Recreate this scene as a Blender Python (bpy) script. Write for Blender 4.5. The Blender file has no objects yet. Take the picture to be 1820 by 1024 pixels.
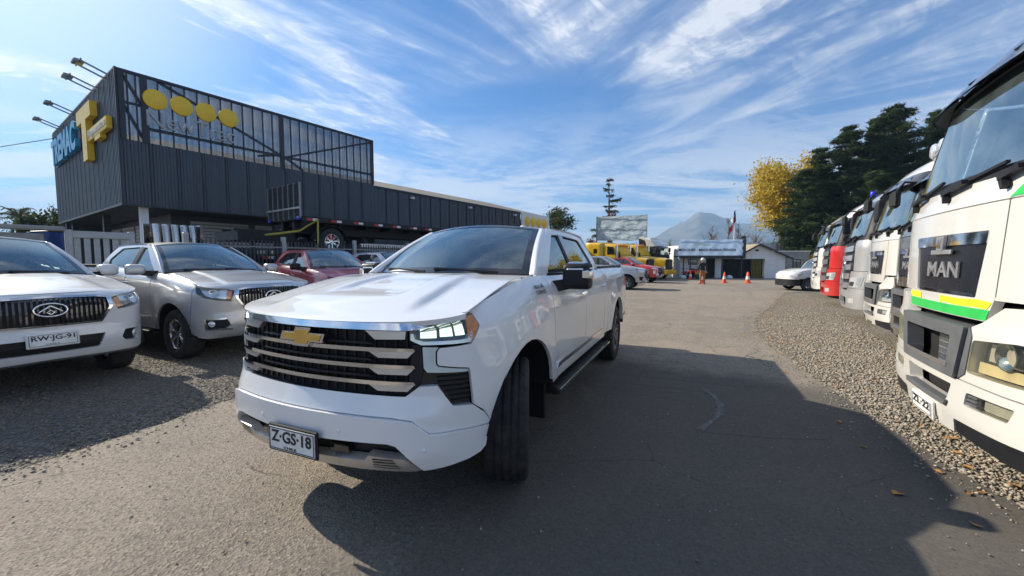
import bpy, bmesh, math, random, bisect
import numpy as np
from mathutils import Vector, Matrix
from mathutils.geometry import delaunay_2d_cdt
R = math.radians
rng = random.Random(7)
scn = bpy.context.scene
COL = scn.collection

# ------------------------------------------------------------------ camera, sky, sun, exposure
cd = bpy.data.cameras.new('camera'); cam = bpy.data.objects.new('camera', cd); COL.objects.link(cam)
cd.sensor_width = 36; cd.lens = 36 * 715 / 1820; cd.clip_start = .05; cd.clip_end = 20000
cam.location = (0, 0, 1.52); cam.rotation_euler = (R(90 - 3.77), 0, 0)
scn.camera = cam
SUN_AZ, SUN_EL = R(-60), R(31.5)          # azimuth from +Y, negative = left
SUN = Vector((math.sin(SUN_AZ) * math.cos(SUN_EL), math.cos(SUN_AZ) * math.cos(SUN_EL), math.sin(SUN_EL)))
sl = bpy.data.lights.new('sun', 'SUN'); sl.energy = 5.0; sl.angle = R(.55); sl.color = (1, .91, .77)
so = bpy.data.objects.new('sun', sl); COL.objects.link(so)
so.rotation_euler = SUN.to_track_quat('Z', 'Y').to_euler(); so.location = (-30, 20, 30)
vs = scn.view_settings
vs.view_transform = 'Standard'; vs.look = 'None'; vs.exposure = 0.7; vs.gamma = 1; vs.use_curve_mapping = False
scn.cycles.max_bounces = 8; scn.cycles.transparent_max_bounces = 24; scn.cycles.caustics_reflective = False
scn.cycles.caustics_refractive = False; scn.cycles.sample_clamp_indirect = 6; scn.cycles.volume_bounces = 0

W = bpy.data.worlds.new('World'); scn.world = W; W.use_nodes = True
def build_world():
    nt = W.node_tree; N = nt.nodes; L = nt.links; N.clear()
    def n(t, **k):
        x = N.new(t)
        for a, b in k.items(): setattr(x, a, b)
        return x
    def math_(op, a, b=None, c=None):
        x = n('ShaderNodeMath', operation=op)
        for i, q in enumerate((a, b, c)):
            if q is None: continue
            if isinstance(q, (int, float)): x.inputs[i].default_value = q
            else: L.new(q, x.inputs[i])
        return x.outputs[0]
    sky = n('ShaderNodeTexSky', sky_type='NISHITA', sun_disc=False, sun_elevation=SUN_EL, sun_rotation=SUN_AZ,
            altitude=200, air_density=1.0, dust_density=.6, ozone_density=3.5)
    tc = n('ShaderNodeTexCoord'); sp = n('ShaderNodeSeparateXYZ'); L.new(tc.outputs['Generated'], sp.inputs[0])
    X, Y, Z = sp.outputs
    zc = math_('MAXIMUM', Z, .035)
    zz = math_('ADD', zc, .10)
    px = math_('DIVIDE', X, zz); py = math_('DIVIDE', Y, zz)
    cb = n('ShaderNodeCombineXYZ'); L.new(px, cb.inputs[0]); L.new(py, cb.inputs[1])
    def noise(rot, scale, sc, det, dist, rough=.6, off=(0, 0, 0)):
        m0 = n('ShaderNodeMapping'); m0.inputs['Rotation'].default_value = (0, 0, R(rot)); L.new(cb.outputs[0], m0.inputs[0])
        mp = n('ShaderNodeMapping'); mp.inputs['Scale'].default_value = scale; mp.inputs['Location'].default_value = off
        L.new(m0.outputs[0], mp.inputs[0])
        t = n('ShaderNodeTexNoise'); t.inputs['Scale'].default_value = sc; t.inputs['Detail'].default_value = det
        t.inputs['Distortion'].default_value = dist; t.inputs['Roughness'].default_value = rough
        L.new(mp.outputs[0], t.inputs['Vector']); return t.outputs[0]
    def ramp(v, a, b, hi=1.0):
        m = n('ShaderNodeMapRange', interpolation_type='SMOOTHSTEP'); L.new(v, m.inputs[0])
        m.inputs[1].default_value = a; m.inputs[2].default_value = b; m.inputs[3].default_value = 0; m.inputs[4].default_value = hi
        return m.outputs[0]
    wa = noise(36, (1.5, .42, 1), .85, 12, 1.5, .62, (2, 1, 0)); wb = noise(-32, (1.6, .42, 1), .85, 12, 1.5, .62, (7, 3, 0))   # wind-drawn cirrus, two sheets
    side = ramp(X, -.25, .42)
    def mix_(f, a, b): return math_('ADD', math_('MULTIPLY', a, math_('SUBTRACT', 1, f)), math_('MULTIPLY', b, f))
    streak = mix_(side, wa, wb)
    big = noise(20, (.9, .7, 1), .55, 4, .6, .5, CLOUD)                     # where the banks lie
    ripples = noise(-35, (1.2, 2.2, 1), 5.5, 8, .8, .68, (9, 2, 0))
    bank = math_('MULTIPLY', ramp(big, .40, .60), math_('SUBTRACT', 1, ramp(X, .34, .62, .65)))
    veil = math_('MULTIPLY', ramp(streak, .30, .66, .55), bank)               # soft milky sheet
    c1 = math_('MULTIPLY', ramp(streak, .44, .72, .85), bank)
    c2 = math_('MULTIPLY', ramp(streak, .48, .76, .65), math_('SUBTRACT', 1.0, bank))
    c3 = math_('MULTIPLY', math_('MULTIPLY', ramp(ripples, .44, .66, .7), ramp(streak, .42, .58)), bank)
    cov = math_('MINIMUM', math_('ADD', math_('ADD', math_('ADD', c1, c2), c3), veil), 1.0)
    low = ramp(Z, .40, .10, 1.0)                                            # banks thicken towards the horizon
    puff = math_('ADD', math_('MULTIPLY', noise(4, (.5, 1.2, 1), 1.1, 10, .8, .66, (1, 1, 0)), .8), math_('MULTIPLY', ripples, .2))
    lown = math_('MULTIPLY', low, ramp(puff, .38, .56))
    lown = math_('MAXIMUM', lown, ramp(Z, .16, .02, .7))
    cov = math_('MINIMUM', math_('MAXIMUM', cov, lown), 1.0)
    cov = math_('MULTIPLY', cov, .88)
    # thin cloud scatters sunlight: brighter towards the sun
    vm = n('ShaderNodeVectorMath', operation='DOT_PRODUCT'); L.new(tc.outputs['Generated'], vm.inputs[0]); vm.inputs[1].default_value = SUN
    glow = math_('MULTIPLY_ADD', math_('POWER', math_('MAXIMUM', vm.outputs['Value'], 0), 3), 3.6, 8.8)
    cov = math_('MAXIMUM', cov, ramp(vm.outputs['Value'], .84, 1.0, .6))       # bright veil round the sun
    cc = n('ShaderNodeMix', data_type='RGBA', blend_type='MULTIPLY'); cc.inputs[0].default_value = 1
    cc.inputs[6].default_value = (.96, .985, 1.04, 1)
    cg = n('ShaderNodeCombineColor'); [L.new(glow, cg.inputs[i]) for i in range(3)]
    L.new(cg.outputs[0], cc.inputs[7])
    mx = n('ShaderNodeMix', data_type='RGBA'); L.new(cov, mx.inputs[0])
    tint = n('ShaderNodeMix', data_type='RGBA', blend_type='MULTIPLY'); tint.inputs[0].default_value = 1
    L.new(sky.outputs[0], tint.inputs[6]); tint.inputs[7].default_value = (.27, .82, 1.30, 1)
    L.new(tint.outputs[2], mx.inputs[6]); L.new(cc.outputs[2], mx.inputs[7])
    bg = n('ShaderNodeBackground'); bg.inputs[1].default_value = SKY_STRENGTH
    L.new(mx.outputs[2], bg.inputs[0])
    out = n('ShaderNodeOutputWorld'); L.new(bg.outputs[0], out.inputs[0])
CLOUD = (3.3, 9.1, 0)
SKY_STRENGTH = .069
HAZE = .00034
build_world()

# ------------------------------------------------------------------ materials
def _nodes(name):
    m = bpy.data.materials.new(name); m.use_nodes = True
    nt = m.node_tree; return m, nt, nt.nodes['Principled BSDF']
def setp(b, **k):
    for a, v in k.items(): b.inputs[a].default_value = v
def c4(c): return (c[0], c[1], c[2], 1)
def tex(nt, kind, scale, detail=4, coord='Object', rough=.6, dist=0, stretch=None):
    tc = nt.nodes.new('ShaderNodeTexCoord'); v = tc.outputs[coord]
    if stretch:
        mp = nt.nodes.new('ShaderNodeMapping'); mp.inputs['Scale'].default_value = stretch
        nt.links.new(v, mp.inputs[0]); v = mp.outputs[0]
    t = nt.nodes.new('ShaderNodeTex' + kind); nt.links.new(v, t.inputs['Vector'])
    t.inputs['Scale'].default_value = scale
    if kind == 'Noise':
        t.inputs['Detail'].default_value = detail; t.inputs['Roughness'].default_value = rough; t.inputs['Distortion'].default_value = dist
    return t
def rampn(nt, src, a, b, lo=0., hi=1.):
    m = nt.nodes.new('ShaderNodeMapRange'); m.interpolation_type = 'SMOOTHSTEP'; nt.links.new(src, m.inputs[0])
    for i, q in enumerate((a, b, lo, hi)): m.inputs[i + 1].default_value = q
    return m.outputs[0]
def mixc(nt, fac, a, b):
    m = nt.nodes.new('ShaderNodeMix'); m.data_type = 'RGBA'
    if isinstance(fac, (int, float)): m.inputs[0].default_value = fac
    else: nt.links.new(fac, m.inputs[0])
    for i, q in ((6, a), (7, b)):
        if isinstance(q, tuple): m.inputs[i].default_value = c4(q)
        else: nt.links.new(q, m.inputs[i])
    return m.outputs[2]
def bump(nt, b, h, strength=.3, dist=.01):
    q = nt.nodes.new('ShaderNodeBump'); q.inputs['Strength'].default_value = strength; q.inputs['Distance'].default_value = dist
    nt.links.new(h, q.inputs['Height']); nt.links.new(q.outputs[0], b.inputs['Normal'])
def plain(name, col, rough=.5, metal=0, var=.12, scale=6, **k):
    m, nt, b = _nodes(name); setp(b, Roughness=rough, Metallic=metal, **k)
    t = tex(nt, 'Noise', scale, 5)
    d = tuple(c * (1 - var) for c in col); l = tuple(min(1, c * (1 + var)) for c in col)
    nt.links.new(mixc(nt, rampn(nt, t.outputs[0], .3, .7), d, l), b.inputs['Base Color'])
    nt.links.new(rampn(nt, t.outputs[0], .3, .7, rough * .85, min(1, rough * 1.2)), b.inputs['Roughness'])
    return m
def paint(name, col, metal=0., dust=.12, rough=.3, dustcol=(.44, .41, .36)):
    m, nt, b = _nodes(name)
    setp(b, Metallic=metal, **{'Coat Weight': 1., 'Coat Roughness': .035, 'Specular IOR Level': .5})
    t = tex(nt, 'Noise', 1.3, 8, rough=.7); f = tex(nt, 'Noise', 90, 2)
    g = nt.nodes.new('ShaderNodeNewGeometry'); sp = nt.nodes.new('ShaderNodeSeparateXYZ'); nt.links.new(g.outputs['Normal'], sp.inputs[0])
    up = rampn(nt, sp.outputs[2], .55, 1., .25, 1.)
    mu = nt.nodes.new('ShaderNodeMath'); mu.operation = 'MULTIPLY'; nt.links.new(rampn(nt, t.outputs[0], .3, .75, 0, dust), mu.inputs[0]); nt.links.new(up, mu.inputs[1])
    nt.links.new(mixc(nt, mu.outputs[0], col, dustcol), b.inputs['Base Color'])
    nt.links.new(rampn(nt, t.outputs[0], .3, .8, rough, rough + .15), b.inputs['Roughness'])
    cr = nt.nodes.new('ShaderNodeMath'); cr.operation = 'MULTIPLY_ADD'; nt.links.new(mu.outputs[0], cr.inputs[0]); cr.inputs[1].default_value = .9; cr.inputs[2].default_value = .015
    nt.links.new(cr.outputs[0], b.inputs['Coat Roughness'])
    return m
def glass(name, tint=(.30, .36, .36), refl=.10, rough=.01, film=.06):
    m, nt, b = _nodes(name); nt.nodes.remove(b); N = nt.nodes; L = nt.links
    tr = N.new('ShaderNodeBsdfTransparent'); tr.inputs[0].default_value = c4(tint)
    gl = N.new('ShaderNodeBsdfGlossy'); gl.inputs['Roughness'].default_value = rough; gl.inputs[0].default_value = (.90, 1, .99, 1)
    lw = N.new('ShaderNodeLayerWeight'); lw.inputs[0].default_value = .5
    p = N.new('ShaderNodeMath'); p.operation = 'POWER'; L.new(lw.outputs['Facing'], p.inputs[0]); p.inputs[1].default_value = 3.2
    mr = N.new('ShaderNodeMath'); mr.operation = 'MULTIPLY_ADD'; L.new(p.outputs[0], mr.inputs[0]); mr.inputs[1].default_value = .9 - refl; mr.inputs[2].default_value = refl
    df = N.new('ShaderNodeBsdfDiffuse'); df.inputs[0].default_value = (.40, .50, .50, 1)      # dust film, its teal tone painted in for bright reflections
    t = tex(nt, 'Noise', 2.5, 6); fd = rampn(nt, t.outputs[0], .35, .8, film * .3, film)
    m0 = N.new('ShaderNodeMixShader'); L.new(fd, m0.inputs[0]); L.new(tr.outputs[0], m0.inputs[1]); L.new(df.outputs[0], m0.inputs[2])
    mx = N.new('ShaderNodeMixShader'); L.new(mr.outputs[0], mx.inputs[0]); L.new(m0.outputs[0], mx.inputs[1]); L.new(gl.outputs[0], mx.inputs[2])
    L.new(mx.outputs[0], N['Material Output'].inputs[0]); return m
M = {}
M['pearl'] = paint('pearl_white_paint', (.84, .84, .83), dust=.04)
M['darkglass'] = plain('dark_cab_glass', (.018, .026, .03), .06, **{'Coat Weight': 1.})
M['panelblack'] = plain('satin_black_panel', (.012, .013, .017), .26)
M['white'] = paint('white_paint', (.72, .72, .705), dust=.30)
M['cream'] = paint('truck_white_paint', (.66, .64, .585), dust=.16, rough=.4)
M['silver'] = paint('silver_paint', (.52, .515, .505), metal=.5, dust=.2, rough=.32)
M['red'] = paint('red_paint', (.52, .03, .035), dust=.15)
M['brightred'] = paint('bright_red_paint', (.55, .012, .008), dust=.1)
M['yellow'] = paint('yellow_paint', (.86, .52, .012), dust=.06)
M['bluegrey'] = paint('light_blue_paint', (.50, .58, .66), dust=.2)
M['bronze'] = paint('bronze_paint', (.17, .15, .115), metal=.5, dust=.25)
M['darkroof'] = paint('dark_grey_roof_paint', (.035, .036, .042), dust=.15)
M['black'] = plain('black_plastic', (.016, .016, .018), .5, **{'Specular IOR Level': .3})
M['greyplastic'] = plain('grey_plastic', (.11, .115, .12), .5)
M['gloss'] = plain('gloss_black', (.01, .01, .012), .08, **{'Coat Weight': 1., 'Coat Roughness': .03})
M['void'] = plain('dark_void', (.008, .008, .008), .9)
M['trim'] = plain('interior_trim', (.03, .03, .032), .7)
M['seat'] = plain('seat_leather', (.035, .034, .035), .5)
M['chrome'] = plain('chrome', (.78, .78, .80), .07, 1, var=.03)
M['satin'] = plain('satin_silver', (.62, .61, .59), .30, .75, var=.06)
M['alloy'] = plain('alloy_wheel', (.45, .45, .46), .25, 1)
M['darkalloy'] = plain('dark_alloy', (.14, .14, .15), .25, .8)
M['steel'] = plain('grey_steel', (.25, .26, .27), .45, .6)
M['gold'] = plain('gold_badge', (.72, .42, .09), .32, .35)
M['amber'] = plain('amber_lens', (.95, .27, .01), .15, **{'Coat Weight': 1.})
M['redlens'] = plain('red_lens', (.45, .01, .01), .15)
M['reflector'] = plain('lamp_reflector', (.85, .86, .86), .16, .55)
M['oldlamp'] = plain('yellowed_reflector', (.70, .62, .42), .3)
M['lampdark'] = plain('lamp_housing', (.06, .06, .065), .25, .3)
M['drl'] = plain('lamp_diffuser', (.62, .70, .66), .18, **{'Coat Weight': 1.})
M['ws'] = glass('windscreen_glass', (.55, .66, .66), .20, film=.16)
M['wstruck'] = glass('cab_windscreen_glass', (.62, .72, .72), .26, film=.30)
M['win'] = glass('side_window_glass', (.09, .10, .105), .15)
M['clearwin'] = glass('clear_window_glass', (.55, .60, .59), .12)
M['lens'] = glass('clear_lens', (.93, .95, .95), .05)
M['oldlens'] = glass('yellowed_lens', (.88, .84, .70), .05, .12)
M['plate'] = plain('plate_white', (.75, .75, .73), .35)
M['lining'] = plain('cab_lining', (.30, .30, .28), .8)
def lit(name, col, e):
    m, nt, b = _nodes(name); setp(b, **{'Base Color': c4(col), 'Emission Color': c4(col), 'Emission Strength': e, 'Roughness': .2}); return m
M['litlamp'] = lit('lit_lamp', (.86, 1, .86), .75)
M['ink'] = plain('black_ink', (.012, .012, .012), .5)
M['green'] = plain('green_vinyl', (.03, .46, .08), .45)
M['lime'] = plain('yellow_vinyl', (.72, .80, .02), .5)
M['bluelens'] = plain('blue_lens', (.01, .03, .55), .2)
def rubber():
    m, nt, b = _nodes('tyre_rubber'); t = tex(nt, 'Noise', 9, 5); f = tex(nt, 'Noise', 160, 2)
    nt.links.new(mixc(nt, rampn(nt, t.outputs[0], .4, .75, 0, .35), (.018, .018, .019), (.10, .088, .07)), b.inputs['Base Color'])
    setp(b, Roughness=.82); bump(nt, b, f.outputs[0], .25, .004); return m
M['rubber'] = rubber()

# ------------------------------------------------------------------ mesh building
class MB:
    def __init__(s): s.v = []; s.f = []; s.sm = []
    def add(s, vs, fs, smooth=False):
        o = len(s.v); s.v += [tuple(p) for p in vs]
        s.f += [tuple(i + o for i in f) for f in fs]; s.sm += [smooth] * len(fs); return s
    def box(s, x0, x1, y0, y1, z0, z1, mtx=None, bev=0):
        if bev:
            e = bev; xs = (x0, x0 + e, x1 - e, x1); ys = (y0, y0 + e, y1 - e, y1); zs = (z0, z0 + e, z1 - e, z1)
            vs = []; idx = {}
            for i in (0, 1):
                for j in (0, 1):
                    for k in (0, 1):
                        X = (xs[0], xs[1]) if i == 0 else (xs[3], xs[2]); Yv = (ys[0], ys[1]) if j == 0 else (ys[3], ys[2]); Z = (zs[0], zs[1]) if k == 0 else (zs[3], zs[2])
                        idx[i, j, k] = len(vs); vs += [(X[0], Yv[1], Z[1]), (X[1], Yv[0], Z[1]), (X[1], Yv[1], Z[0])]
            fs = []
            for a in range(3):
                for sgn in (0, 1):
                    ring = []
                    for (p, q) in ((0, 0), (1, 0), (1, 1), (0, 1)):
                        key = [0, 0, 0]; key[a] = sgn; key[(a + 1) % 3] = p; key[(a + 2) % 3] = q; ring.append(idx[tuple(key)] + a)
                    fs.append(tuple(ring) if sgn else tuple(ring[::-1]))
            for a in range(3):
                b, c = (a + 1) % 3, (a + 2) % 3
                for p in (0, 1):
                    for q in (0, 1):
                        k0 = [0, 0, 0]; k1 = [0, 0, 0]; k0[b] = k1[b] = p; k0[c] = k1[c] = q; k1[a] = 1
                        fs.append((idx[tuple(k0)] + b, idx[tuple(k1)] + b, idx[tuple(k1)] + c, idx[tuple(k0)] + c))
            for k in idx.values(): fs.append((k, k + 1, k + 2))
        else:
            vs = [(x, y, z) for z in (z0, z1) for y in (y0, y1) for x in (x0, x1)]
            fs = [(0, 2, 3, 1), (4, 5, 7, 6), (0, 1, 5, 4), (2, 6, 7, 3), (0, 4, 6, 2), (1, 3, 7, 5)]
        if mtx is not None: vs = [mtx @ Vector(p) for p in vs]
        return s.add(vs, fs)
    def bar(s, p, q, w, h=None, up=(0, 0, 1), bev=0):
        p = Vector(p); q = Vector(q); d = q - p; L = d.length; d.normalize(); u = Vector(up)
        if abs(d.dot(u)) > .98: u = Vector((0, 1, 0))
        y = u.cross(d).normalized(); z = d.cross(y); h = h or w
        m = Matrix(((d.x, y.x, z.x, p.x), (d.y, y.y, z.y, p.y), (d.z, y.z, z.z, p.z), (0, 0, 0, 1)))
        return s.box(0, L, -w / 2, w / 2, -h / 2, h / 2, m, bev)
    def tube(s, pts, r, n=8, caps=True):
        pts = [Vector(p) for p in pts]; rs = r if isinstance(r, (list, tuple)) else [r] * len(pts)
        vs = []; fs = []; prev = None
        for i, p in enumerate(pts):
            d = (pts[min(i + 1, len(pts) - 1)] - pts[max(i - 1, 0)]).normalized()
            if prev is None:
                a = Vector((0, 0, 1)) if abs(d.z) < .9 else Vector((1, 0, 0)); u = d.cross(a).normalized()
            else: u = (prev - d * prev.dot(d)).normalized()
            prev = u; w = d.cross(u)
            for k in range(n):
                t = 2 * math.pi * k / n; vs.append(p + (u * math.cos(t) + w * math.sin(t)) * rs[i])
        for i in range(len(pts) - 1):
            for k in range(n): fs.append((i * n + k, i * n + (k + 1) % n, (i + 1) * n + (k + 1) % n, (i + 1) * n + k))
        s.add(vs, fs, True)
        if caps:
            s.add(vs[:n], [tuple(range(n))[::-1]]); s.add(vs[-n:], [tuple(range(n))])
        return s
    def lathe(s, prof, n=32, mtx=None, mod=None, smooth=True, arc=1.0):
        """prof: (radius, y) swept round the Y axis"""
        vs = []; fs = []; m = len(prof); N = n if arc == 1 else n + 1
        for k in range(N):
            t = 2 * math.pi * arc * k / n
            for i, (r, y) in enumerate(prof):
                rr = r + (mod(k, i) if mod else 0); vs.append(Vector((rr * math.cos(t), y, rr * math.sin(t))))
        for k in range(n):
            k2 = (k + 1) % N
            for i in range(m - 1): fs.append((k * m + i, k * m + i + 1, k2 * m + i + 1, k2 * m + i))
        if mtx is not None: vs = [mtx @ p for p in vs]
        return s.add(vs, fs, smooth)
    def prism(s, poly, t0, t1, mtx=None, smooth=False):
        """poly in local XY, thickness along Z"""
        n = len(poly); vs = [Vector((x, y, t0)) for x, y in poly] + [Vector((x, y, t1)) for x, y in poly]
        if mtx is not None: vs = [mtx @ p for p in vs]
        s.add(vs[n:], [tuple(range(n))]); s.add(vs[:n], [tuple(range(n))[::-1]])
        s.add(vs, [(i, (i + 1) % n, n + (i + 1) % n, n + i) for i in range(n)], smooth); return s
    def blob(s, c, r, e=.5, n=20, m=12):
        """rounded box: a superellipsoid"""
        f = lambda v, p: math.copysign(abs(v) ** p, v)
        def g(a, b):
            u = a * 2 * math.pi; v = (b - .5) * math.pi
            return Vector((c[0] + r[0] * f(math.cos(v), e) * f(math.cos(u), e), c[1] + r[1] * f(math.cos(v), e) * f(math.sin(u), e), c[2] + r[2] * f(math.sin(v), e)))
        return s.grid(g, n, m)
    def grid(s, fn, na, nb, smooth=True, flange=0, ref=None, quads=None):
        vs = [fn(i / na, j / nb) for j in range(nb + 1) for i in range(na + 1)]
        w = na + 1; fs = [(j * w + i, j * w + i + 1, (j + 1) * w + i + 1, (j + 1) * w + i) for j in range(nb) for i in range(na)]
        s.add(vs, fs, smooth)
        if flange: s._flange(vs, fs, flange, ref)
        return s
    def _flange(s, vs, fs, d, ref):
        V = [Vector(p) for p in vs]; nrm = [Vector((0, 0, 0)) for _ in V]; cnt = {}
        for f in fs:
            n = Vector((0, 0, 0))
            for i in range(1, len(f) - 1): n += (V[f[i]] - V[f[0]]).cross(V[f[i + 1]] - V[f[0]])
            for i in f: nrm[i] += n
            for i in range(len(f)):
                a, b = f[i], f[(i + 1) % len(f)]; k = (min(a, b), max(a, b)); cnt[k] = (cnt.get(k, (0, 0, 0))[0] + 1, a, b)
        ref = Vector(ref if ref is not None else (0, 0, 0)); be = [v for v in cnt.values() if v[0] == 1]
        mp = {}; out = []
        for _, a, b in be:
            for i in (a, b):
                if i not in mp:
                    n = nrm[i].normalized()
                    if n.dot(V[i] - ref) < 0: n = -n
                    mp[i] = len(out); out += [V[i], V[i] - n * d]
        s.add(out, [(mp[a], mp[b], mp[b] + 1, mp[a] + 1) for _, a, b in be])
    def panel(s, outline, fn, res, flange=.02, ref=None, holes=(), smooth=True):
        ra, rb = res; loops = []
        for lp in [outline] + list(holes):
            q = []
            for k in range(len(lp)):
                p0, p1 = lp[k], lp[(k + 1) % len(lp)]; d = max(abs(p1[0] - p0[0]) / ra, abs(p1[1] - p0[1]) / rb)
                if d < 1e-4: continue
                m = max(1, math.ceil(d - 1e-6)); q += [(lerp(p0[0], p1[0], t / m) / ra, lerp(p0[1], p1[1], t / m) / rb) for t in range(m)]
            loops.append(q)
        B = np.array([p for q in loops for p in q]); lo, hi = B.min(0), B.max(0)
        gx = np.arange(lo[0] + .5, hi[0], 1.0); gy = np.arange(lo[1] + .5, hi[1], 1.0)
        pts = [Vector(p) for p in B.tolist()]; edges = []; k = 0
        for q in loops: edges += [(k + t, k + (t + 1) % len(q)) for t in range(len(q))]; k += len(q)
        if len(gx) and len(gy):
            Q = np.stack(np.meshgrid(gx, gy), -1).reshape(-1, 2); near = np.full(len(Q), 9.)
            for q in loops:
                A = np.array(q); C2 = np.roll(A, -1, 0)
                for (ax, ay), (cx, cy) in zip(A, C2):
                    l2 = (cx - ax) ** 2 + (cy - ay) ** 2
                    t = np.clip(((Q[:, 0] - ax) * (cx - ax) + (Q[:, 1] - ay) * (cy - ay)) / max(l2, 1e-9), 0, 1)
                    near = np.minimum(near, np.hypot(Q[:, 0] - ax - t * (cx - ax), Q[:, 1] - ay - t * (cy - ay)))
            pts += [Vector(p) for p in Q[inside(Q, loops) & (near > .42)].tolist()]
        vo, _, fo, *_r = delaunay_2d_cdt(pts, edges, [], 0, 1e-5)
        P2 = np.array([tuple(p) for p in vo]); T = np.array([tuple(f) for f in fo]); cen = P2[T].mean(1)
        keep = inside(cen, loops); d1 = P2[T[:, 1]] - P2[T[:, 0]]; d2 = P2[T[:, 2]] - P2[T[:, 0]]; keep &= np.abs(d1[:, 0] * d2[:, 1] - d1[:, 1] * d2[:, 0]) > 1e-5
        used = sorted(set(T[keep].ravel().tolist())); ix = {o: k for k, o in enumerate(used)}
        pts = [(P2[o, 0] * ra, P2[o, 1] * rb) for o in used]; faces = [tuple(ix[i] for i in t) for t in T[keep].tolist()]
        vs = [fn(a, b) for a, b in pts]
        s.add(vs, faces, smooth)
        if flange: s._flange(vs, faces, flange, ref)
        return s
    def mesh(s, name, mats):
        me = bpy.data.meshes.new(name); me.from_pydata(s.v, [], s.f)
        me.polygons.foreach_set('use_smooth', s.sm)
        for m in (mats if isinstance(mats, (list, tuple)) else [mats]): me.materials.append(M[m] if isinstance(m, str) else m)
        me.update(); return me
    def build(s, name, mats, parent=None, loc=None, rot=None, **props):
        return link(name, s.mesh(name, mats), parent, loc, rot, **props)
def link(name, data, parent=None, loc=None, rot=None, mtx=None, **props):
    o = bpy.data.objects.new(name, data); COL.objects.link(o)
    if parent is not None: o.parent = parent
    if mtx is not None: o.matrix_local = mtx
    if loc is not None: o.location = loc
    if rot is not None: o.rotation_euler = rot if isinstance(rot, (tuple, list)) else (0, 0, rot)
    for k, v in props.items(): o[k] = v
    return o
def thing(name, label, cat, loc=(0, 0, 0), rz=0, group=None):
    o = link(name, None, None, loc, rz, label=label, category=cat); o.empty_display_size = .2
    if group: o['group'] = group
    return o
def tag(o, label, cat, group=None):
    o['label'] = label; o['category'] = cat
    if group: o['group'] = group
    return o
def dup(root, loc, rz, label, group=None):
    r = root.copy(); COL.objects.link(r); r.location = loc; r.rotation_euler = (0, 0, rz); r['label'] = label
    if group: r['group'] = group
    for ch in list(root.children):
        c = ch.copy(); COL.objects.link(c); c.parent = r
        for g in list(ch.children):
            d = g.copy(); COL.objects.link(d); d.parent = c
    return r
def inside(Q, loops):
    ins = np.zeros(len(Q), bool)
    for q in loops:
        A = np.array(q)
        for (ax, ay), (cx, cy) in zip(A, np.roll(A, -1, 0)):
            if ay != cy: ins ^= ((ay > Q[:, 1]) != (cy > Q[:, 1])) & (Q[:, 0] < (cx - ax) * (Q[:, 1] - ay) / (cy - ay) + ax)
    return ins
def area2(p): return sum(p[i][0] * p[(i + 1) % len(p)][1] - p[(i + 1) % len(p)][0] * p[i][1] for i in range(len(p)))
def rr(pts, r, n=4):
    """fillet the corners of a polygon"""
    out = []; m = len(pts); rs = r if isinstance(r, (list, tuple)) else [r] * m
    for i in range(m):
        p = Vector(pts[i]).to_2d(); a = Vector(pts[i - 1]).to_2d(); b = Vector(pts[(i + 1) % m]).to_2d()
        da, db = (a - p), (b - p); q = min(rs[i], da.length * .45, db.length * .45)
        if q < 1e-4: out.append((p.x, p.y)); continue
        s0 = p + da.normalized() * q; s1 = p + db.normalized() * q
        for k in range(n + 1):
            t = k / n; v = s0 * (1 - t) ** 2 + p * 2 * t * (1 - t) + s1 * t * t; out.append((v.x, v.y))
    return out
def mir(pts): return [(-a, b) for a, b in pts][::-1]
def sym(pts):
    """right half outline given from centre bottom.. to centre top -> closed symmetric outline"""
    return list(pts) + [(-a, b) for a, b in pts[::-1] if abs(a) > 1e-6]
def lerp(a, b, t): return a + (b - a) * t
def interp(tab, x):
    if x <= tab[0][0]: return tab[0][1]
    for (a, p), (b, q) in zip(tab, tab[1:]):
        if x <= b: return p + (q - p) * (x - a) / (b - a)
    return tab[-1][1]
def smooth(a, b, x):
    t = max(0., min(1., (x - a) / (b - a))); return t * t * (3 - 2 * t)
def crom(pts, n=12):
    P = [Vector(p) for p in pts]; P = [P[0] * 2 - P[1]] + P + [P[-1] * 2 - P[-2]]; out = []
    for i in range(1, len(P) - 2):
        for k in range(n):
            t = k / n; a, b, c, d = P[i - 1], P[i], P[i + 1], P[i + 2]
            out.append(.5 * ((2 * b) + (c - a) * t + (2 * a - 5 * b + 4 * c - d) * t * t + (3 * b - a - 3 * c + d) * t ** 3))
    out.append(P[-2]); return out
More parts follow.
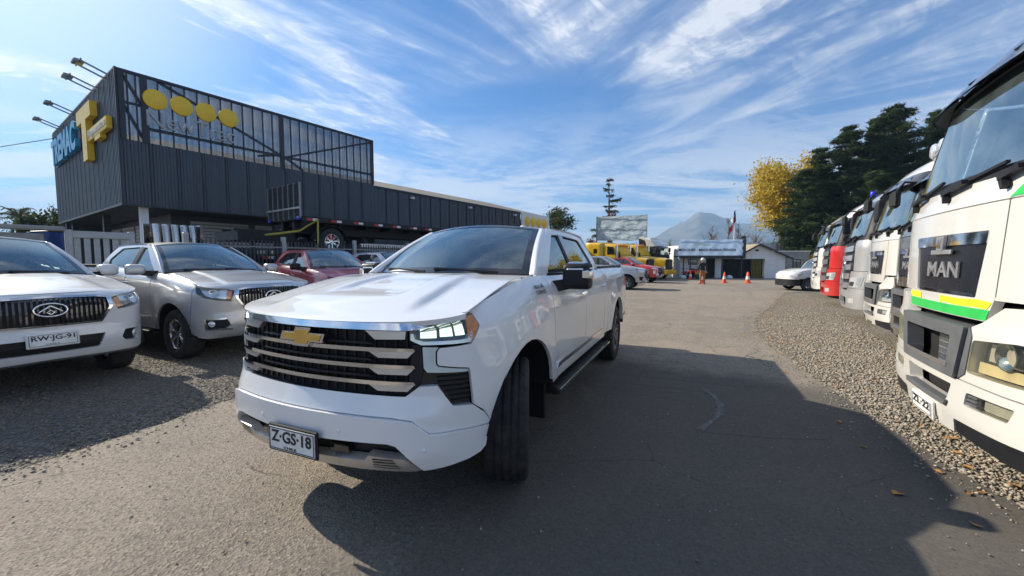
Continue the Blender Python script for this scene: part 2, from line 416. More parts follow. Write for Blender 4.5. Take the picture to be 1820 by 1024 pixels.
class Wrap:
    """plan outline of a vehicle: s runs from the middle of the nose round the corner and down the side"""
    def __init__(s, half):
        full = [(x, -y) for x, y in half[:0:-1]] + list(half)
        c = crom([(x, y, 0) for x, y in full], 14); k = (len(half) - 1) * 14
        c = c[k:]; s.x = [p.x for p in c]; s.y = [max(0, p.y) for p in c]; s.s = [0.]
        for i in range(1, len(c)): s.s.append(s.s[-1] + math.hypot(s.x[i] - s.x[i - 1], s.y[i] - s.y[i - 1]))
    def at(s, sv):
        sg = -1 if sv < 0 else 1; a = abs(sv); i = min(max(bisect.bisect_right(s.s, a) - 1, 0), len(s.s) - 2)
        t = (a - s.s[i]) / (s.s[i + 1] - s.s[i]); dx = s.x[i + 1] - s.x[i]; dy = s.y[i + 1] - s.y[i]
        h = math.hypot(dx, dy)
        # smoothed normal
        j = max(0, min(i - 1, len(s.s) - 2)); k = min(i + 1, len(s.s) - 2)
        ddx = (s.x[k + 1] - s.x[j]); ddy = (s.y[k + 1] - s.y[j]); hh = math.hypot(ddx, ddy)
        return s.x[i] + dx * t, sg * (s.y[i] + dy * t), ddy / hh, -sg * ddx / hh, dx / h, sg * dy / h
    def sx(s, x):
        for i in range(len(s.s) - 1, 0, -1):
            if s.x[i - 1] >= x: return s.s[i - 1] + (x - s.x[i - 1]) / (s.x[i] - s.x[i - 1]) * (s.s[i] - s.s[i - 1])
        return 0
    def sy(s, y):
        for i in range(1, len(s.s)):
            if s.y[i] >= y: return s.s[i - 1] + (y - s.y[i - 1]) / (s.y[i] - s.y[i - 1]) * (s.s[i] - s.s[i - 1])
        return s.s[-1]
    def xy(s, y):
        return s.at(s.sy(abs(y)))[0]
# flat lettering, made once as meshes
TXT = {}
def text_mesh(txt, depth=.0, bold=0.0):
    k = (txt, depth, bold)
    if k in TXT: return TXT[k]
    cu = bpy.data.curves.new('lettering', 'FONT'); cu.body = txt; cu.size = 1; cu.align_x = 'CENTER'; cu.align_y = 'CENTER'
    cu.extrude = depth; cu.offset = bold; cu.resolution_u = 3
    o = bpy.data.objects.new('lettering', cu); COL.objects.link(o)
    me = bpy.data.meshes.new_from_object(o.evaluated_get(bpy.context.evaluated_depsgraph_get()))
    bpy.data.objects.remove(o); bpy.data.curves.remove(cu)
    xs = [v.co.x for v in me.vertices]; ys = [v.co.y for v in me.vertices]
    cx, cy = (min(xs) + max(xs)) / 2, (min(ys) + max(ys)) / 2; w, h = max(xs) - min(xs), max(ys) - min(ys)
    V = np.array([v.co[:] for v in me.vertices]); F = [tuple(p.vertices) for p in me.polygons]
    V[:, 0] = (V[:, 0] - cx) / w; V[:, 1] = (V[:, 1] - cy) / h
    bpy.data.meshes.remove(me); TXT[k] = (V, F); return TXT[k]
def put_text(mb, txt, mtx, w, h, depth=.002, bold=0.0, d0=.5):
    V, F = text_mesh(txt, d0, bold)
    mb.add([mtx @ Vector((x * w, y * h, (z / d0 * .5 + .5) * depth)) for x, y, z in V], F)
for t_ in (('Z', 'GS', '18', 'CHILE', 'RW', 'JG', '91', 'MAN', 'TREMAC', 'Repuestos', 'NewTrac', 'REMOLQUES - MAQUINARIA PESADA', 'ZL·22', 'RW·JG-91', 'Z·GS·18', 'HIGH', 'COUNTRY', 'Newtrac')):
    text_mesh(t_, .5, .02 if t_ in ('MAN', 'TREMAC', 'Z·GS·18', 'RW·JG-91', 'ZL·22') else .03 if t_.startswith('REMO') else 0.0)
# ------------------------------------------------------------------ pickups
class Car:
    def __init__(s, sp, name, label, cat, group=None):
        s.sp = sp; s.w = Wrap(sp['plan']); s.root = thing(name, label, cat, group=group); s.ref = (-1.2, 0, .8)
        s.body = sp['paint']
    def fn(s, off=0.):
        sp = s.sp
        def f(sv, z):
            x, y, nx, ny, tx, ty = s.w.at(sv); wf = smooth(.55, .95, nx)
            o = lerp(interp(sp['side'], z), interp(sp['front'], z), wf)
            zt = interp(sp['zt'], x); h = sp['shh']; u = max(0., min(1.15, (z - (zt - h)) / h))
            o -= sp['sh'] * u * u * (1 - smooth(.7, 1, nx))
            for xw in (0, -sp['wb']):
                r = math.hypot(x - xw, z - sp['archz']); o += sp['flare'] * (1 - smooth(sp['archr'], sp['archr'] + .30, r)) * (1 - wf) * smooth(zt, zt - .2, z)
            o += off(sv, z) if callable(off) else off
            return (x + nx * o, y + ny * o, z)
        return f
    def yb(s, x): return abs(s.fn()(s.w.sx(x), interp(s.sp['zt'], x))[1])
    def sz(s, name, outline, mat=None, off=0., res=(.06, .05), flange=.02, both=True, holes=(), parent=None, cen=False, **pr):
        """panels laid out in (s, z); both: one each side; cen: across the middle"""
        out = []
        for sg in ((1,) if cen or not both else (1, -1)):
            ol = outline if sg == 1 else mir(outline); hs = [h if sg == 1 else mir(h) for h in holes]
            mb = MB().panel(ol, s.fn(off), res, flange, s.ref, hs)
            out.append(mb.build(name, mat or s.body, parent or s.root, **pr))
        return out
    def frame(s, sv, z, off=0.):
        x, y, nx, ny, tx, ty = s.w.at(sv); p = s.fn(off)(sv, z)
        a, b = s.fn(off)(sv, z - .02), s.fn(off)(sv, z + .02); up = (Vector(b) - Vector(a)).normalized()
        t = Vector((tx, ty, 0)) * (1 if sv >= 0 else -1)
        if sv < 0: t = Vector((-tx, -ty, 0))
        t.normalize(); n = t.cross(up).normalized()
        if n.dot(Vector((nx, ny, 0))) < 0: n = -n; t = -t
        up = n.cross(t)
        return Matrix(((t.x, up.x, n.x, p[0]), (t.y, up.y, n.y, p[1]), (t.z, up.z, n.z, p[2]), (0, 0, 0, 1)))
    # greenhouse side surface
    def tum(s, off=0., sg=1):
        sp = s.sp
        def f(x, z):
            zb = interp(sp['zt'], x); yb = s._yb; k = max(0, (z - zb) / (sp['rz'] - zb)); k = k ** 1.12
            y = lerp(yb, sp['yt'], k) + off - .03 * smooth(-2.2, -3.2, x)
            return (x, sg * y, z)
        return f

def wheel(name_root, r, w, rim_r, spokes, mat_rim, nseg=48, tread=False, hub=None, steer=0):
    """tyre mesh with its rim as a sub-part; axis along Y, outer face +Y"""
    mb = MB(); h = w / 2; pr = [(rim_r * .98, -h * .86), (rim_r * 1.04, -h * .96), (lerp(rim_r, r, .45), -h * 1.0), (r * .93, -h * .97), (r * .972, -h * .86)]
    if tread:
        n = 30; tp = []
        for i in range(n + 1):
            y = lerp(-h * .82, h * .82, i / n); g = 0
            for gy in (-.52, -.17, .17, .52):
                if abs(y / h - gy) < .05: g = .011
            tp.append((r - .010 * (abs(y) / h) ** 3 - g, y))
        k0 = len(pr)
        pr = pr + tp + [(a, -b) for a, b in pr[::-1]]
        def mod(k, i):
            j = i - k0
            if 0 <= j <= n:
                sl = (k * 2 + (j // 5) * 3 + (j % 5) * (1 if j < 15 else -1)) % 7
                return -.008 if sl == 0 or (j < 4 or j > n - 4) and (k % 4 == 0) else 0
            return 0
        mb.lathe(pr, 200, mod=mod)
    else:
        pr = pr + [(r, -h * .6), (r * .985, -h * .3), (r, -h * .25), (r, h * .25), (r * .985, h * .3), (r, h * .6)] + [(a, -b) for a, b in pr[::-1]]
        mb.lathe(pr, nseg)
    tyre = mb.mesh('wheel', 'rubber')
    m2 = MB(); m2.lathe([(rim_r * 1.0, h * .84), (rim_r * .99, h * .90), (rim_r * .94, h * .90), (rim_r * .90, h * .62), (rim_r * .88, -h * .6)], nseg)
    for k in range(spokes):
        t = 2 * math.pi * k / spokes; c, s_ = math.cos(t), math.sin(t)
        for dt in (-.13, .13):
            c2, s2 = math.cos(t + dt), math.sin(t + dt)
            m2.bar((rim_r * .18 * c, h * .62, rim_r * .18 * s_), (rim_r * .95 * c2, h * .76, rim_r * .95 * s2), rim_r * .11, .03, (0, 1, 0), .006)
    m2.lathe([(0, h * .74), (rim_r * .16, h * .74), (rim_r * .22, h * .66), (rim_r * .24, h * .5)], 20)
    for k in range(6):
        t = 2 * math.pi * (k + .5) / 6; m2.tube([(rim_r * .15 * math.cos(t), h * .5, rim_r * .15 * math.sin(t)), (rim_r * .15 * math.cos(t), h * .77, rim_r * .15 * math.sin(t))], .011, 6)
    rim = m2.mesh('rim', mat_rim)
    m3 = MB().lathe([(0, -h * .2), (rim_r * .6, -h * .2), (rim_r * .6, h * .1), (0, h * .1)], 24); disc = m3.mesh('brake_disc', 'steel')
    return tyre, rim, disc
def put_wheel(root, ms, loc, side, steer=0):
    # outer face is +Y: turn about for the right side
    rot = (rng.uniform(0, 6), 0, 0)
    o = link('wheel', ms[0], root, mtx=Matrix.Translation(loc) @ Matrix.Rotation(steer + (0 if side > 0 else math.pi), 4, 'Z') @ Matrix.Rotation(rng.uniform(0, 6), 4, 'Y'))
    link('rim', ms[1], o); link('brake_disc', ms[2], o); return o

def build_pickup(sp, name, label, cat='pickup truck', group=None, detail=1):
    c = Car(sp, name, label, cat, group); root = c.root; w = c.w; B = c.body
    sx = w.sx; zt = lambda x: interp(sp['zt'], x); zsill = sp['sill']; wb = sp['wb']; ar = sp['archr']; az = sp['archz']
    c._yb = c.yb(-1.5)
    d1, d2, d3, bed0, bed1 = sp['doors']          # fender/door, B, rear door end, bed start, bed end
    G = .006
    rs = (.07, .045)
    def arch(xw, za, t0, t1, n=16):               # points over the wheel from front (t0) to rear (t1), degrees
        return [(sx(xw + ar * math.cos(R(t))), max(za, az + ar * math.sin(R(t)) * (1.0))) for t in np.linspace(t0, t1, n)]
    def top(xa, xb, n=8): return [(sx(x), zt(x)) for x in np.linspace(xa, xb, n)]
    # ---- side panels
    fa = sp.get('archfront', 14)
    fend = list(sp['fenderfront']) + top(sp['hoodx'], d1 + G, 9) + [(sx(d1 + G), zsill)] + [(sx(-ar * .99), zsill)] + arch(0, zsill, 178, fa)
    c.sz('fender', fend, res=rs, flange=.025)
    dd = [(sx(d1 - G), zsill), (sx(d1 - G), zt(d1))] + top(d1 - G, d2 + G)[1:] + [(sx(d2 + G), zsill)]
    fd = c.sz('front_door', dd, res=rs)
    a1 = math.degrees(math.acos(min(1, max(-1, (d3 + wb) / ar)))) if d3 + wb < ar else 0
    rd = [(sx(d2 - G), zsill)] + top(d2 - G, d3 + G) + ([(sx(d3 + G), zsill)] if a1 == 0 else [(sx(d3 + G), max(zsill, az + ar * math.sin(R(a1)))), (sx(-wb + ar), zsill)])
    rdo = c.sz('rear_door', rd, res=rs)
    bp = [(sx(d3 - G), zsill if a1 == 0 else max(zsill, az + ar * math.sin(R(a1))))] + top(d3 - G, bed0 + G, 3) + [(sx(bed0 + G), sp['railz'])]
    # cab corner + bed side as one outline each
    cc = [(sx(d3 - G), bp[0][1])] + top(d3 - G, bed0 + G, 3) + [(sx(bed0 + G), zsill if bed0 + wb > ar else az + math.sqrt(ar * ar - (bed0 + wb) ** 2))] + ([] if bed0 + wb > ar else [(sx(-wb + ar), zsill)])
    if a1 == 0: c.sz('cab_corner', cc, res=rs)
    x0 = (bed0 - G) if a1 == 0 else d3 - G
    st = 2 if x0 > -wb + ar else max(2, math.degrees(math.acos(min(1, (x0 + wb) / ar))))
    bs = [(sx(x0), zsill if st == 2 else az + ar * math.sin(R(st))), (sx(x0), sp['railz']), (sx(bed1), sp['railz']), (sx(bed1), zsill + .08), (sx(-wb - ar * .99), zsill + .02)] + arch(-wb, zsill, 178, st)
    c.sz('bed_side', bs, res=rs, flange=.05)
    # ---- handles
    for dset, xx in ((fd, d2 + .16), (rdo, d3 + (.17 if a1 == 0 else .22))):
        for o, sg in zip(dset, (1, -1)):
            zz = zt(xx) - sp.get('handle', .17); f = c.frame(sg * sx(xx), zz, .0)
            mb = MB().box(-.095, .095, -.014, .014, .022, .042, f, .006).box(-.09, -.07, -.012, .012, 0, .03, f).box(.07, .09, -.012, .012, 0, .03, f)
            mb.build('handle', sp.get('handlemat', 'chrome'), o)
    # ---- upper cab frame and windows
    A0, A1 = sp['apillar']                        # (x, z) foot and head of the A pillar on the side surface
    roofz = sp['sidetop']
    cabr = sp['cabrear']
    upper = [A0] + [(lerp(A0[0], A1[0], t) , lerp(A0[1], A1[1], t) + .02 * math.sin(math.pi * t)) for t in (.25, .5, .75)] + [A1] + [(x, roofz(x)) for x in np.linspace(A1[0] - .12, cabr[1][0], 7)] + [cabr[1], cabr[0]] + [(x, zt(x)) for x in np.linspace(cabr[0][0], A0[0], 12)][1:-1]
    wins = sp['windows']
    for sg in (1, -1):
        mb = MB().panel(upper, c.tum(0, sg), (.08, .04), .03, c.ref, [rr(q, .045) for q in wins])
        o = mb.build('cab_frame', B, root)
        for q in wins:
            cx = sum(p[0] for p in q) / len(q); cz = sum(p[1] for p in q) / len(q)
            big = [(cx + (x - cx) * 1.05, cz + (z - cz) * 1.09) for x, z in q]
            MB().panel(rr(big, .04), c.tum(-.018, sg), (.12, .1), 0, c.ref).build('side_window', sp.get('win', 'win'), root)
        # rubber surround of each window and the black pillar between
        for q in wins:
            cx = sum(p[0] for p in q) / len(q); cz = sum(p[1] for p in q) / len(q)
            inn = [(cx + (x - cx) * .955, cz + (z - cz) * .925) for x, z in q]
            MB().panel(rr(q, .045), c.tum(-.006, sg), (.12, .1), 0, c.ref, [rr(inn, .04)]).build('window_seal', 'black', root)
        bpz = sp['bpillar']
        MB().panel(bpz, c.tum(.003, sg), (.1, .05), .006, c.ref).build('door_pillar', sp.get('bpillarmat', 'gloss'), root)
        if sp.get('beltmat'):
            xs = np.linspace(A0[0] - .25, wins[1][2][0] if len(wins) > 1 else cabr[0][0], 10)
            MB().panel([(x, zt(x) - .004) for x in xs] + [(x, zt(x) + .016) for x in xs[::-1]], c.tum(.006, sg), (.3, .1), .01, c.ref).build('belt_trim', sp['beltmat'], root)
    # ---- windscreen, pillars, roof
    wl, wu = sp['wslow'], sp['wsup']
    def low(a): return Vector((wl[0] - wl[1] * a * a, a * wl[2], wl[3] + wl[4] * a * a))
    def upp(a): return Vector((wu[0] - wu[1] * a * a, a * wu[2], wu[3] - wu[4] * a * a))
    def wsf(a, b):
        a = a * 2 - 1; p = low(a).lerp(upp(a), b); p.x += .03 * math.sin(math.pi * b); p.z += .02 * math.sin(math.pi * b); return p
    MB().grid(wsf, 16, 10).build('windscreen', sp.get('ws', 'ws'), root)
    mb = MB()
    mb.grid(lambda a, b: Vector(wsf(a, .0)).lerp(wsf(a, .08), b) + Vector((.004, 0, .003)), 16, 2)
    mb.grid(lambda a, b: Vector(wsf(a, .95)).lerp(wsf(a, 1), b) + Vector((.003, 0, .003)), 16, 1)
    for e in (0, 1): mb.grid(lambda a, b: wsf(lerp(e, .5, a * .07), b) + Vector((.003, 0, .003)), 2, 8)
    mb.build('windscreen_border', 'gloss', root)
    for sg in (1, -1):
        def pil(a, b):
            q = wsf(1 if sg > 0 else 0, b); x = lerp(A0[0], A1[0], b); z = lerp(A0[1], A1[1], b) + .02 * math.sin(math.pi * b)
            p = Vector(c.tum(0, sg)(x, z)); r = Vector(q).lerp(p, a); r += Vector((.02, sg * .015, .008)) * math.sin(math.pi * a); return r
        MB().grid(pil, 6, 10, True, .02, c.ref).build('front_pillar', B, root)
    rx1 = sp['roofrear']
    def roof(a, b):
        a = a * 2 - 1; f = upp(a * 1.0); x = lerp(f.x + .01, rx1 + .05 * a * a, b)
        yy = lerp(wu[2], sp['yt'] + .004, smooth(0, .16, b)); ze = roofz(x) if b > .16 else lerp(f.z, roofz(x), smooth(0, .16, b)) if abs(a) > .99 else None
        e = abs(a) ** 5; zc = wu[3] + sp.get('roofcrown', .02) * math.sin(math.pi * min(1, b * 1.1)) - sp.get('roofdrop', .02) * b * b
        zedge = lerp(f.z if abs(a) > .0 else f.z, roofz(x) + .002, smooth(0, .2, b))
        z0 = lerp(upp(a).z, zc - wu[4] * a * a * .8, smooth(0, .15, b))
        return Vector((x, a * yy, lerp(z0, zedge, e)))
    MB().grid(roof, 24, 16, True, .02, c.ref).build('roof', B, root)
    # back of the cab
    zr0 = zt(cabr[0][0]) - .3
    def back(a, b):
        a = a * 2 - 1; y0 = c.tum(0)(*cabr[0])[1]; top_ = roof(a * .5 + .5, 1); p = Vector((cabr[0][0], a * y0, zr0)); 
        q = Vector((cabr[0][0], a * y0, cabr[0][1]))
        return p.lerp(q, b / .3) if b < .3 else q.lerp(top_, (b - .3) / .7)
    MB().grid(back, 8, 10).build('cab_back', B, root)
    MB().panel(rr([(.17, .42), (.83, .42), (.80, .93), (.20, .93)], .05), lambda a, b: Vector(back(a, b)) + Vector((-.006, 0, 0)), (.1, .2), 0).build('rear_window', 'win', root)
    # ---- hood
    sh = sp['hoods']; hx = sp['hoodx']
    def hood(a, t):
        a = a * 2 - 1; t = t ** 1.25
        fx, fy, nx, ny, _, _ = w.at(a * sh); fo = sp['hoodoff']; p0 = Vector((fx + nx * fo, fy + ny * fo))
        if abs(a) > .999: p0.y = math.copysign(abs(c.fn()(sh, zt(hx))[1]), a)
        cw = sp['cowl']; p1 = Vector((cw[0] - cw[1] * a * a, a * cw[2])); p = p0.lerp(p1, t); p.y *= .991
        if True:
            yh = lerp(abs(c.fn()(sh, zt(hx))[1]), cw[2], t); 
        ze = zt(p.x) + sp.get('hoodlift', 0); e = abs(a)
        z = ze + sp['crown'] * (1 - e ** 2.6) * smooth(-.05, .25, t)
        z -= sp['lip'] * (1 - min(1, t / .10)) ** 2 * (1 - e ** 6)
        if sp.get('bulge'): z += sp['bulge'](p.x, p.y, t)
        return Vector((p.x, p.y, z))
    MB().grid(hood, 90, 44, True, .03, (-.3, 0, .6)).build('hood', B, root)
    mb = MB().grid(lambda a, b: hood(a, 1).lerp(Vector(wsf(a, 0)), b) + Vector((0, 0, -.012)), 16, 2).build('cowl', 'black', root)
    if detail:
        mb = MB()
        for y0, y1 in ((.62, .02), (-.05, -.62)):
            p = Vector(wsf(.5 + y0 / 1.7, .0)) + Vector((.02, 0, .012)); q = Vector(wsf(.5 + y1 / 1.7, .045)) + Vector((.012, 0, .012)); mb.bar(p, q, .014, .018)
        mb.build('wiper', 'black', root)
    # ---- bed, tailgate, rails
    mb = MB().box(bed1 + .03, bed0 - .02, -.78, .78, .72, .76).box(bed1 + .02, bed1 + .06, -.8, .8, .7, sp['railz'] - .03)
    for sg in (1, -1): mb.box(bed1 + .02, bed0 - .02, sg * .8 - .02, sg * .8 + .02, .7, sp['railz'] - .02)
    mb.build('bed', 'black', root)
    mb = MB()
    for sg in (1, -1):
        yy = abs(c.fn()(sx(bed0 - .6), sp['railz'])[1]); mb.box(bed1 + .01, bed0 - .01, sg * yy - .05, sg * yy + .012, sp['railz'] - .012, sp['railz'] + .022, None, .008)
    mb.build('bed_rail', 'black', root)
    yy = abs(c.fn()(sx(bed1 + .05), 1.0)[1])
    MB().box(bed1 - .03, bed1 + .02, -yy + .16, yy - .16, zsill + .2, sp['railz'] - .02, None, .012).build('tailgate', B, root)
    for sg in (1, -1): MB().box(bed1 - .028, bed1 + .03, sg * (yy - .075) - .07, sg * (yy - .075) + .07, .85, 1.25, None, .015).build('taillight', 'redlens', root)
    MB().box(bed1 - .16, bed1 - .02, -yy + .02, yy - .02, .52, .70, None, .03).build('rear_bumper', sp.get('rearbumper', 'chrome'), root)
    # ---- wheels
    ms = sp['wheelset']
    st = sp.get('steer', 0)
    for xw, q in ((0, st), (-wb, 0)):
        for sg in (1, -1): put_wheel(root, ms, (xw, sg * sp['track'], sp['tyre']), sg, q)
    # ---- what is dark inside and below
    ww = sp['track'] - .20
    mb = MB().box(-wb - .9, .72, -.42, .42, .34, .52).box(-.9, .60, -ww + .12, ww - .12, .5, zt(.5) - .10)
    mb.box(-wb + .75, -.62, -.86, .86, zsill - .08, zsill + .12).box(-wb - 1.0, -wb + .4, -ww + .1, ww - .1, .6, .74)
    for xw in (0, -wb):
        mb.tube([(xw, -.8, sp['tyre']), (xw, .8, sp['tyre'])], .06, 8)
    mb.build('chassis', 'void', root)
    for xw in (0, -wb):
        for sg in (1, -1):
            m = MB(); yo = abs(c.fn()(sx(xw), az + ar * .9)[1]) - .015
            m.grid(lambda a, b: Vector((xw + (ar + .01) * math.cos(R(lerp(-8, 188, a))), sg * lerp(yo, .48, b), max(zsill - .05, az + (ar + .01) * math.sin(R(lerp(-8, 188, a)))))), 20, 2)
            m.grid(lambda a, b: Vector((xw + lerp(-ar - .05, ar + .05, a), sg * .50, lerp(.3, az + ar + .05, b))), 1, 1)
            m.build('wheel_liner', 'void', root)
    # ---- cabin
    zb = zt(-1.5)
    mb = MB().grid(lambda a, b: Vector((lerp(wl[0] - .10 - .12 * (2 * a - 1) ** 2, -1.15, b), (2 * a - 1) * .78, wl[3] - .03 + .05 * math.sin(math.pi * b) - .02)), 10, 6)
    mb.box(-1.15, -1.10, -.78, .78, .8, wl[3] - .04); mb.box(cabr[0][0] + .03, -1.0, -.80, .80, .66, .74)
    mb.build('dashboard', 'trim', root)
    def seat(x, y, wd, hz):
        m = MB().box(x - .28, x + .27, y - wd, y + wd, .82, 1.0, None, .05)
        t = Matrix.Translation((x - .26, y, .95)) @ Matrix.Rotation(R(-14), 4, 'Y')
        m.box(-.09, .06, -wd, wd, 0, hz, t, .05); return m, t
    for y in (.40, -.40):
        m, t = seat(-1.72, y, .25, zb - .78); hz = zb - .78
        m.box(-.07, .04, -.13, .13, hz + .03, hz + .21, t, .045).box(-.02, -.005, -.05, .05, hz - .02, hz + .05, t); m.build('seat', 'seat', root)
    m, t = seat(cabr[0][0] + .55, 0, .66, zb - .82)
    for y in (-.42, .42): m.box(-.07, .04, y - .12, y + .12, zb - .80, zb - .64, t, .04)
    m.build('rear_seat', 'seat', root)
    ring = [Vector((0, .19 * math.cos(2 * math.pi * k / 24), .19 * math.sin(2 * math.pi * k / 24))) for k in range(25)]
    t = Matrix.Translation((-1.12, .40, zb + .0)) @ Matrix.Rotation(R(-24), 4, 'Y')
    m = MB().tube([t @ p for p in ring], .017, 8, False); m.bar(t @ Vector((0, -.18, 0)), t @ Vector((0, .18, 0)), .05, .02).bar(t @ Vector((0, 0, 0)), t @ Vector((.1, 0, -.08)), .08)
    m.build('steering_wheel', 'black', root)
    if detail:
        p = Vector(wsf(.5, .90)) + Vector((-.05, 0, -.02)); MB().box(p.x - .02, p.x + .02, -.11, .11, p.z - .03, p.z + .03, None, .012).build('rear_view_mirror', 'black', root)
    # ---- door mirrors
    mx, my, mz, mw, mh, md = sp['mirror']
    for sg in (1, -1):
        yb = abs(c.tum(0)(mx + .1, zt(mx) + .02)[1])
        m = MB().blob((mx, my, mz), (md * .5, mw / 2, mh / 2), sp.get('mirrore', .5))
        if sg < 0: m.v = [(x, -y, z) for x, y, z in m.v]; m.f = [f[::-1] for f in m.f]
        # the housing tapers forward
        m.v = [(x, y, mz + (z - mz) * (1 - .3 * smooth(mx, mx + md, x))) for x, y, z in m.v]
        o = m.build('door_mirror', sp['mirrormat'], root)
        a = MB(); z0 = zt(mx) - sp.get('armdrop', .03)
        a.add([(mx + .13, sg * (yb - .02), z0 - .05), (mx - .10, sg * (yb - .02), z0 - .05), (mx - .10, sg * (yb - .02), z0 + .06), (mx + .13, sg * (yb - .02), z0 + .06)] +
              [(mx + .05, sg * (my - mw * .25), mz - mh * .48), (mx - .06, sg * (my - mw * .25), mz - mh * .48), (mx - .06, sg * (my - mw * .35), mz - mh * .1), (mx + .05, sg * (my - mw * .35), mz - mh * .1)],
              [(0, 1, 5, 4), (1, 2, 6, 5), (2, 3, 7, 6), (3, 0, 4, 7), (4, 5, 6, 7), (0, 3, 2, 1)])
        a.build('mirror_arm', 'black', o)
        g = MB().box(mx - md * .5 - .004, mx - md * .5 + .004, sg * my - mw * .42, sg * my + mw * .42, mz - mh * .40, mz + mh * .40); g.build('mirror_glass', 'chrome', o)
        if sp.get('mirrorcap'):
            k = MB().box(mx - md * .5 - .004, mx + md * .5 + .008, my - mw / 2 - .006, my + mw / 2 + .006, mz + mh * .02, mz + mh / 2 + .008, None, min(md, mw, mh) * .30)
            k.box(mx - md * .42, mx + md * .53, my + mw * .22, my + mw / 2 + .007, mz - mh * .12, mz + mh * .25, None, .015)
            k.v = [(x, sg * y, mz + (z - mz) * (1 - .25 * smooth(mx, mx + md, x))) for x, y, z in k.v]; k.build('mirror_cap', sp['mirrorcap'], o)
    sp['features'](c)
    return root

def plate(c, z, txt, sub, off, tilt=0, wd=.36, ht=.13, holder=None):
    f = c.frame(1e-4, z, off) @ Matrix.Rotation(tilt, 4, 'X')
    o = MB().box(-wd / 2 - .014, wd / 2 + .014, -ht / 2 - .014, ht / 2 + .014, -.02, -.003, f, .005).build('plate_holder', holder or 'black', c.root)
    MB().box(-wd / 2, wd / 2, -ht / 2, ht / 2, -.004, .002, f).build('number_plate', 'plate', o)
    m = MB(); 
    put_text(m, txt, f @ Matrix.Translation((0, .016, .003)), wd * .88, ht * .52, .002, .02)
    if sub: put_text(m, sub, f @ Matrix.Translation((-.01, -ht * .345, .003)), wd * .28, ht * .11, .002, 0.0)
    e = .004
    for a in ((-wd / 2 + e, wd / 2 - e, ht / 2 - 2 * e, ht / 2 - e), (-wd / 2 + e, wd / 2 - e, -ht / 2 + e, -ht / 2 + 2 * e), (-wd / 2 + e, -wd / 2 + 2 * e, -ht / 2 + e, ht / 2 - e), (wd / 2 - 2 * e, wd / 2 - e, -ht / 2 + e, ht / 2 - e)):
        m.box(a[0], a[1], a[2], a[3], .002, .004, f)
    m.build('plate_lettering', 'ink', o)

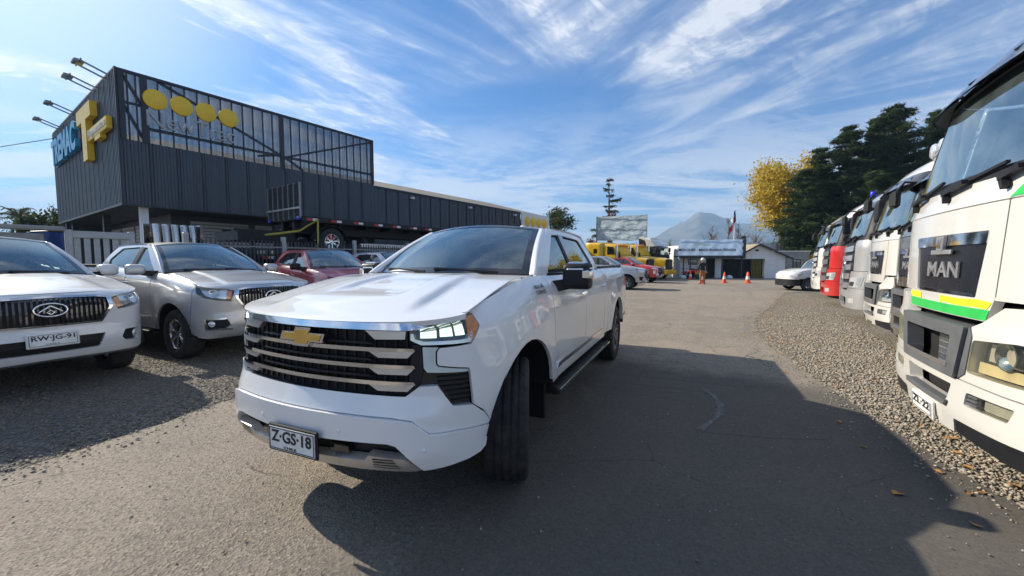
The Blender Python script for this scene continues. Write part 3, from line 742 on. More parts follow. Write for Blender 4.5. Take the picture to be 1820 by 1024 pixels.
# ---------- the big white pickup
def hero_bulge(x, y, t):
    a = abs(y); c0 = lerp(.57, .42, t); k = smooth(.06, .30, t) * (1 - .55 * smooth(.70, 1.0, t))
    r1 = .034 * smooth(c0 + .055, c0 - .02, a)                 # raised middle with a soft shoulder
    c1 = lerp(.36, .24, t); r2 = -.026 * smooth(c1 + .02, c1 - .035, a) * smooth(.30, .55, t) * (1 - smooth(.80, .97, t))
    return k * r1 + r2
def hero_features(c):
    root = c.root; S = c.sz
    S('upper_bumper', sym([(0, .700), (.60, .696), (.70, .684), (.785, .612), (1.140, .588), (1.149, .602), (1.10, .665), (1.03, .722), (.91, .738), (.83, .855), (.735, .855), (.66, .80), (0, .80)]), cen=True, off=lambda s_, z: .008 * (1 - smooth(.85, 1.14, abs(s_))), res=(.06, .02), flange=.05)
    S('bumper_core', sym([(0, .62), (.62, .62), (.74, .56), (1.08, .53), (1.08, .62), (.84, .68), (.74, .76), (0, .76)]), cen=True, off=-.012, flange=0)
    S('front_bumper', sym([(0, .545), (.58, .562), (.625, .552), (.665, .515), (.755, .405), (1.00, .418), (1.09, .432), (1.129, .458), (1.143, .581), (.785, .607), (.70, .679), (.60, .691), (0, .695)]), cen=True, off=lambda s_, z: .03 * (1 - smooth(.85, 1.14, abs(s_))), res=(.06, .025), flange=.06)
    S('lower_intake', sym([(0, .42), (.74, .40), (.68, .57), (0, .57)]), 'black', cen=True, off=-.035, flange=0)
    S('skid_plate', sym([(0, .372), (.40, .382), (.72, .402), (.745, .412), (.668, .478), (.47, .486), (.44, .452), (0, .437)]), 'satin', cen=True, off=.028, flange=.05)
    for k in range(4): S('skid_vent', [(.49, .415 + k * .016), (.64 - k * .01, .418 + k * .016), (.64 - k * .01, .424 + k * .016), (.49, .421 + k * .016)], 'void', off=.031, flange=0)
    S('tow_hook', [(.22, .475), (.34, .475), (.34, .515), (.22, .515)], 'gloss', off=.01, flange=.04)
    # grille
    g = S('grille', sym([(0, .78), (.66, .78), (.755, .84), (.755, 1.10), (.68, 1.16), (0, 1.16)]), 'void', cen=True, off=-.05, flange=0)[0]
    mb = MB()
    for k in range(-10, 11):
        s0 = k * .065; mb.panel([(s0 - .006, .80), (s0 + .006, .80), (s0 + .006, 1.15), (s0 - .006, 1.15)], c.fn(-.04), (.1, .06), .01, c.ref)
    mb.build('grille_mesh', 'black', g)
    for zc in (1.047, .957, .868):
        S('grille_bar', sym([(0, zc - .012), (.50, zc - .012), (.715, zc - .006), (.705, zc + .010), (0, zc + .010)]), 'chrome', cen=True, off=.006, res=(.05, .012), flange=.03)
        S('bar_wing', [(.43, zc - .004), (.50, zc - .044), (.67, zc - .042), (.712, zc - .002)], 'satin', off=.002, res=(.05, .012), flange=.03)
        S('bar_lip', sym([(0, zc + .022), (.46, zc + .022), (.43, zc + .034), (0, zc + .034)]), 'black', cen=True, off=-.02, res=(.05, .02), flange=.03)
    S('bar_wing', [(.42, 1.147), (.48, 1.100), (.655, 1.105), (.66, 1.148)], 'satin', off=.0, res=(.05, .02), flange=.03)
    S('grille_top_bar', sym([(0, 1.152), (.68, 1.154), (.74, 1.160), (1.05, 1.212), (1.055, 1.230), (.68, 1.192), (0, 1.188)]), 'chrome', cen=True, off=.016, res=(.05, .010), flange=.04)
    S('grille_end', [(.67, .79), (.735, .865), (.755, .935), (.745, 1.07), (.70, 1.075), (.68, .95)], 'black', off=-.008, flange=.03)
    # emblem
    f = c.frame(1e-4, 1.092, .022)
    p = [(-.165, -.022), (-.055, -.022), (-.066, -.047), (.047, -.047), (.058, -.022), (.147, -.022), (.165, .022), (.055, .022), (.066, .047), (-.047, .047), (-.058, .022), (-.147, .022)]
    o = MB().prism([(x * 1.08, y * 1.16) for x, y in p], -.02, .0, f).build('emblem', 'chrome', root)
    MB().prism([(x * .94, y * .84) for x, y in p], .0, .004, f).build('emblem_face', 'gold', o)
    # head lamps
    for sg in (1, -1):
        P = (lambda q: q) if sg > 0 else mir
        o = MB().panel(P([(.67, 1.15), (1.095, 1.222), (1.105, 1.16), (1.025, 1.07), (.745, 1.07), (.675, 1.10)]), c.fn(-.045), (.04, .03), .0, c.ref).build('headlight', 'lampdark', root)
        MB().panel(P(rr([(.685, 1.135), (.70, 1.135), (.71, 1.105), (.76, 1.092), (1.01, 1.094), (1.035, 1.13), (1.05, 1.13), (1.03, 1.074), (.745, 1.074), (.685, 1.10)], .006)), c.fn(-.004), (.04, .02), .04, c.ref).build('lamp_frame', 'reflector', o)
        for s0, s1, z0, z1 in ((.735, .83, 1.105, 1.145), (.85, .93, 1.11, 1.16), (.945, 1.01, 1.112, 1.172)):
            MB().panel(P([(s0, z0), (s1, z0), (s1, z1 + .005), (s0, z1 - .004)]), c.fn(-.03), (.02, .02), .0, c.ref).build('lamp_module', 'litlamp', o)
            q = c.frame(sg * (s0 + s1) / 2, (z0 + z1) / 2, -.026)
            MB().lathe([(0, .012), (.010, .010), (.018, .0)], 14, q @ Matrix.Rotation(R(90), 4, 'X')).build('lamp_lens', 'lens', o)
            MB().panel(P([(s0, z1 - .006), (s1, z1 + .003), (s1, z1 + .007), (s0, z1 - .002)]), c.fn(-.018), (.03, .02), .01, c.ref).build('lamp_strip', 'drl', o)
        MB().panel(P(rr([(1.02, 1.10), (1.04, 1.205), (1.095, 1.218), (1.105, 1.16), (1.04, 1.085)], .008)), c.fn(-.004), (.03, .02), .02, c.ref).build('side_marker', 'amber', o)
        MB().panel(P([(.68, 1.148), (1.05, 1.211), (1.095, 1.218), (1.105, 1.16), (1.025, 1.074), (.745, 1.074), (.68, 1.10)]), c.fn(.0), (.04, .03), .0, c.ref).build('lamp_cover', 'lens', o)
    S('running_light', rr([(.752, 1.064), (.758, .95), (.775, .928), (1.005, .915), (1.005, .928), (.835, .955), (.822, .97), (.822, 1.04), (.84, 1.060)], .006), 'drl', off=-.002, res=(.03, .02), flange=.02)
    v = S('bumper_vent', [(.742, .928), (1.01, .906), (1.022, .728), (.91, .744), (.828, .86), (.74, .86)], 'gloss', off=-.03, flange=0)
    for k in range(6):
        z = .752 + k * .027; a = lerp(.915, .83, smooth(.745, .87, z)); S('vent_slat', [(a, z), (1.015, z - .006), (1.015, z + .008), (a, z + .012)], 'black', off=-.012, res=(.05, .03), flange=.02)
    plate(c, .512, 'Z·GS·18', 'CHILE', .062, R(-4))
    for s0, z0 in ((.30, .605), (-.30, .605), (.76, .53), (-.76, .53)):
        MB().lathe([(0, .003), (.011, .002), (.013, 0)], 14, c.frame(s0, z0, .031) @ Matrix.Rotation(R(90), 4, 'X')).build('parking_sensor', 'pearl', root)
    # side trim, running boards, badges, fin
    S('door_moulding', [(c.w.sx(-.68), .615), (c.w.sx(-.72), .655), (c.w.sx(-2.62), .655), (c.w.sx(-2.66), .615)], 'chrome', off=.008, res=(.2, .05), flange=.02)
    S('sill', [(c.w.sx(-.62), .50), (c.w.sx(-.62), .572), (c.w.sx(-2.95), .572), (c.w.sx(-2.95), .50)], None, off=-.02, res=(.3, .05), flange=.03)
    for sg in (1, -1):
        m = MB().box(-2.9, -.62, sg * .96 - .09, sg * .96 + .09, .40, .455, None, .015); o = m.build('running_board', 'black', root)
        MB().box(-2.88, -.64, sg * 1.052 - .004, sg * 1.052 + .006, .43, .45).build('board_trim', 'chrome', o)
        f = c.frame(sg * c.w.sx(-.36), 1.305, .004); m = MB()
        put_text(m, 'HIGH', f @ Matrix.Translation((-.05, .024, 0)), .11, .032, .003); put_text(m, 'COUNTRY', f @ Matrix.Translation((.0, -.022, 0)), .22, .034, .003)
        m.prism([(.02, .012), (.10, .012), (.085, .05), (.072, .028), (.058, .045), (.045, .024)], 0, .003, f); m.build('badge', 'steel', root)
        m = MB().box(-.60, -.565, sg * .80 - .14, sg * .80 + .14, .20, .60, None, .008).build('mud_flap', 'black', root)
        f = Matrix.Translation((-.16, sg * .40, 1.447)) @ Matrix.Rotation(R(90), 4, 'Z') @ Matrix.Rotation(R(-4), 4, 'X'); 
    fin = [(0, 0), (.15, .022), (.05, .085), (.0, .09), (-.05, .02), (-.12, 0)]
    m = MB(); t = Matrix.Translation((-2.32, 0, 1.905)) @ Matrix.Rotation(R(90), 4, 'X')
    m.prism([(.13, 0), (.06, .03), (-.02, .085), (-.07, .09), (-.08, 0)], -.018, .018, t); m.box(-2.42, -2.16, -.045, .045, 1.89, 1.912, None, .01); m.build('roof_fin', 'pearl', root)
    MB().box(-1.235, -1.225, .47, .53, 1.775, 1.80, Matrix.Translation((.0, 0, .0))).build('windscreen_sticker', 'green', root)
hero = dict(
    paint='pearl', plan=[(.955, 0), (.935, .3), (.885, .58), (.82, .75), (.70, .885), (.52, .965), (.28, .998), (0, 1.005), (-.7, 1.01), (-2.0, 1.01), (-3.2, 1.01), (-4.3, 1.0), (-4.9, .975)],
    side=[(.40, -.03), (.55, -.015), (.75, .0), (.95, .004), (1.10, -.004), (1.25, -.022), (1.45, -.05)],
    front=[(.36, -.03), (.42, .01), (.50, .035), (.66, .036), (.70, .034), (.74, .02), (.80, .0), (1.15, -.015), (1.22, -.03), (1.4, -.05)],
    zt=[(-4.9, 1.445), (-3.0, 1.432), (-2.8, 1.41), (-1.5, 1.392), (-.8, 1.402), (-.4, 1.405), (-.1, 1.382), (.2, 1.328), (.45, 1.272), (.64, 1.235), (.95, 1.20)],
    sh=.085, shh=.16, flare=.028, wb=3.745, archr=.535, archz=.445, sill=.56, track=.868, tyre=.42, steer=R(21),
    doors=(-.62, -1.72, -2.74, -2.98, -4.87), railz=1.432, archfront=17,
    fenderfront=[(1.152, .604), (1.11, .67), (1.035, .725), (1.018, .905), (1.01, .935), (.84, .963), (.83, .975), (.83, 1.035), (.845, 1.056), (1.03, 1.064), (1.112, 1.158), (1.098, 1.224), (1.055, 1.236)],
    hoodx=.62, hoods=1.03, hoodoff=-.012, cowl=(-.27, .30, .835), crown=.012, lip=.012, bulge=hero_bulge,
    apillar=((-.50, 1.404), (-1.30, 1.838)), sidetop=lambda x: 1.838 + .034 * math.sin(math.pi * max(0, min(1, (-x - 1.1) / 1.9))), rz=1.86, yt=.672,
    cabrear=((-2.99, 1.43), (-2.80, 1.83)), roofrear=-2.82,
    windows=[[(-.80, 1.415), (-.93, 1.50), (-1.42, 1.795), (-1.66, 1.805), (-1.66, 1.415)], [(-1.79, 1.415), (-1.79, 1.808), (-2.50, 1.79), (-2.71, 1.50), (-2.68, 1.425)]],
    bpillar=[(-1.645, 1.412), (-1.645, 1.812), (-1.80, 1.814), (-1.80, 1.412)],
    wslow=(-.30, .24, .805, 1.425, -.012), wsup=(-1.17, .09, .63, 1.893, .05), beltmat='chrome', win='win',
    mirror=(-.86, 1.135, 1.395, .235, .235, .20), mirrormat='black', mirrorcap='chrome', armdrop=.12, features=hero_features, handle=.20, mirrore=.32)
# ---------- medium pickups
def _unused(mb, f, rx, ry, t, d, n=28):
    pts = [(rx * math.cos(2 * math.pi * k / n), ry * math.sin(2 * math.pi * k / n)) for k in range(n)]
    inn = [((rx - t) * math.cos(2 * math.pi * k / n), (ry - t) * math.sin(2 * math.pi * k / n)) for k in range(n)]
    vs = [f @ Vector((x, y, d)) for x, y in pts] + [f @ Vector((x, y, d)) for x, y in inn] + [f @ Vector((x, y, 0)) for x, y in pts] + [f @ Vector((x, y, 0)) for x, y in inn]
    fs = []
    for k in range(n):
        j = (k + 1) % n; fs += [(k, j, n + j, n + k), (k, 2 * n + k, 2 * n + j, j), (n + k, n + j, 3 * n + j, 3 * n + k)]
    mb.add(vs, fs)
def headlamp(c, ol, inner, amber, z, s0s):
    for sg in (1, -1):
        P = (lambda q: q) if sg > 0 else mir
        o = MB().panel(P(ol), c.fn(-.05), (.05, .04), .0, c.ref).build('headlight', 'lampdark', c.root)
        MB().panel(P(inner), c.fn(-.035), (.05, .04), .0, c.ref).build('lamp_reflector', 'reflector', o)
        for s0, r in s0s:
            q = c.frame(sg * s0, z, -.03) @ Matrix.Rotation(R(90), 4, 'X')
            MB().lathe([(r, .022), (r * .92, .024), (r * .8, .0), (0, -.02)], 20, q).build('lamp_bowl', 'chrome', o)
        if amber: MB().panel(P(amber), c.fn(-.02), (.05, .04), .01, c.ref).build('indicator', 'amber', o)
        MB().panel(P(ol), c.fn(.001), (.05, .04), .0, c.ref).build('lamp_cover', 'lens', o)
T60_HL = [(.53, 1.045), (.70, 1.085), (.92, 1.105), (1.10, 1.105), (1.03, 1.01), (.92, .945), (.72, .905), (.585, .893)]
T60_GR = [(0, .765), (.42, .765), (.525, .93), (.535, .96), (.505, 1.068), (.38, 1.088), (0, 1.10)]
def t60_features(c):
    S = c.sz; root = c.root
    gr = sym(T60_GR); lg = sym([(0, .475), (.385, .475), (.44, .632), (0, .638)])
    fog = rr([(.645, .64), (.915, .635), (.905, .50), (.86, .482), (.655, .498), (.60, .55)], .02)
    fas = sym([(0, .402), (.45, .388), (.9, .378), (1.08, .40), (1.185, .46), (1.125, .62), (1.10, .93), (1.105, 1.115), (.92, 1.118), (.70, 1.10), (.53, 1.078), (0, 1.112)])
    S('front_fascia', fas, cen=True, off=.0, res=(.05, .035), flange=.06, holes=[gr, lg, fog, mir(fog), T60_HL, mir(T60_HL)])
    S('radiator_panel', sym([(0, .44), (.95, .44), (.95, .70), (.56, .74), (.56, 1.12), (0, 1.12)]), 'void', cen=True, off=-.06, flange=0)
    inn = sym([(0, .785), (.405, .785), (.495, .94), (.475, 1.050), (.37, 1.066), (0, 1.076)])
    S('grille_frame', gr, 'chrome', cen=True, off=.008, res=(.05, .04), flange=.05, holes=[inn])
    g = S('grille', inn, 'black', cen=True, off=-.03, flange=0)[0]
    m = MB()
    for k in range(-11, 12):
        x = k * .042; z0 = .79; z1 = 1.07 - .02 * abs(x) / .4
        if abs(x) > .40: z0 = .79 + (abs(x) - .40) * 1.6; z1 -= .02
        m.panel([(x - .008, z0), (x + .008, z0), (x + .008, z1), (x - .008, z1)], c.fn(-.008 if k % 2 else -.014), (.05, .1), .02, c.ref)
    m.build('grille_bars', 'gloss', g)
    f = c.frame(1e-4, .945, .0); m = MB().tube([f @ Vector((.126 * math.cos(2 * math.pi * k / 30), .070 * math.sin(2 * math.pi * k / 30), .012)) for k in range(31)], .0095, 8, False)
    for sg in (1, -1): m.tube([f @ Vector((0, .044, .012)), f @ Vector((sg * .088, -.020, .012))], [.013, .009], 8); m.tube([f @ Vector((0, -.002, .01)), f @ Vector((sg * .03, -.026, .01)), f @ Vector((0, -.048, .01))], .007, 6)
    m.build('emblem', 'chrome', root)
    headlamp(c, T60_HL, [(.62, 1.05), (.92, 1.085), (1.03, 1.075), (.90, .97), (.64, .92)], [(.56, 1.03), (.62, 1.045), (.64, .92), (.595, .91)], 1.0, ((.80, .062),))
    S('lower_mesh', lg, 'black', cen=True, off=-.03, flange=0)
    for k in range(4): S('mesh_slat', sym([(0, .50 + k * .035), (.395 + k * .01, .50 + k * .035), (.40 + k * .01, .51 + k * .035), (0, .51 + k * .035)]), 'black', cen=True, off=-.012, res=(.1, .1), flange=.015)
    S('fog_recess', fog, 'black', off=-.035, flange=0)
    for sg in (1, -1):
        MB().lathe([(0, .01), (.04, .008), (.045, 0), (.05, -.02)], 18, c.frame(sg * .84, .565, -.03) @ Matrix.Rotation(R(90), 4, 'X')).build('fog_lamp', 'reflector', root)
    if c.sp.get('fogtrim'): S('fog_trim', rr([(.645, .655), (.935, .648), (.92, .48), (.58, .47), (.58, .50), (.90, .505), (.905, .628), (.66, .632)], .01), 'chrome', off=.006, res=(.05, .03), flange=.02)
    S('bumper_lip', sym([(0, .375), (.45, .362), (.9, .352), (1.05, .372), (1.06, .398), (.9, .378), (.45, .388), (0, .402)]), 'satin' if c.sp.get('lip_') else 'greyplastic', cen=True, off=-.01, res=(.06, .03), flange=.05)
    if c.sp.get('plate'):
        plate(c, .628, c.sp['plate'], 'CHILE', .03, R(-3), .37, .125, 'plate')
    for sg in (1, -1): MB().box(-2.5, -.62, sg * .93 - .07, sg * .93 + .07, .36, .41, None, .015).build('side_step', 'black', root)
def hilux_features(c):
    S = c.sz; root = c.root
    S('front_fascia', sym([(0, .40), (1.08, .40), (1.185, .46), (1.125, .62), (1.10, 1.115), (.53, 1.09), (0, 1.112)]), cen=True, res=(.06, .05), flange=.06)
    S('grille', sym([(0, .62), (.60, .62), (.66, .80), (.50, 1.02), (0, 1.03)]), 'black', cen=True, off=.015, flange=.03)
    S('grille_frame', sym([(0, 1.03), (.51, 1.02), (.67, .80), (.61, .60), (0, .60), (0, .57), (.66, .58), (.72, .80), (.55, 1.06), (0, 1.07)]), 'satin', cen=True, off=.03, res=(.06, .05), flange=.04)
    for k in range(4): S('grille_bar', sym([(0, .68 + k * .085), (.55, .68 + k * .085), (.55, .70 + k * .085), (0, .70 + k * .085)]), 'greyplastic', cen=True, off=.025, flange=.02)
    S('headlight', [(.56, 1.03), (.75, 1.08), (1.08, 1.09), (.98, .99), (.66, .94)], 'reflector', off=.01, flange=.02)
    S('fog_recess', rr([(.72, .72), (.98, .70), (.95, .52), (.80, .50)], .02), 'black', off=.01, flange=.02)
    S('skid', sym([(0, .38), (.8, .38), (.74, .50), (0, .50)]), 'satin', cen=True, off=.02, flange=.04)
    MB().lathe([(.075, 0), (.085, .012), (.095, 0)], 24, c.frame(1e-4, .90, .03) @ Matrix.Rotation(R(90), 4, 'X')).build('emblem', 'chrome', root)
    if c.sp.get('plate'): plate(c, .56, c.sp['plate'], None, .05)
def l200_features(c):
    S = c.sz; root = c.root
    S('front_fascia', sym([(0, .40), (1.08, .40), (1.185, .46), (1.125, .62), (1.10, 1.115), (.53, 1.09), (0, 1.112)]), cen=True, res=(.06, .05), flange=.06)
    S('grille', sym([(0, .56), (.42, .56), (.58, .74), (.50, 1.02), (0, 1.03)]), 'black', cen=True, off=.012, flange=.03)
    for k in (.80, .92): S('grille_bar', sym([(0, k), (.52, k + .01), (.52, k + .035), (0, k + .025)]), 'chrome', cen=True, off=.025, flange=.02)
    S('chrome_bracket', [(.50, 1.03), (.56, 1.03), (.64, .76), (.54, .60), (.74, .60), (.74, .56), (.44, .56), (.44, .60), (.58, .78)], 'chrome', off=.028, res=(.05, .05), flange=.03)
    S('headlight', [(.58, .99), (.62, 1.07), (1.08, 1.08), (.98, 1.0), (.66, .97)], 'reflector', off=.012, flange=.02)
    S('fog_cluster', rr([(.70, .90), (.92, .90), (.92, .66), (.76, .66)], .03), 'reflector', off=.01, flange=.02)
    S('skid', sym([(0, .38), (.6, .38), (.54, .50), (0, .50)]), 'satin', cen=True, off=.02, flange=.04)
    f = c.frame(1e-4, .96, .035); m = MB()
    for a in (90, 210, 330):
        t = f @ Matrix.Rotation(R(a), 4, 'Z'); m.prism([(0, 0), (.035, .02), (.07, 0), (.035, -.02)], 0, .01, t)
    m.build('emblem', 'chrome', root)
    if c.sp.get('plate'): plate(c, .56, c.sp['plate'], None, .05)
med = dict(
    paint='white', plan=[(.95, 0), (.93, .3), (.87, .58), (.78, .76), (.64, .875), (.45, .928), (.2, .943), (0, .947), (-.7, .95), (-2.0, .95), (-3.0, .948), (-3.8, .94), (-4.44, .915)],
    side=[(.40, -.035), (.55, -.02), (.75, -.006), (.92, .0), (1.05, -.01), (1.25, -.03), (1.45, -.05)],
    front=[(.36, -.05), (.42, -.01), (.55, .02), (.66, .012), (.72, .0), (.95, .004), (1.06, -.015), (1.14, -.06), (1.3, -.09)],
    zt=[(-4.45, 1.40), (-2.9, 1.42), (-2.5, 1.405), (-1.5, 1.325), (-.8, 1.295), (-.4, 1.275), (0, 1.235), (.3, 1.185), (.6, 1.125), (.95, 1.10)],
    sh=.085, shh=.15, flare=.03, wb=3.155, archr=.475, archz=.385, sill=.43, track=.80, tyre=.378, steer=0,
    doors=(-.66, -1.56, -2.44, -2.72, -4.42), railz=1.40, archfront=12,
    fenderfront=[(1.20, .50), (1.135, .62), (1.108, .93), (1.112, 1.122)],
    hoodx=.58, hoods=1.05, hoodoff=-.03, cowl=(-.33, .26, .79), crown=.035, lip=.035,
    bulge=lambda x, y, t: .016 * smooth(lerp(.62, .50, t), lerp(.50, .42, t), abs(y)) * smooth(.02, .2, t),
    apillar=((-.52, 1.285), (-1.36, 1.735)), sidetop=lambda x: 1.735 + .05 * math.sin(math.pi * max(0, min(1, (-x - 1.1) / 1.75))), rz=1.76, yt=.62,
    cabrear=((-2.82, 1.41), (-2.66, 1.72)), roofrear=-2.68,
    windows=[[(-.78, 1.315), (-.96, 1.42), (-1.42, 1.705), (-1.54, 1.715), (-1.52, 1.345)], [(-1.66, 1.36), (-1.68, 1.72), (-2.36, 1.705), (-2.58, 1.50), (-2.50, 1.425)]],
    bpillar=[(-1.525, 1.34), (-1.545, 1.715), (-1.67, 1.722), (-1.645, 1.355)], bpillarmat='black',
    wslow=(-.37, .22, .765, 1.315, -.02), wsup=(-1.20, .12, .575, 1.80, .05), win='clearwin',
    mirror=(-.80, 1.055, 1.345, .23, .17, .17), mirrormat='white', armdrop=.03, features=t60_features, handle=.19, rearbumper='satin', roofcrown=.03, roofdrop=.03)

# ---------- cab-over tractor units
class Truck(Car):
    def __init__(s, sp, name, label, group):
        s.sp = sp; s.w = Wrap(sp['plan']); s.root = thing(name, label, 'truck', group=group); s.ref = (-1.2, 0, 1.5); s.body = sp['paint']
    def fn(s, off=0.):
        lean = s.sp['lean']; tp = s.sp.get('taper', .05)
        def f(sv, z):
            x, y, nx, ny, tx, ty = s.w.at(sv); wgt = max(0., min(1., (x + 1.9) / 1.9)) if z > 1.9 else max(0., min(1., (x + .7) / .7))
            d = interp(lean, z); k = 1 - tp * smooth(2.0, 3.3, z) * .6
            return (x + nx * off + d * wgt, (y + ny * off) * k, z)
        return f
tplan = [(0, 0), (-.012, .4), (-.05, .8), (-.10, 1.0), (-.19, 1.12), (-.34, 1.20), (-.6, 1.235), (-1.2, 1.24), (-2.25, 1.24)]
TW = {}
def build_truck(sp, name, label, group):
    c = Truck(sp, name, label, group); root = c.root; S = c.sz; sx = c.w.sx; P = sp
    zb = P['zbelt']; zw = P['zwin']; zr = P['zroof']; z0 = P['zdoor']
    dA, dB, dC = P.get('doorx', (-.42, -1.36, -2.22))
    ap = 1.08                                    # windscreen edge
    # dark body inside so nothing shows through
    m = MB().box(-1.9, -.28, -1.10, 1.10, .55, zb - .02).box(-2.2, -.5, -.45, .45, .5, 1.2).box(-2.18, -2.12, -1.15, 1.15, .9, zr - .1)
    m.build('cab_floor', 'void', root)
    # windscreen
    wo = rr([(-ap, zb + .03), (ap, zb + .03), (ap - .03, zw), (-ap + .03, zw)], .08)
    S('windscreen', wo, P.get('wsmat', 'wstruck'), cen=True, off=-.004, res=(.08, .08), flange=0)
    big = [(-ap - .28, zb - .02), (ap + .28, zb - .02), (ap + .28, zw + .04), (-ap - .28, zw + .04)]
    S('screen_surround', big, P.get('pillar', c.body), cen=True, res=(.06, .06), flange=.04, holes=[wo])
    S('screen_seal', wo, 'black', cen=True, off=.004, res=(.06, .06), flange=.01, holes=[rr([(-ap + .045, zb + .09), (ap - .045, zb + .09), (ap - .07, zw - .04), (-ap + .07, zw - .04)], .08)])
    # side: door with window, rear corner
    for sg in (1, -1):
        Q = (lambda q: q) if sg > 0 else mir
        d = [(sx(dA), z0), (sx(dA), zw + .02), (sx(dB), zw + .02), (sx(dB), z0)]
        wh = rr([(sx(dA) + .07, zb + .06), (sx(dA) + .16, zw - .06), (sx(dB) - .06, zw - .06), (sx(dB) - .06, zb - .06), (sx(dA) + .35, zb - .06)], .04)
        o = MB().panel(Q(d), c.fn(0), (.12, .1), .03, c.ref, [Q(wh)]).build('door', P.get('doormat', c.body), root)
        MB().panel(Q(wh), c.fn(-.02), (.2, .2), 0, c.ref).build('door_window', 'win', o)
        f = c.frame(sg * (sx(dB) - .14), z0 + .25, 0); MB().box(-.09, .09, -.02, .02, .015, .035, f, .006).build('handle', 'black', o)
        MB().panel(Q([(sx(dB) + .012, z0 - .05), (sx(dB) + .012, zr - .25), (sx(dC), zr - .05), (sx(dC), z0 - .05)]), c.fn(0), (.2, .2), .03, c.ref).build('cab_side', c.body, root)
        MB().panel(Q([(ap + .28 + .004, zw + .05), (sx(dB), zw + .05), (sx(dB), zr - .02), (ap + .28, zr - .25)]), c.fn(0), (.12, .08), .03, c.ref).build('roof_side', P.get('roofmat', c.body), root)
        MB().panel(Q([(sx(dB), zr - .26), (sx(dC), zr - .05), (sx(dC), zr + .02), (sx(dB), zr - .02)]), c.fn(-.004), (.2, .1), .03, c.ref).build('roof_side', P.get('roofmat', c.body), root)
    # roof: front slope and cap
    S('roof_front', [(-ap - .27, zw + .05), (ap + .27, zw + .05), (ap + .27, zr - .25), (ap - .1, zr - .06), (.5, zr), (-.5, zr), (-ap + .1, zr - .06), (-ap - .27, zr - .25)], P.get('roofmat', c.body), cen=True, res=(.08, .06), flange=.03)
    def cap(a, b):
        sv = (a * 2 - 1) * (ap + .26); zf = zr - .25 * smooth(.5, ap + .27, abs(sv)) - .004; p = Vector(c.fn(0)(sv, zf))
        q = Vector((-2.2, (a * 2 - 1) * 1.14, zr + .0)); r = p.lerp(q, b); r.z += .10 * math.sin(math.pi * b * .5 + .0) * (1 - abs(a * 2 - 1) ** 4) - .06 * smooth(.8, 1, abs(a * 2 - 1)); return r
    MB().grid(cap, 20, 12, True, .03, c.ref).build('roof_cap', P.get('roofmat', c.body), root)
    # sun visor
    if P.get('visor'):
        zv = P.get('zvisor', zw); out = P.get('visorout', .11)
        def vis(a, b):
            sv = (a * 2 - 1) * (ap + .12); p = Vector(c.fn(0)(sv, lerp(zv + .10, zv - .07, b))); x, y, nx, ny, _, _ = c.w.at(sv)
            return p + Vector((nx, ny, 0)) * lerp(.03, out, b)
        m = MB().grid(vis, 24, 5, True); m.v += [(x - .012, y, z - .006) for x, y, z in m.v]; n = len(m.f); k = len(m.v) // 2
        m.f += [tuple(i + k for i in f)[::-1] for f in m.f]; m.sm += [True] * n
        m.build('sun_visor', P['visor'], root)
        m = MB()
        for sv in (-.9, -.3, .3, .9):
            m.tube([c.fn(.0)(sv, zv + .1), Vector(vis(sv / (2 * ap + .24) + .5, .5))], .012, 6)
        m.build('visor_bracket', 'black', root)
    # wipers
    m = MB()
    for a, b in ((-.75, -.15), (-.05, .62), (.62, .98)):
        p = Vector(c.fn(.03)(a, zb + .02)); q = Vector(c.fn(.03)(b, zb + .10)); m.bar(p, q, .020, .018); m.bar(Vector(c.fn(.035)(a, zb)), Vector(c.fn(.045)(lerp(a, b, .45), zb + .045)), .034, .03); r = Vector(c.fn(.02)(a + .05, zb - .06)); m.bar(p, r, .04, .035)
    m.build('wiper', 'black', root)
    # mirrors on arms
    for sg in (1, -1) if P.get('mirrors', True) else ():
        p = Vector(c.fn(0)(sg * sx(-.34), zw - .02)); q = p + Vector((.20, sg * .30, -.04))
        o = MB().tube([p, p.lerp(q, .6) + Vector((0, 0, .04)), q], .022, 8).tube([Vector(c.fn(0)(sg * sx(-.42), zb + .12)), q + Vector((0, 0, -.62))], .018, 8).build('mirror_arm', 'black', root)
        MB().blob((q.x + .01, q.y, q.z - .185), (.09, .10, .22), .4).build('mirror', P.get('mirrormat', 'black'), o)
        MB().blob((q.x + .01, q.y, q.z - .52), (.08, .10, .09), .4).build('mirror', P.get('mirrormat', 'black'), o)
        MB().box(q.x - .076, q.x - .068, q.y - .09, q.y + .09, q.z - .42, q.z - .0).build('mirror_glass', 'chrome', o)
    if P.get('frontmirror', True):
        p = Vector(c.fn(0)(-.8, zw + .02)); q = p + Vector((.30, -.02, -.12))
        MB().tube([p, p + Vector((.2, 0, .03)), q], .018, 8).box(q.x - .05, q.x + .06, q.y - .12, q.y + .12, q.z - .26, q.z + .02, None, .04).build('kerb_mirror', 'black', root)
    # wheels, arches, steps, chassis
    if not TW:
        TW['f'] = wheel(None, .50, .32, .30, 10, 'steel', 36); TW['r'] = wheel(None, .50, .56, .30, 10, 'steel', 36)
    for xw, kind, yy in ((-1.32, 'f', 1.04), (-4.95, 'r', .93)):
        for sg in (1, -1): put_wheel(root, TW[kind], (xw, sg * yy, .50), sg)
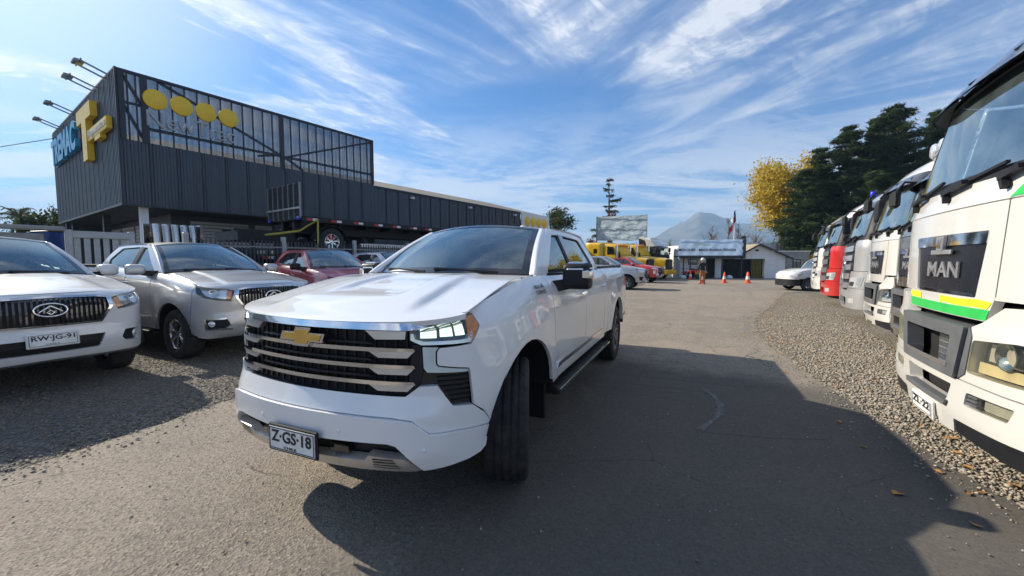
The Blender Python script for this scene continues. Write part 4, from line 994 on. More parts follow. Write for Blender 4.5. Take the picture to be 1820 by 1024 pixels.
    for sg in (1, -1):
        m = MB(); m.grid(lambda a, b: Vector((-1.32 + .60 * math.cos(R(lerp(0, 180, a))), sg * lerp(1.225, .8, b), .56 + .58 * math.sin(R(lerp(0, 180, a))))), 16, 2, True, .02, (-1.32, sg, .5)); m.build('wheel_arch', 'black', root)
        m = MB()
        for k in range(3): m.box(-.72, -.44, sg * 1.20 - .03, sg * 1.20 + .03, .44 + k * .24, .47 + k * .24)
        m.box(-.74, -.42, sg * 1.12 - .02, sg * 1.12 + .02, .40, 1.0); m.build('cab_step', 'greyplastic', root)
        MB().box(-3.6, -2.35, sg * .92 - .32, sg * .92 + .32, .42, .98, None, .06).build('fuel_tank', 'steel', root)
        m = MB().grid(lambda a, b: Vector((-4.95 + .60 * math.cos(R(lerp(-5, 185, a))), sg * lerp(1.24, .64, b), .54 + .56 * math.sin(R(lerp(-5, 185, a))))), 14, 1, True, .02, (-4.95, sg, .5)); m.build('mudguard', 'black', root)
    MB().box(-6.1, -.5, .36, .46, .72, 1.0).box(-6.1, -.5, -.46, -.36, .72, 1.0).box(-6.1, -6.0, -.46, .46, .72, 1.0).box(-2.3, -2.2, -.46, .46, .72, 1.0).box(-4.9, -4.2, -.45, .45, 1.02, 1.12, None, .03).build('chassis', 'black', root)
    # cabin
    m = MB().grid(lambda a, b: Vector(c.fn(-.06)((a * 2 - 1) * 1.1, zb)) .lerp(Vector((-.75, (a * 2 - 1) * 1.1, zb + .06)), b), 10, 3); m.box(-.80, -.72, -1.1, 1.1, 1.2, zb + .05); m.build('dashboard', 'trim', root)
    for y in (.62, -.62):
        m = MB().box(-1.55, -1.05, y - .25, y + .25, zb - .55, zb - .35, None, .06); t = Matrix.Translation((-1.5, y, zb - .4)) @ Matrix.Rotation(R(-10), 4, 'Y'); m.box(-.08, .07, -.25, .25, 0, .66, t, .06).box(-.06, .05, -.14, .14, .68, .86, t, .04); m.build('seat', 'seat', root)
    m = MB().box(-2.1, -2.05, -1.05, 1.05, 1.2, zr - .3); m.build('cab_back_lining', 'lining', root)
    ring = [Vector((0, .23 * math.cos(2 * math.pi * k / 20), .23 * math.sin(2 * math.pi * k / 20))) for k in range(21)]
    t = Matrix.Translation((-.82, .62, zb + .12)) @ Matrix.Rotation(R(-50), 4, 'Y'); MB().tube([t @ p for p in ring], .02, 6, False).build('steering_wheel', 'black', root)
    P['front'](c); return root

def man_front(c):
    S = c.sz; P = c.sp; root = c.root; B = c.body; zb = P['zbelt']
    S('bumper', rr(sym([(0, .40), (.20, .40), (.205, .355), (.41, .365), (.42, .46), (1.00, .485), (1.40, .50), (1.40, .74), (.38, .735), (0, .735)]), .012), P.get('lowmat', B), cen=True, off=.02, res=(.07, .04), flange=.08, holes=[rr([(-.33, .56), (.33, .56), (.38, .685), (-.38, .685)], .02), rr([(.53, .585), (.90, .60), (.94, .69), (.55, .675)], .02), mir(rr([(.53, .585), (.90, .60), (.94, .69), (.55, .675)], .02))])
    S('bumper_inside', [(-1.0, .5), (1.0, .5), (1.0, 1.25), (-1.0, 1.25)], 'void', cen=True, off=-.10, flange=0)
    S('bumper_trim', [(.42, .37), (1.0, .352), (1.45, .37), (1.45, .495), (1.00, .48), (.42, .455)], 'black', off=.012, res=(.08, .05), flange=.06)
    S('step_plate', rr([(-.34, .525), (.34, .525), (.36, .562), (-.36, .562)], .008), 'greyplastic', cen=True, off=.04, res=(.08, .04), flange=.06)
    # middle grille with step frame
    fo = rr([(-.44, .742), (.44, .742), (.53, 1.10), (-.53, 1.10)], .02); fi = rr([(-.345, .815), (.345, .815), (.385, 1.02), (-.385, 1.02)], .02)
    S('step_frame', fo, 'greyplastic', cen=True, off=.045, res=(.07, .05), flange=.10, holes=[fi])
    S('step_edge', rr([(-.36, .80), (.36, .80), (.372, .83), (-.372, .83)], .006), 'chrome', cen=True, off=.05, res=(.07, .05), flange=.09)
    m = MB().panel([(-.05, .80), (.5, .80), (.5, 1.04), (-.05, 1.04)], c.fn(-.07), (.1, .1), 0, c.ref); m.build('radiator_mesh', 'steel', root)
    m = MB()
    for k in range(26): m.panel([(-.05 + k * .021, .80), (-.046 + k * .021, .80), (-.046 + k * .021, 1.04), (-.05 + k * .021, 1.04)], c.fn(-.06), (.1, .3), .008, c.ref)
    for k in range(5): m.panel([(-.05, .83 + k * .045), (.5, .83 + k * .045), (.5, .835 + k * .045), (-.05, .835 + k * .045)], c.fn(-.058), (.1, .3), .008, c.ref)
    m.build('radiator_fins', 'satin', root)
    # corner body with head lamp
    hl = rr([(.565, 1.02), (.525, .80), (.95, .815), (1.24, .83), (1.26, 1.05), (.92, 1.058)], .03)
    S('bumper_corner', [(.45, .742), (1.40, .748), (1.40, 1.27), (1.05, 1.262), (.78, 1.248), (.545, 1.10)], P.get('lowmat', B), off=.015, res=(.06, .05), flange=.08, holes=[hl])
    S('corner_trim', [(.45, .744), (.52, .79), (.565, 1.04), (.545, 1.10), (.50, 1.07)], 'greyplastic', off=.022, res=(.05, .05), flange=.03)
    for sg in (1, -1):
        Q = (lambda q: q) if sg > 0 else mir
        o = MB().panel(Q(hl), c.fn(-.06), (.08, .06), 0, c.ref).build('headlight', 'lampdark', root)
        MB().panel(Q([(.60, .90), (1.22, .90), (1.24, 1.04), (.62, 1.01)]), c.fn(-.05), (.06, .06), 0, c.ref).build('lamp_reflector', 'reflector', o)
        MB().panel(Q([(.55, .815), (1.23, .84), (1.23, .895), (.56, .885)]), c.fn(-.03), (.06, .06), .01, c.ref).build('indicator', P.get('indmat', 'reflector'), o)
        MB().lathe([(.085, .03), (.075, .03), (.05, -.01), (0, -.03)], 22, c.frame(sg * .80, .965, -.045) @ Matrix.Rotation(R(90), 4, 'X')).build('lamp_bowl', 'chrome', o)
        MB().lathe([(.075, .03), (.065, .03), (.04, -.01), (0, -.03)], 22, c.frame(sg * 1.03, .965, -.045) @ Matrix.Rotation(R(90), 4, 'X')).build('lamp_bowl', 'chrome', o)
        MB().panel(Q(hl), c.fn(.012), (.06, .06), 0, c.ref).build('lamp_cover', P.get('lensmat', 'lens'), o)
        fg = rr([(.53, .585), (.90, .60), (.94, .69), (.55, .675)], .02)
        o = MB().panel(Q(fg), c.fn(-.03), (.08, .06), 0, c.ref).build('fog_lamp', 'lampdark', root)
        MB().panel(Q(rr([(.66, .60), (.885, .612), (.92, .68), (.67, .672)], .02)), c.fn(-.015), (.05, .05), 0, c.ref).build('fog_reflector', 'reflector', o)
        MB().panel(Q(rr([(.645, .592), (.895, .604), (.932, .688), (.655, .680)], .02)), c.fn(.012), (.05, .05), .02, c.ref).build('fog_cover', P.get('lensmat', 'lens'), o)
        m = MB()
        for k in range(3): m.panel(Q([(.535 + k * .005, .598 + k * .025), (.64, .602 + k * .025), (.64, .615 + k * .025), (.535 + k * .005, .611 + k * .025)]), c.fn(.01), (.06, .04), .02, c.ref)
        m.build('fog_slats', 'greyplastic', o)
    # front flap
    gp = rr([(-.475, 1.285), (.475, 1.285), (.555, 1.715), (-.555, 1.715)], .015)
    S('front_flap', rr([(-.60, 1.145), (.60, 1.145), (.66, 1.29), (.70, 1.885), (-.70, 1.885), (-.66, 1.29)], .015), B, cen=True, off=.0, res=(.07, .05), flange=.05, holes=[gp])
    S('cab_panel', rr([(-1.30, 1.893), (1.30, 1.893), (1.30, zb - .015), (-1.30, zb - .015)], .01), B, cen=True, res=(.07, .05), flange=.04)
    S('cab_corner', rr([(.61, 1.283), (1.40, 1.28), (1.40, 1.885), (.708, 1.885), (.668, 1.30)], .012), B, off=-.002, res=(.06, .06), flange=.04)
    S('side_fairing', [(1.408, .75), (c.w.sx(-.72), .75), (c.w.sx(-.70), P['zdoor'] - .01), (1.408, P['zdoor'] - .01)], P.get('lowmat', B), off=-.01, res=(.1, .1), flange=.04)
    S('side_corner', [(1.408, P['zdoor'] - .0), (c.w.sx(-.41), P['zdoor']), (c.w.sx(-.41), zb), (1.408, zb)], B, off=-.004, res=(.1, .1), flange=.03)
    S('grille_panel', gp, 'panelblack', cen=True, off=-.012, res=(.08, .06), flange=.02)
    S('grille_strip', rr([(-.54, 1.635), (.54, 1.635), (.555, 1.712), (-.555, 1.712)], .008), 'chrome', cen=True, off=.004, res=(.07, .05), flange=.03)
    S('grille_slot', [(-.42, 1.29), (.42, 1.29), (.425, 1.31), (-.425, 1.31)], 'chrome', cen=True, off=-.006, res=(.1, .1), flange=.01)
    f = c.frame(1e-4, 1.462, -.010); m = MB(); put_text(m, 'MAN', f, .50, .115, .010, .02); m.build('lettering', 'satin', root)
    f = c.frame(1e-4, 1.65, .006); m = MB().prism([(-.05, -.05), (.05, -.05), (.062, .055), (-.062, .055)], 0, .018, f); m.box(-.16, .16, -.078, -.045, -.005, .012, f, .004)
    m.build('emblem', 'satin', root); m = MB().prism([(-.035, -.02), (-.02, .035), (.01, .02), (.035, .04), (.03, .0), (.04, -.035), (.015, -.03), (0, -.005), (-.015, -.035)], .018, .024, f); m.build('emblem_lion', 'chrome', root)
    if P.get('plate'): plate(c, .425, P['plate'], None, .045, R(-4), .35, .105, 'plate')
    if P.get('vinyl'):
        S('yellow_tape', rr([(-.60, 1.222), (-.35, 1.222), (-.35, 1.272), (-.655, 1.272)], .004), 'lime', cen=True, off=.003, res=(.06, .06), flange=0)
        S('yellow_tape', [(.02, 1.222), (.12, 1.226), (.30, 1.218), (.46, 1.226), (.60, 1.222), (.648, 1.268), (.5, 1.278), (.30, 1.268), (.02, 1.272)], 'lime', cen=True, off=.003, res=(.06, .06), flange=0)
        S('green_tape', [(-.602, 1.150), (.602, 1.150), (.628, 1.219), (.2, 1.215), (-.628, 1.219)], 'green', cen=True, off=.003, res=(.06, .06), flange=0)
        S('green_tape', [(.70, 1.895), (.74, 1.90), (1.29, 1.90), (1.29, zb - .03), (.84, zb - .025), (.78, 1.97)], 'green', off=.003, res=(.06, .06), flange=0, both=False)

def chevron_front(c):
    """tall cab with stacked louvred grille"""
    S = c.sz; P = c.sp; B = c.body; root = c.root; zb = P['zbelt']; G = P.get('grillemat', 'greyplastic')
    S('bumper', rr(sym([(0, .34), (.9, .36), (1.40, .38), (1.40, .86), (.62, .86), (.52, .80), (0, .80)]), .02), P.get('lowmat', B), cen=True, off=.035, res=(.07, .05), flange=.08, holes=[rr([(-.40, .42), (.40, .42), (.45, .62), (-.45, .62)], .03)])
    S('bumper_inside', [(-1.1, .4), (1.1, .4), (1.1, 1.9), (-1.1, 1.9)], 'void', cen=True, off=-.08, flange=0)
    S('bumper_corner', rr([(.62, .868), (1.40, .868), (1.40, 1.28), (.72, 1.28)], .03), P.get('lowmat', B), off=.03, res=(.07, .05), flange=.06)
    hl = rr([(.66, .90), (1.14, .90), (1.20, 1.16), (.72, 1.12)], .05)
    for sg in (1, -1):
        Q = (lambda q: q) if sg > 0 else mir
        o = MB().panel(Q(hl), c.fn(.036), (.06, .05), .03, c.ref).build('headlight', 'reflector', root)
        MB().panel(Q(rr([(.70, .92), (.95, .92), (.98, 1.03), (.73, 1.02)], .02)), c.fn(.041), (.06, .05), .01, c.ref).build('lamp_module', 'lampdark', o)
        MB().panel(Q(rr([(1.02, .93), (1.13, .93), (1.17, 1.12), (1.06, 1.10)], .02)), c.fn(.041), (.06, .05), .01, c.ref).build('indicator', 'lens', o)
        MB().panel(Q(rr([(.60, .48), (.98, .50), (.98, .62), (.62, .60)], .03)), c.fn(.038), (.06, .05), .02, c.ref).build('fog_lamp', 'reflector', root)
    S('cab_corner', rr([(.78, 1.29), (1.40, 1.29), (1.40, zb - .02), (.74, zb - .02)], .03), B, off=.0, res=(.07, .06), flange=.04)
    S('side_fairing', [(1.408, .60), (c.w.sx(-.72), .60), (c.w.sx(-.70), P['zdoor'] - .01), (1.408, P['zdoor'] - .01)], P.get('lowmat', B), off=-.01, res=(.1, .1), flange=.04)
    S('side_corner', [(1.408, P['zdoor']), (c.w.sx(-.41), P['zdoor']), (c.w.sx(-.41), zb), (1.408, zb)], P.get('doormat', B), off=-.004, res=(.1, .1), flange=.03)
    n = P.get('slats', 5); za, zz = .84, zb - .06
    for k in range(n):
        z = lerp(za, zz, k / n); h = (zz - za) / n; w0 = lerp(.52, .70, k / n)
        S('grille_slat', rr(sym([(0, z), (w0, z + .05 * h), (w0 + .03, z + .66 * h), (0, z + .58 * h)]), .01), B if P.get('bodyslats', True) else 'greyplastic', cen=True, off=.02, res=(.08, .06), flange=.06)
    S('grille_back', [(-.74, .82), (.74, .82), (.74, zb - .02), (-.74, zb - .02)], 'black', cen=True, off=-.03, flange=0)
    if P.get('badge', True):
        m = MB().lathe([(.11, .0), (.12, .02), (.135, .02), (.14, 0)], 24, c.frame(1e-4, 1.42, .03) @ Matrix.Rotation(R(90), 4, 'X'))
        f = c.frame(1e-4, 1.42, .035)
        for a in (90, 210, 330): m.prism([(-.012, 0), (.012, 0), (0, .12)], 0, .012, f @ Matrix.Rotation(R(a - 90), 4, 'Z'))
        m.build('emblem', 'chrome', root)
    if P.get('plate'): plate(c, .50, P['plate'], None, .05)
man = dict(plan=tplan, paint='cream', zbelt=2.02, zwin=2.86, zroof=3.40, zdoor=1.06, front=man_front,
    lean=[(.3, -.03), (.5, 0), (1.1, 0), (1.12, -.02), (1.9, -.035), (2.0, -.055), (2.88, -.27), (3.0, -.33), (3.15, -.46), (3.3, -.76), (3.40, -1.2)], taper=.06)
# ---------- bonneted tractors
def build_conventional(label, group, rack):
    r = thing('bonneted_truck', label, 'truck', group=group); Y = 'yellow'
    # x forward, front axle at 0
    def loft(secs, mb, flange=.02):
        def f(a, b):
            i = min(int(b * (len(secs) - 1)), len(secs) - 2); t = b * (len(secs) - 1) - i; s0, s1 = secs[i], secs[i + 1]
            x = lerp(s0[0], s1[0], t); w = lerp(s0[1], s1[1], t); z0 = lerp(s0[2], s1[2], t); z1 = lerp(s0[3], s1[3], t)
            u = a * 2 - 1; e = .22
            if abs(u) > .62: k = (abs(u) - .62) / .38; y = w; z = lerp(z1 - .16, z0, k)
            elif abs(u) > .42: k = (abs(u) - .42) / .20 * math.pi / 2; y = w - .16 + .16 * math.sin(k); z = z1 - .16 + .16 * math.cos(k)
            else: y = (w - .16) * abs(u) / .42; z = z1 + .03 * (1 - (u / .42) ** 2)
            return Vector((x, math.copysign(y, u), z))
        return mb.grid(f, 40, (len(secs) - 1) * 4, True, flange, (secs[0][0], 0, 1))
    m = MB(); loft([(1.0, .80, .75, 1.70), (.6, .88, .75, 1.80), (-.3, .95, 1.0, 1.92), (-1.1, 1.02, 1.0, 2.02)], m); m.build('hood', Y, r)
    for sg in (1, -1):
        m = MB().grid(lambda a, b: Vector((.58 * math.cos(R(lerp(-2, 182, a))), sg * lerp(.82, 1.20, b), .58 + .55 * math.sin(R(lerp(-2, 182, a))))), 16, 4, True, .03, (0, sg, .4)); m.grid(lambda a, b: Vector((lerp(.56, 1.05, a), sg * lerp(.80, 1.12 - .1 * a, b), lerp(1.0, 1.05, b) - .1 * a)), 4, 3).build('fender', Y, r)
        MB().box(.95, 1.08, sg * .93 - .14, sg * .93 + .14, .88, 1.08, None, .04).build('headlight', 'reflector', r)
        MB().tube([(-1.35, sg * 1.18, 1.0), (-1.35, sg * 1.18, 1.6), (-1.35, sg * 1.18, 2.9)], .075, 10).build('exhaust_stack', 'chrome', r)
        q = Vector((-1.05, sg * 1.30, 2.05)); MB().tube([(-1.25, sg * 1.05, 2.35), q + Vector((0, 0, .25))], .02, 6).box(q.x - .04, q.x + .06, q.y - .10, q.y + .10, q.z - .25, q.z + .22, None, .03).build('door_mirror', 'black', r)
        MB().box(-2.9, -1.5, sg * .98 - .24, sg * .98 + .24, .45, 1.0, None, .12).build('fuel_tank', 'chrome', r)
    MB().panel(rr([(-.62, .85), (.62, .85), (.56, 1.68), (-.56, 1.68)], .06), lambda a, b: (1.02 + .0, a, b), (.2, .2), .06, (0, 0, 1)).build('grille', 'black', r)
    m = MB()
    for k in range(9): m.box(1.02, 1.045, -.5 + k * .125 - .012, -.5 + k * .125 + .012, .9, 1.64)
    m.build('grille_bars', 'chrome' if rack else 'greyplastic', r)
    MB().box(.98, 1.22, -1.18, 1.18, .42, .84, None, .07).build('bumper', Y, r)
    cab = [(-1.1, 1.08, 1.0, 2.05), (-1.12, 1.08, 1.0, 2.10), (-1.45, 1.10, 1.0, 2.86), (-1.8, 1.12, 1.0, 2.96), (-2.65, 1.14, 1.0, 3.02)]
    m = MB(); loft(cab, m); m.build('cab', Y, r)
    m = MB(); loft([(-2.66, 1.16, .95, 3.02), (-2.7, 1.20, .95, 3.12), (-4.3, 1.20, .95, 3.14), (-4.36, 1.16, .95, 3.08)], m); m.grid(lambda a, b: Vector((-4.36, lerp(-1.16, 1.16, a), lerp(.95, 3.0, b))), 1, 1).build('sleeper', Y, r)
    for sg in (1, -1):
        MB().box(-1.40 - .02, -1.40 + .03, sg * .5 - .42, sg * .5 + .42, 0, .60, Matrix.Translation((.19, 0, 2.14)) @ Matrix.Translation((-1.4, 0, 0)) @ Matrix.Rotation(R(-24), 4, 'Y') @ Matrix.Translation((1.4, 0, 0))).build('windscreen', 'darkglass', r)
        MB().panel(rr([(-1.55, 2.12), (-1.72, 2.72), (-2.35, 2.76), (-2.35, 2.08)], .05), lambda a, b: (a, sg * (1.125 + .006), b), (.3, .3), .03, (-2, 0, 2)).build('door_window', 'win', r)
        MB().panel(rr([(-3.2, 2.2), (-3.2, 2.6), (-3.55, 2.6), (-3.55, 2.2)], .05), lambda a, b: (a, sg * 1.207, b), (.3, .3), .02, (-3, 0, 2)).build('sleeper_window', 'win', r)
        m = MB()
        for xw in (-1.47, -2.62): m.box(xw - .008, xw + .008, sg * 1.13 - .01, sg * 1.13 + .012, 1.05, 2.8)
        m.build('door_seam', 'black', r)
    MB().box(-1.62, -1.22, -.98, .98, 2.84, 2.90, Matrix.Translation((.0, 0, .0)), .02).build('sun_visor', Y, r)
    m = MB()
    for y in (-.8, -.4, 0, .4, .8): m.box(-1.75, -1.63, y - .05, y + .05, 2.98, 3.04, None, .02)
    m.build('marker_light', 'amber', r)
    MB().box(-7.2, -4.3, .35, .46, .75, 1.0).box(-7.2, -4.3, -.46, -.35, .75, 1.0).box(-4.4, -1, -.8, .8, .6, 1.0).box(-6.6, -5.8, -.45, .45, 1.0, 1.12, None, .03).build('chassis', 'black', r)
    for xw, k, yy in ((0, 'f', 1.0), (-5.4, 'r', .93), (-6.7, 'r', .93)):
        for sg in (1, -1): put_wheel(r, TW[k], (xw, sg * yy, .5), sg)
    return r
# ------------------------------------------------------------------ ground
A_ = R(35); RV = Vector((math.sin(A_), math.cos(A_), 0)); QV = Vector((math.cos(A_), -math.sin(A_), 0))
ROWZ = math.atan2(RV.y, RV.x)                       # local X along the row, local -Y towards the yard
def asphalt():
    m, nt, b = _nodes('weathered_asphalt'); L = nt.links
    big = tex(nt, 'Noise', .16, 7, rough=.65); mid = tex(nt, 'Noise', 1.1, 9, rough=.7, dist=.6); fine = tex(nt, 'Noise', 46, 6, rough=.8)
    vo = tex(nt, 'Voronoi', 75); vo2 = tex(nt, 'Voronoi', 75); 
    c = mixc(nt, rampn(nt, big.outputs[0], .36, .62), (.24, .21, .17), (.32, .27, .212))
    c = mixc(nt, rampn(nt, mid.outputs[0], .42, .72, 0, .75), c, (.40, .33, .245))
    pt = tex(nt, 'Noise', .55, 5, rough=.6, dist=.4); c = mixc(nt, rampn(nt, pt.outputs[0], .60, .70, 0, .45), c, (.14, .132, .122))
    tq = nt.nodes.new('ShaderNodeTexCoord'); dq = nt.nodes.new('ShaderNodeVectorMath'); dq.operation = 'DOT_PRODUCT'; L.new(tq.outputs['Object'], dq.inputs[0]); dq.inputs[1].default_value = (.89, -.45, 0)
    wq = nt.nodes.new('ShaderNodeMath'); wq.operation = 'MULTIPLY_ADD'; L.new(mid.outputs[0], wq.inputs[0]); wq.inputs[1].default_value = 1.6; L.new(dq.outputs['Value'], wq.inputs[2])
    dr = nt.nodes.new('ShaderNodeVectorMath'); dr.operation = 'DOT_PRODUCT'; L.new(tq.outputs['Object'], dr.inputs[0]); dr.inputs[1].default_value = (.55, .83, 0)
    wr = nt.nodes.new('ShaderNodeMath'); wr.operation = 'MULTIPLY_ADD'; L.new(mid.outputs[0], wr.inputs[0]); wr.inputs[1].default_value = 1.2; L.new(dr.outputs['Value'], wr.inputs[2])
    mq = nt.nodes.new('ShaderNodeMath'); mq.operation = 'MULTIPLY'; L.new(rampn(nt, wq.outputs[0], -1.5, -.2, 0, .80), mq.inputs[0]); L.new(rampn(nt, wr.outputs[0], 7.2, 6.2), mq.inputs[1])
    trk = tex(nt, 'Noise', 1.0, 6, rough=.6, stretch=(1, 1, 1)); tm = nt.nodes.new('ShaderNodeMapping'); tm.inputs['Rotation'].default_value = (0, 0, R(28)); tm2 = nt.nodes.new('ShaderNodeMapping'); tm2.inputs['Scale'].default_value = (2.4, .16, 1)
    L.new(tq.outputs['Object'], tm.inputs[0]); L.new(tm.outputs[0], tm2.inputs[0]); L.new(tm2.outputs[0], trk.inputs['Vector']); c = mixc(nt, rampn(nt, trk.outputs[0], .52, .72, 0, .5), c, (.34, .30, .245)); c = mixc(nt, rampn(nt, trk.outputs[0], .46, .30, 0, .35), c, (.12, .115, .108))   # wheel tracks along the yard
    rst = tex(nt, 'Noise', .9, 6, rough=.7, dist=.5); c = mixc(nt, rampn(nt, rst.outputs[0], .60, .74, 0, .5), c, (.42, .29, .16))   # ochre dust
    grm = tex(nt, 'Noise', 3.2, 5, rough=.7); c = mixc(nt, rampn(nt, grm.outputs[0], .55, .75, 0, .45), c, (.15, .138, .12))
    oil = tex(nt, 'Noise', 2.3, 3, dist=.3); c = mixc(nt, rampn(nt, oil.outputs[0], .68, .76, 0, .6), c, (.07, .066, .06))
    # stones in the binder
    hs = nt.nodes.new('ShaderNodeSeparateColor'); L.new(vo.outputs['Color'], hs.inputs[0])
    c = mixc(nt, rampn(nt, hs.outputs[0], .55, .95, 0, .6), c, (.42, .37, .30)); c = mixc(nt, rampn(nt, hs.outputs[1], .55, .95, 0, .6), c, (.10, .094, .085))
    c = mixc(nt, rampn(nt, fine.outputs[0], .55, .8, 0, .5), c, (.10, .097, .09))
    c = mixc(nt, mq.outputs[0], c, (.072, .067, .060))      # shade beside the white pickup painted into the colour, over smoother surfacing
    # cracks
    tc = nt.nodes.new('ShaderNodeTexCoord'); nz = tex(nt, 'Noise', 1.6, 5); va = nt.nodes.new('ShaderNodeVectorMath'); va.operation = 'MULTIPLY_ADD'
    L.new(nz.outputs['Color'], va.inputs[0]); va.inputs[1].default_value = (.5, .5, .5); L.new(tc.outputs['Object'], va.inputs[2])
    cr = nt.nodes.new('ShaderNodeTexVoronoi'); cr.feature = 'DISTANCE_TO_EDGE'; cr.inputs['Scale'].default_value = .55; L.new(va.outputs[0], cr.inputs['Vector'])
    crk = rampn(nt, cr.outputs['Distance'], .0, .006, .75, 0)
    mk = nt.nodes.new('ShaderNodeMath'); mk.operation = 'MULTIPLY'; L.new(crk, mk.inputs[0]); ms_ = tex(nt, 'Noise', .35, 3); L.new(rampn(nt, ms_.outputs[0], .45, .6), mk.inputs[1])
    c = mixc(nt, mk.outputs[0], c, (.03, .029, .027))
    L.new(c, b.inputs['Base Color']); setp(b, Roughness=.9, **{'Specular IOR Level': .25})
    h = nt.nodes.new('ShaderNodeMath'); h.operation = 'ADD'; L.new(fine.outputs[0], h.inputs[0]); L.new(vo.outputs['Distance'], h.inputs[1])
    h2 = nt.nodes.new('ShaderNodeMath'); h2.operation = 'MULTIPLY_ADD'; L.new(mk.outputs[0], h2.inputs[0]); h2.inputs[1].default_value = -1.5; L.new(h.outputs[0], h2.inputs[2])
    sm_ = nt.nodes.new('ShaderNodeMath'); sm_.operation = 'MULTIPLY_ADD'; L.new(mq.outputs[0], sm_.inputs[0]); sm_.inputs[1].default_value = -.9; sm_.inputs[2].default_value = .65
    bump(nt, b, h2.outputs[0], .8, .013); L.new(sm_.outputs[0], [x for x in nt.nodes if x.bl_idname == 'ShaderNodeBump'][0].inputs['Strength']); return m
def gravelmat(name, a, bb, d):
    m, nt, b = _nodes(name); L = nt.links
    vo = tex(nt, 'Voronoi', 34); big = tex(nt, 'Noise', .5, 6); hs = nt.nodes.new('ShaderNodeSeparateColor'); L.new(vo.outputs['Color'], hs.inputs[0])
    c = mixc(nt, hs.outputs[0], a, bb); c = mixc(nt, rampn(nt, vo.outputs['Distance'], .35, .75, 0, .8), c, d)
    c = mixc(nt, rampn(nt, big.outputs[0], .45, .7, 0, .4), c, tuple(x * .6 for x in a))
    L.new(c, b.inputs['Base Color']); setp(b, Roughness=.9)
    iv = nt.nodes.new('ShaderNodeMath'); iv.operation = 'SUBTRACT'; iv.inputs[0].default_value = 1; L.new(vo.outputs['Distance'], iv.inputs[1])
    bump(nt, b, iv.outputs[0], 1., .03); return m
def stone_mat(k=1.0):
    m, nt, b = _nodes('gravel_stone'); L = nt.links; g = nt.nodes.new('ShaderNodeNewGeometry')
    cr = nt.nodes.new('ShaderNodeValToRGB'); L.new(g.outputs['Random Per Island'], cr.inputs[0]); e = cr.color_ramp.elements
    e[0].position = 0; e[0].color = (.19, .17, .14, 1); e[1].position = 1; e[1].color = (.52, .46, .37, 1)
    for p, c in ((.25, (.30, .26, .205)), (.5, (.42, .355, .265)), (.72, (.52, .44, .33)), (.80, (.38, .25, .14)), (.86, (.30, .30, .29))): x = e.new(p); x.color = c4(c)
    n_ = tex(nt, 'Noise', 60, 3); hv = nt.nodes.new('ShaderNodeMix'); hv.data_type = 'RGBA'; hv.blend_type = 'MULTIPLY'; hv.inputs[0].default_value = 1; L.new(mixc(nt, rampn(nt, n_.outputs[0], .3, .7, 0, .4), cr.outputs[0], (.20, .175, .14)), hv.inputs[6]); hv.inputs[7].default_value = (k, k, k, 1); L.new(hv.outputs[2], b.inputs['Base Color']); setp(b, Roughness=.85); return m
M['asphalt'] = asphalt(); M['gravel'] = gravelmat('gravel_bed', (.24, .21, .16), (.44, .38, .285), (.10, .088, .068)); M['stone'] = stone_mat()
M['dirt'] = plain('packed_dirt', (.20, .175, .14), .95, var=.3, scale=.6)
def sheet(name, pts, z, m, jag=0, n=1):
    out = []
    for i in range(len(pts)):
        p, q = Vector(pts[i]), Vector(pts[(i + 1) % len(pts)]); k = max(1, int((q - p).length / .12)) if jag and max(abs(p.x), abs(q.x)) < 22 else 1
        d = (q - p); nn = Vector((-d.y, d.x)).normalized()
        for j in range(k):
            v = p.lerp(q, j / k)
            if k > 1: v = v + nn * jag * (rng.random() - .5) * 2
            out.append((v.x, v.y))
    bm = bmesh.new(); f = bm.faces.new([bm.verts.new((x, y, z)) for x, y in out]); bmesh.ops.triangulate(bm, faces=[f])
    me = bpy.data.meshes.new(name); bm.to_mesh(me); bm.free(); me.materials.append(M[m])
    for p in me.polygons:
        if p.normal.z < 0: p.flip()
    return link(name, me, kind='structure')
EDGE_R = [(2.7, -6), (2.95, 0), (3.05, 1.5), (3.15, 2.38), (3.50, 3.8), (4.18, 5.8), (5.0, 7.98), (5.75, 9.5), (6.9, 11.2), (8.9, 13.7), (13.4, 19.7)]
EDGE_L = [(-5.2, -6), (-4.2, 0), (-3.62, 2.75), (-3.05, 4.5), (-2.3, 6.6), (0, 11), (5, 19.5), (8.8, 26.5), (10.5, 31.5), (11, 36)]
sheet('ground', [(-6000, -3000), (6000, -3000), (6000, 6000), (-6000, 6000)], -.05, 'dirt')
sheet('gravel_lot', [(-60, -20), (60, -20), (60, 80), (-60, 80)], -.012, 'gravel')
LOTZ = .05
def lotz(x, y):
    d = 9.
    for (ax, ay), (bx, by) in zip(EDGE_L, EDGE_L[1:]):
        t = max(0, min(1, ((x - ax) * (bx - ax) + (y - ay) * (by - ay)) / ((bx - ax) ** 2 + (by - ay) ** 2))); px, py = ax + t * (bx - ax), ay + t * (by - ay); d = min(d, math.hypot(x - px, y - py))
    return -.012 + (LOTZ + .008) * smooth(0, .55, d)
EL = EDGE_L[:-2]; m = MB(); vs_ = []
for i, (x, y) in enumerate(EL):
    for d in (0, .1, .2, .3, .4, .55, 60): vs_.append((x - d * .84, y + d * .54, lotz(x - d * .84, y + d * .54)))
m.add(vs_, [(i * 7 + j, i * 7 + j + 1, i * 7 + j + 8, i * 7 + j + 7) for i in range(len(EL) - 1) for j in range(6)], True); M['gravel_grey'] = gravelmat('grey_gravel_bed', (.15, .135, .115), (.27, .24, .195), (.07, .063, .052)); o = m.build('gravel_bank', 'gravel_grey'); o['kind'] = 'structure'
sheet('road', EDGE_R + [(17, 20.6), (34, 22.5), (34, 40), (11, 40)] + EDGE_L[::-1], 0, 'asphalt', .035)
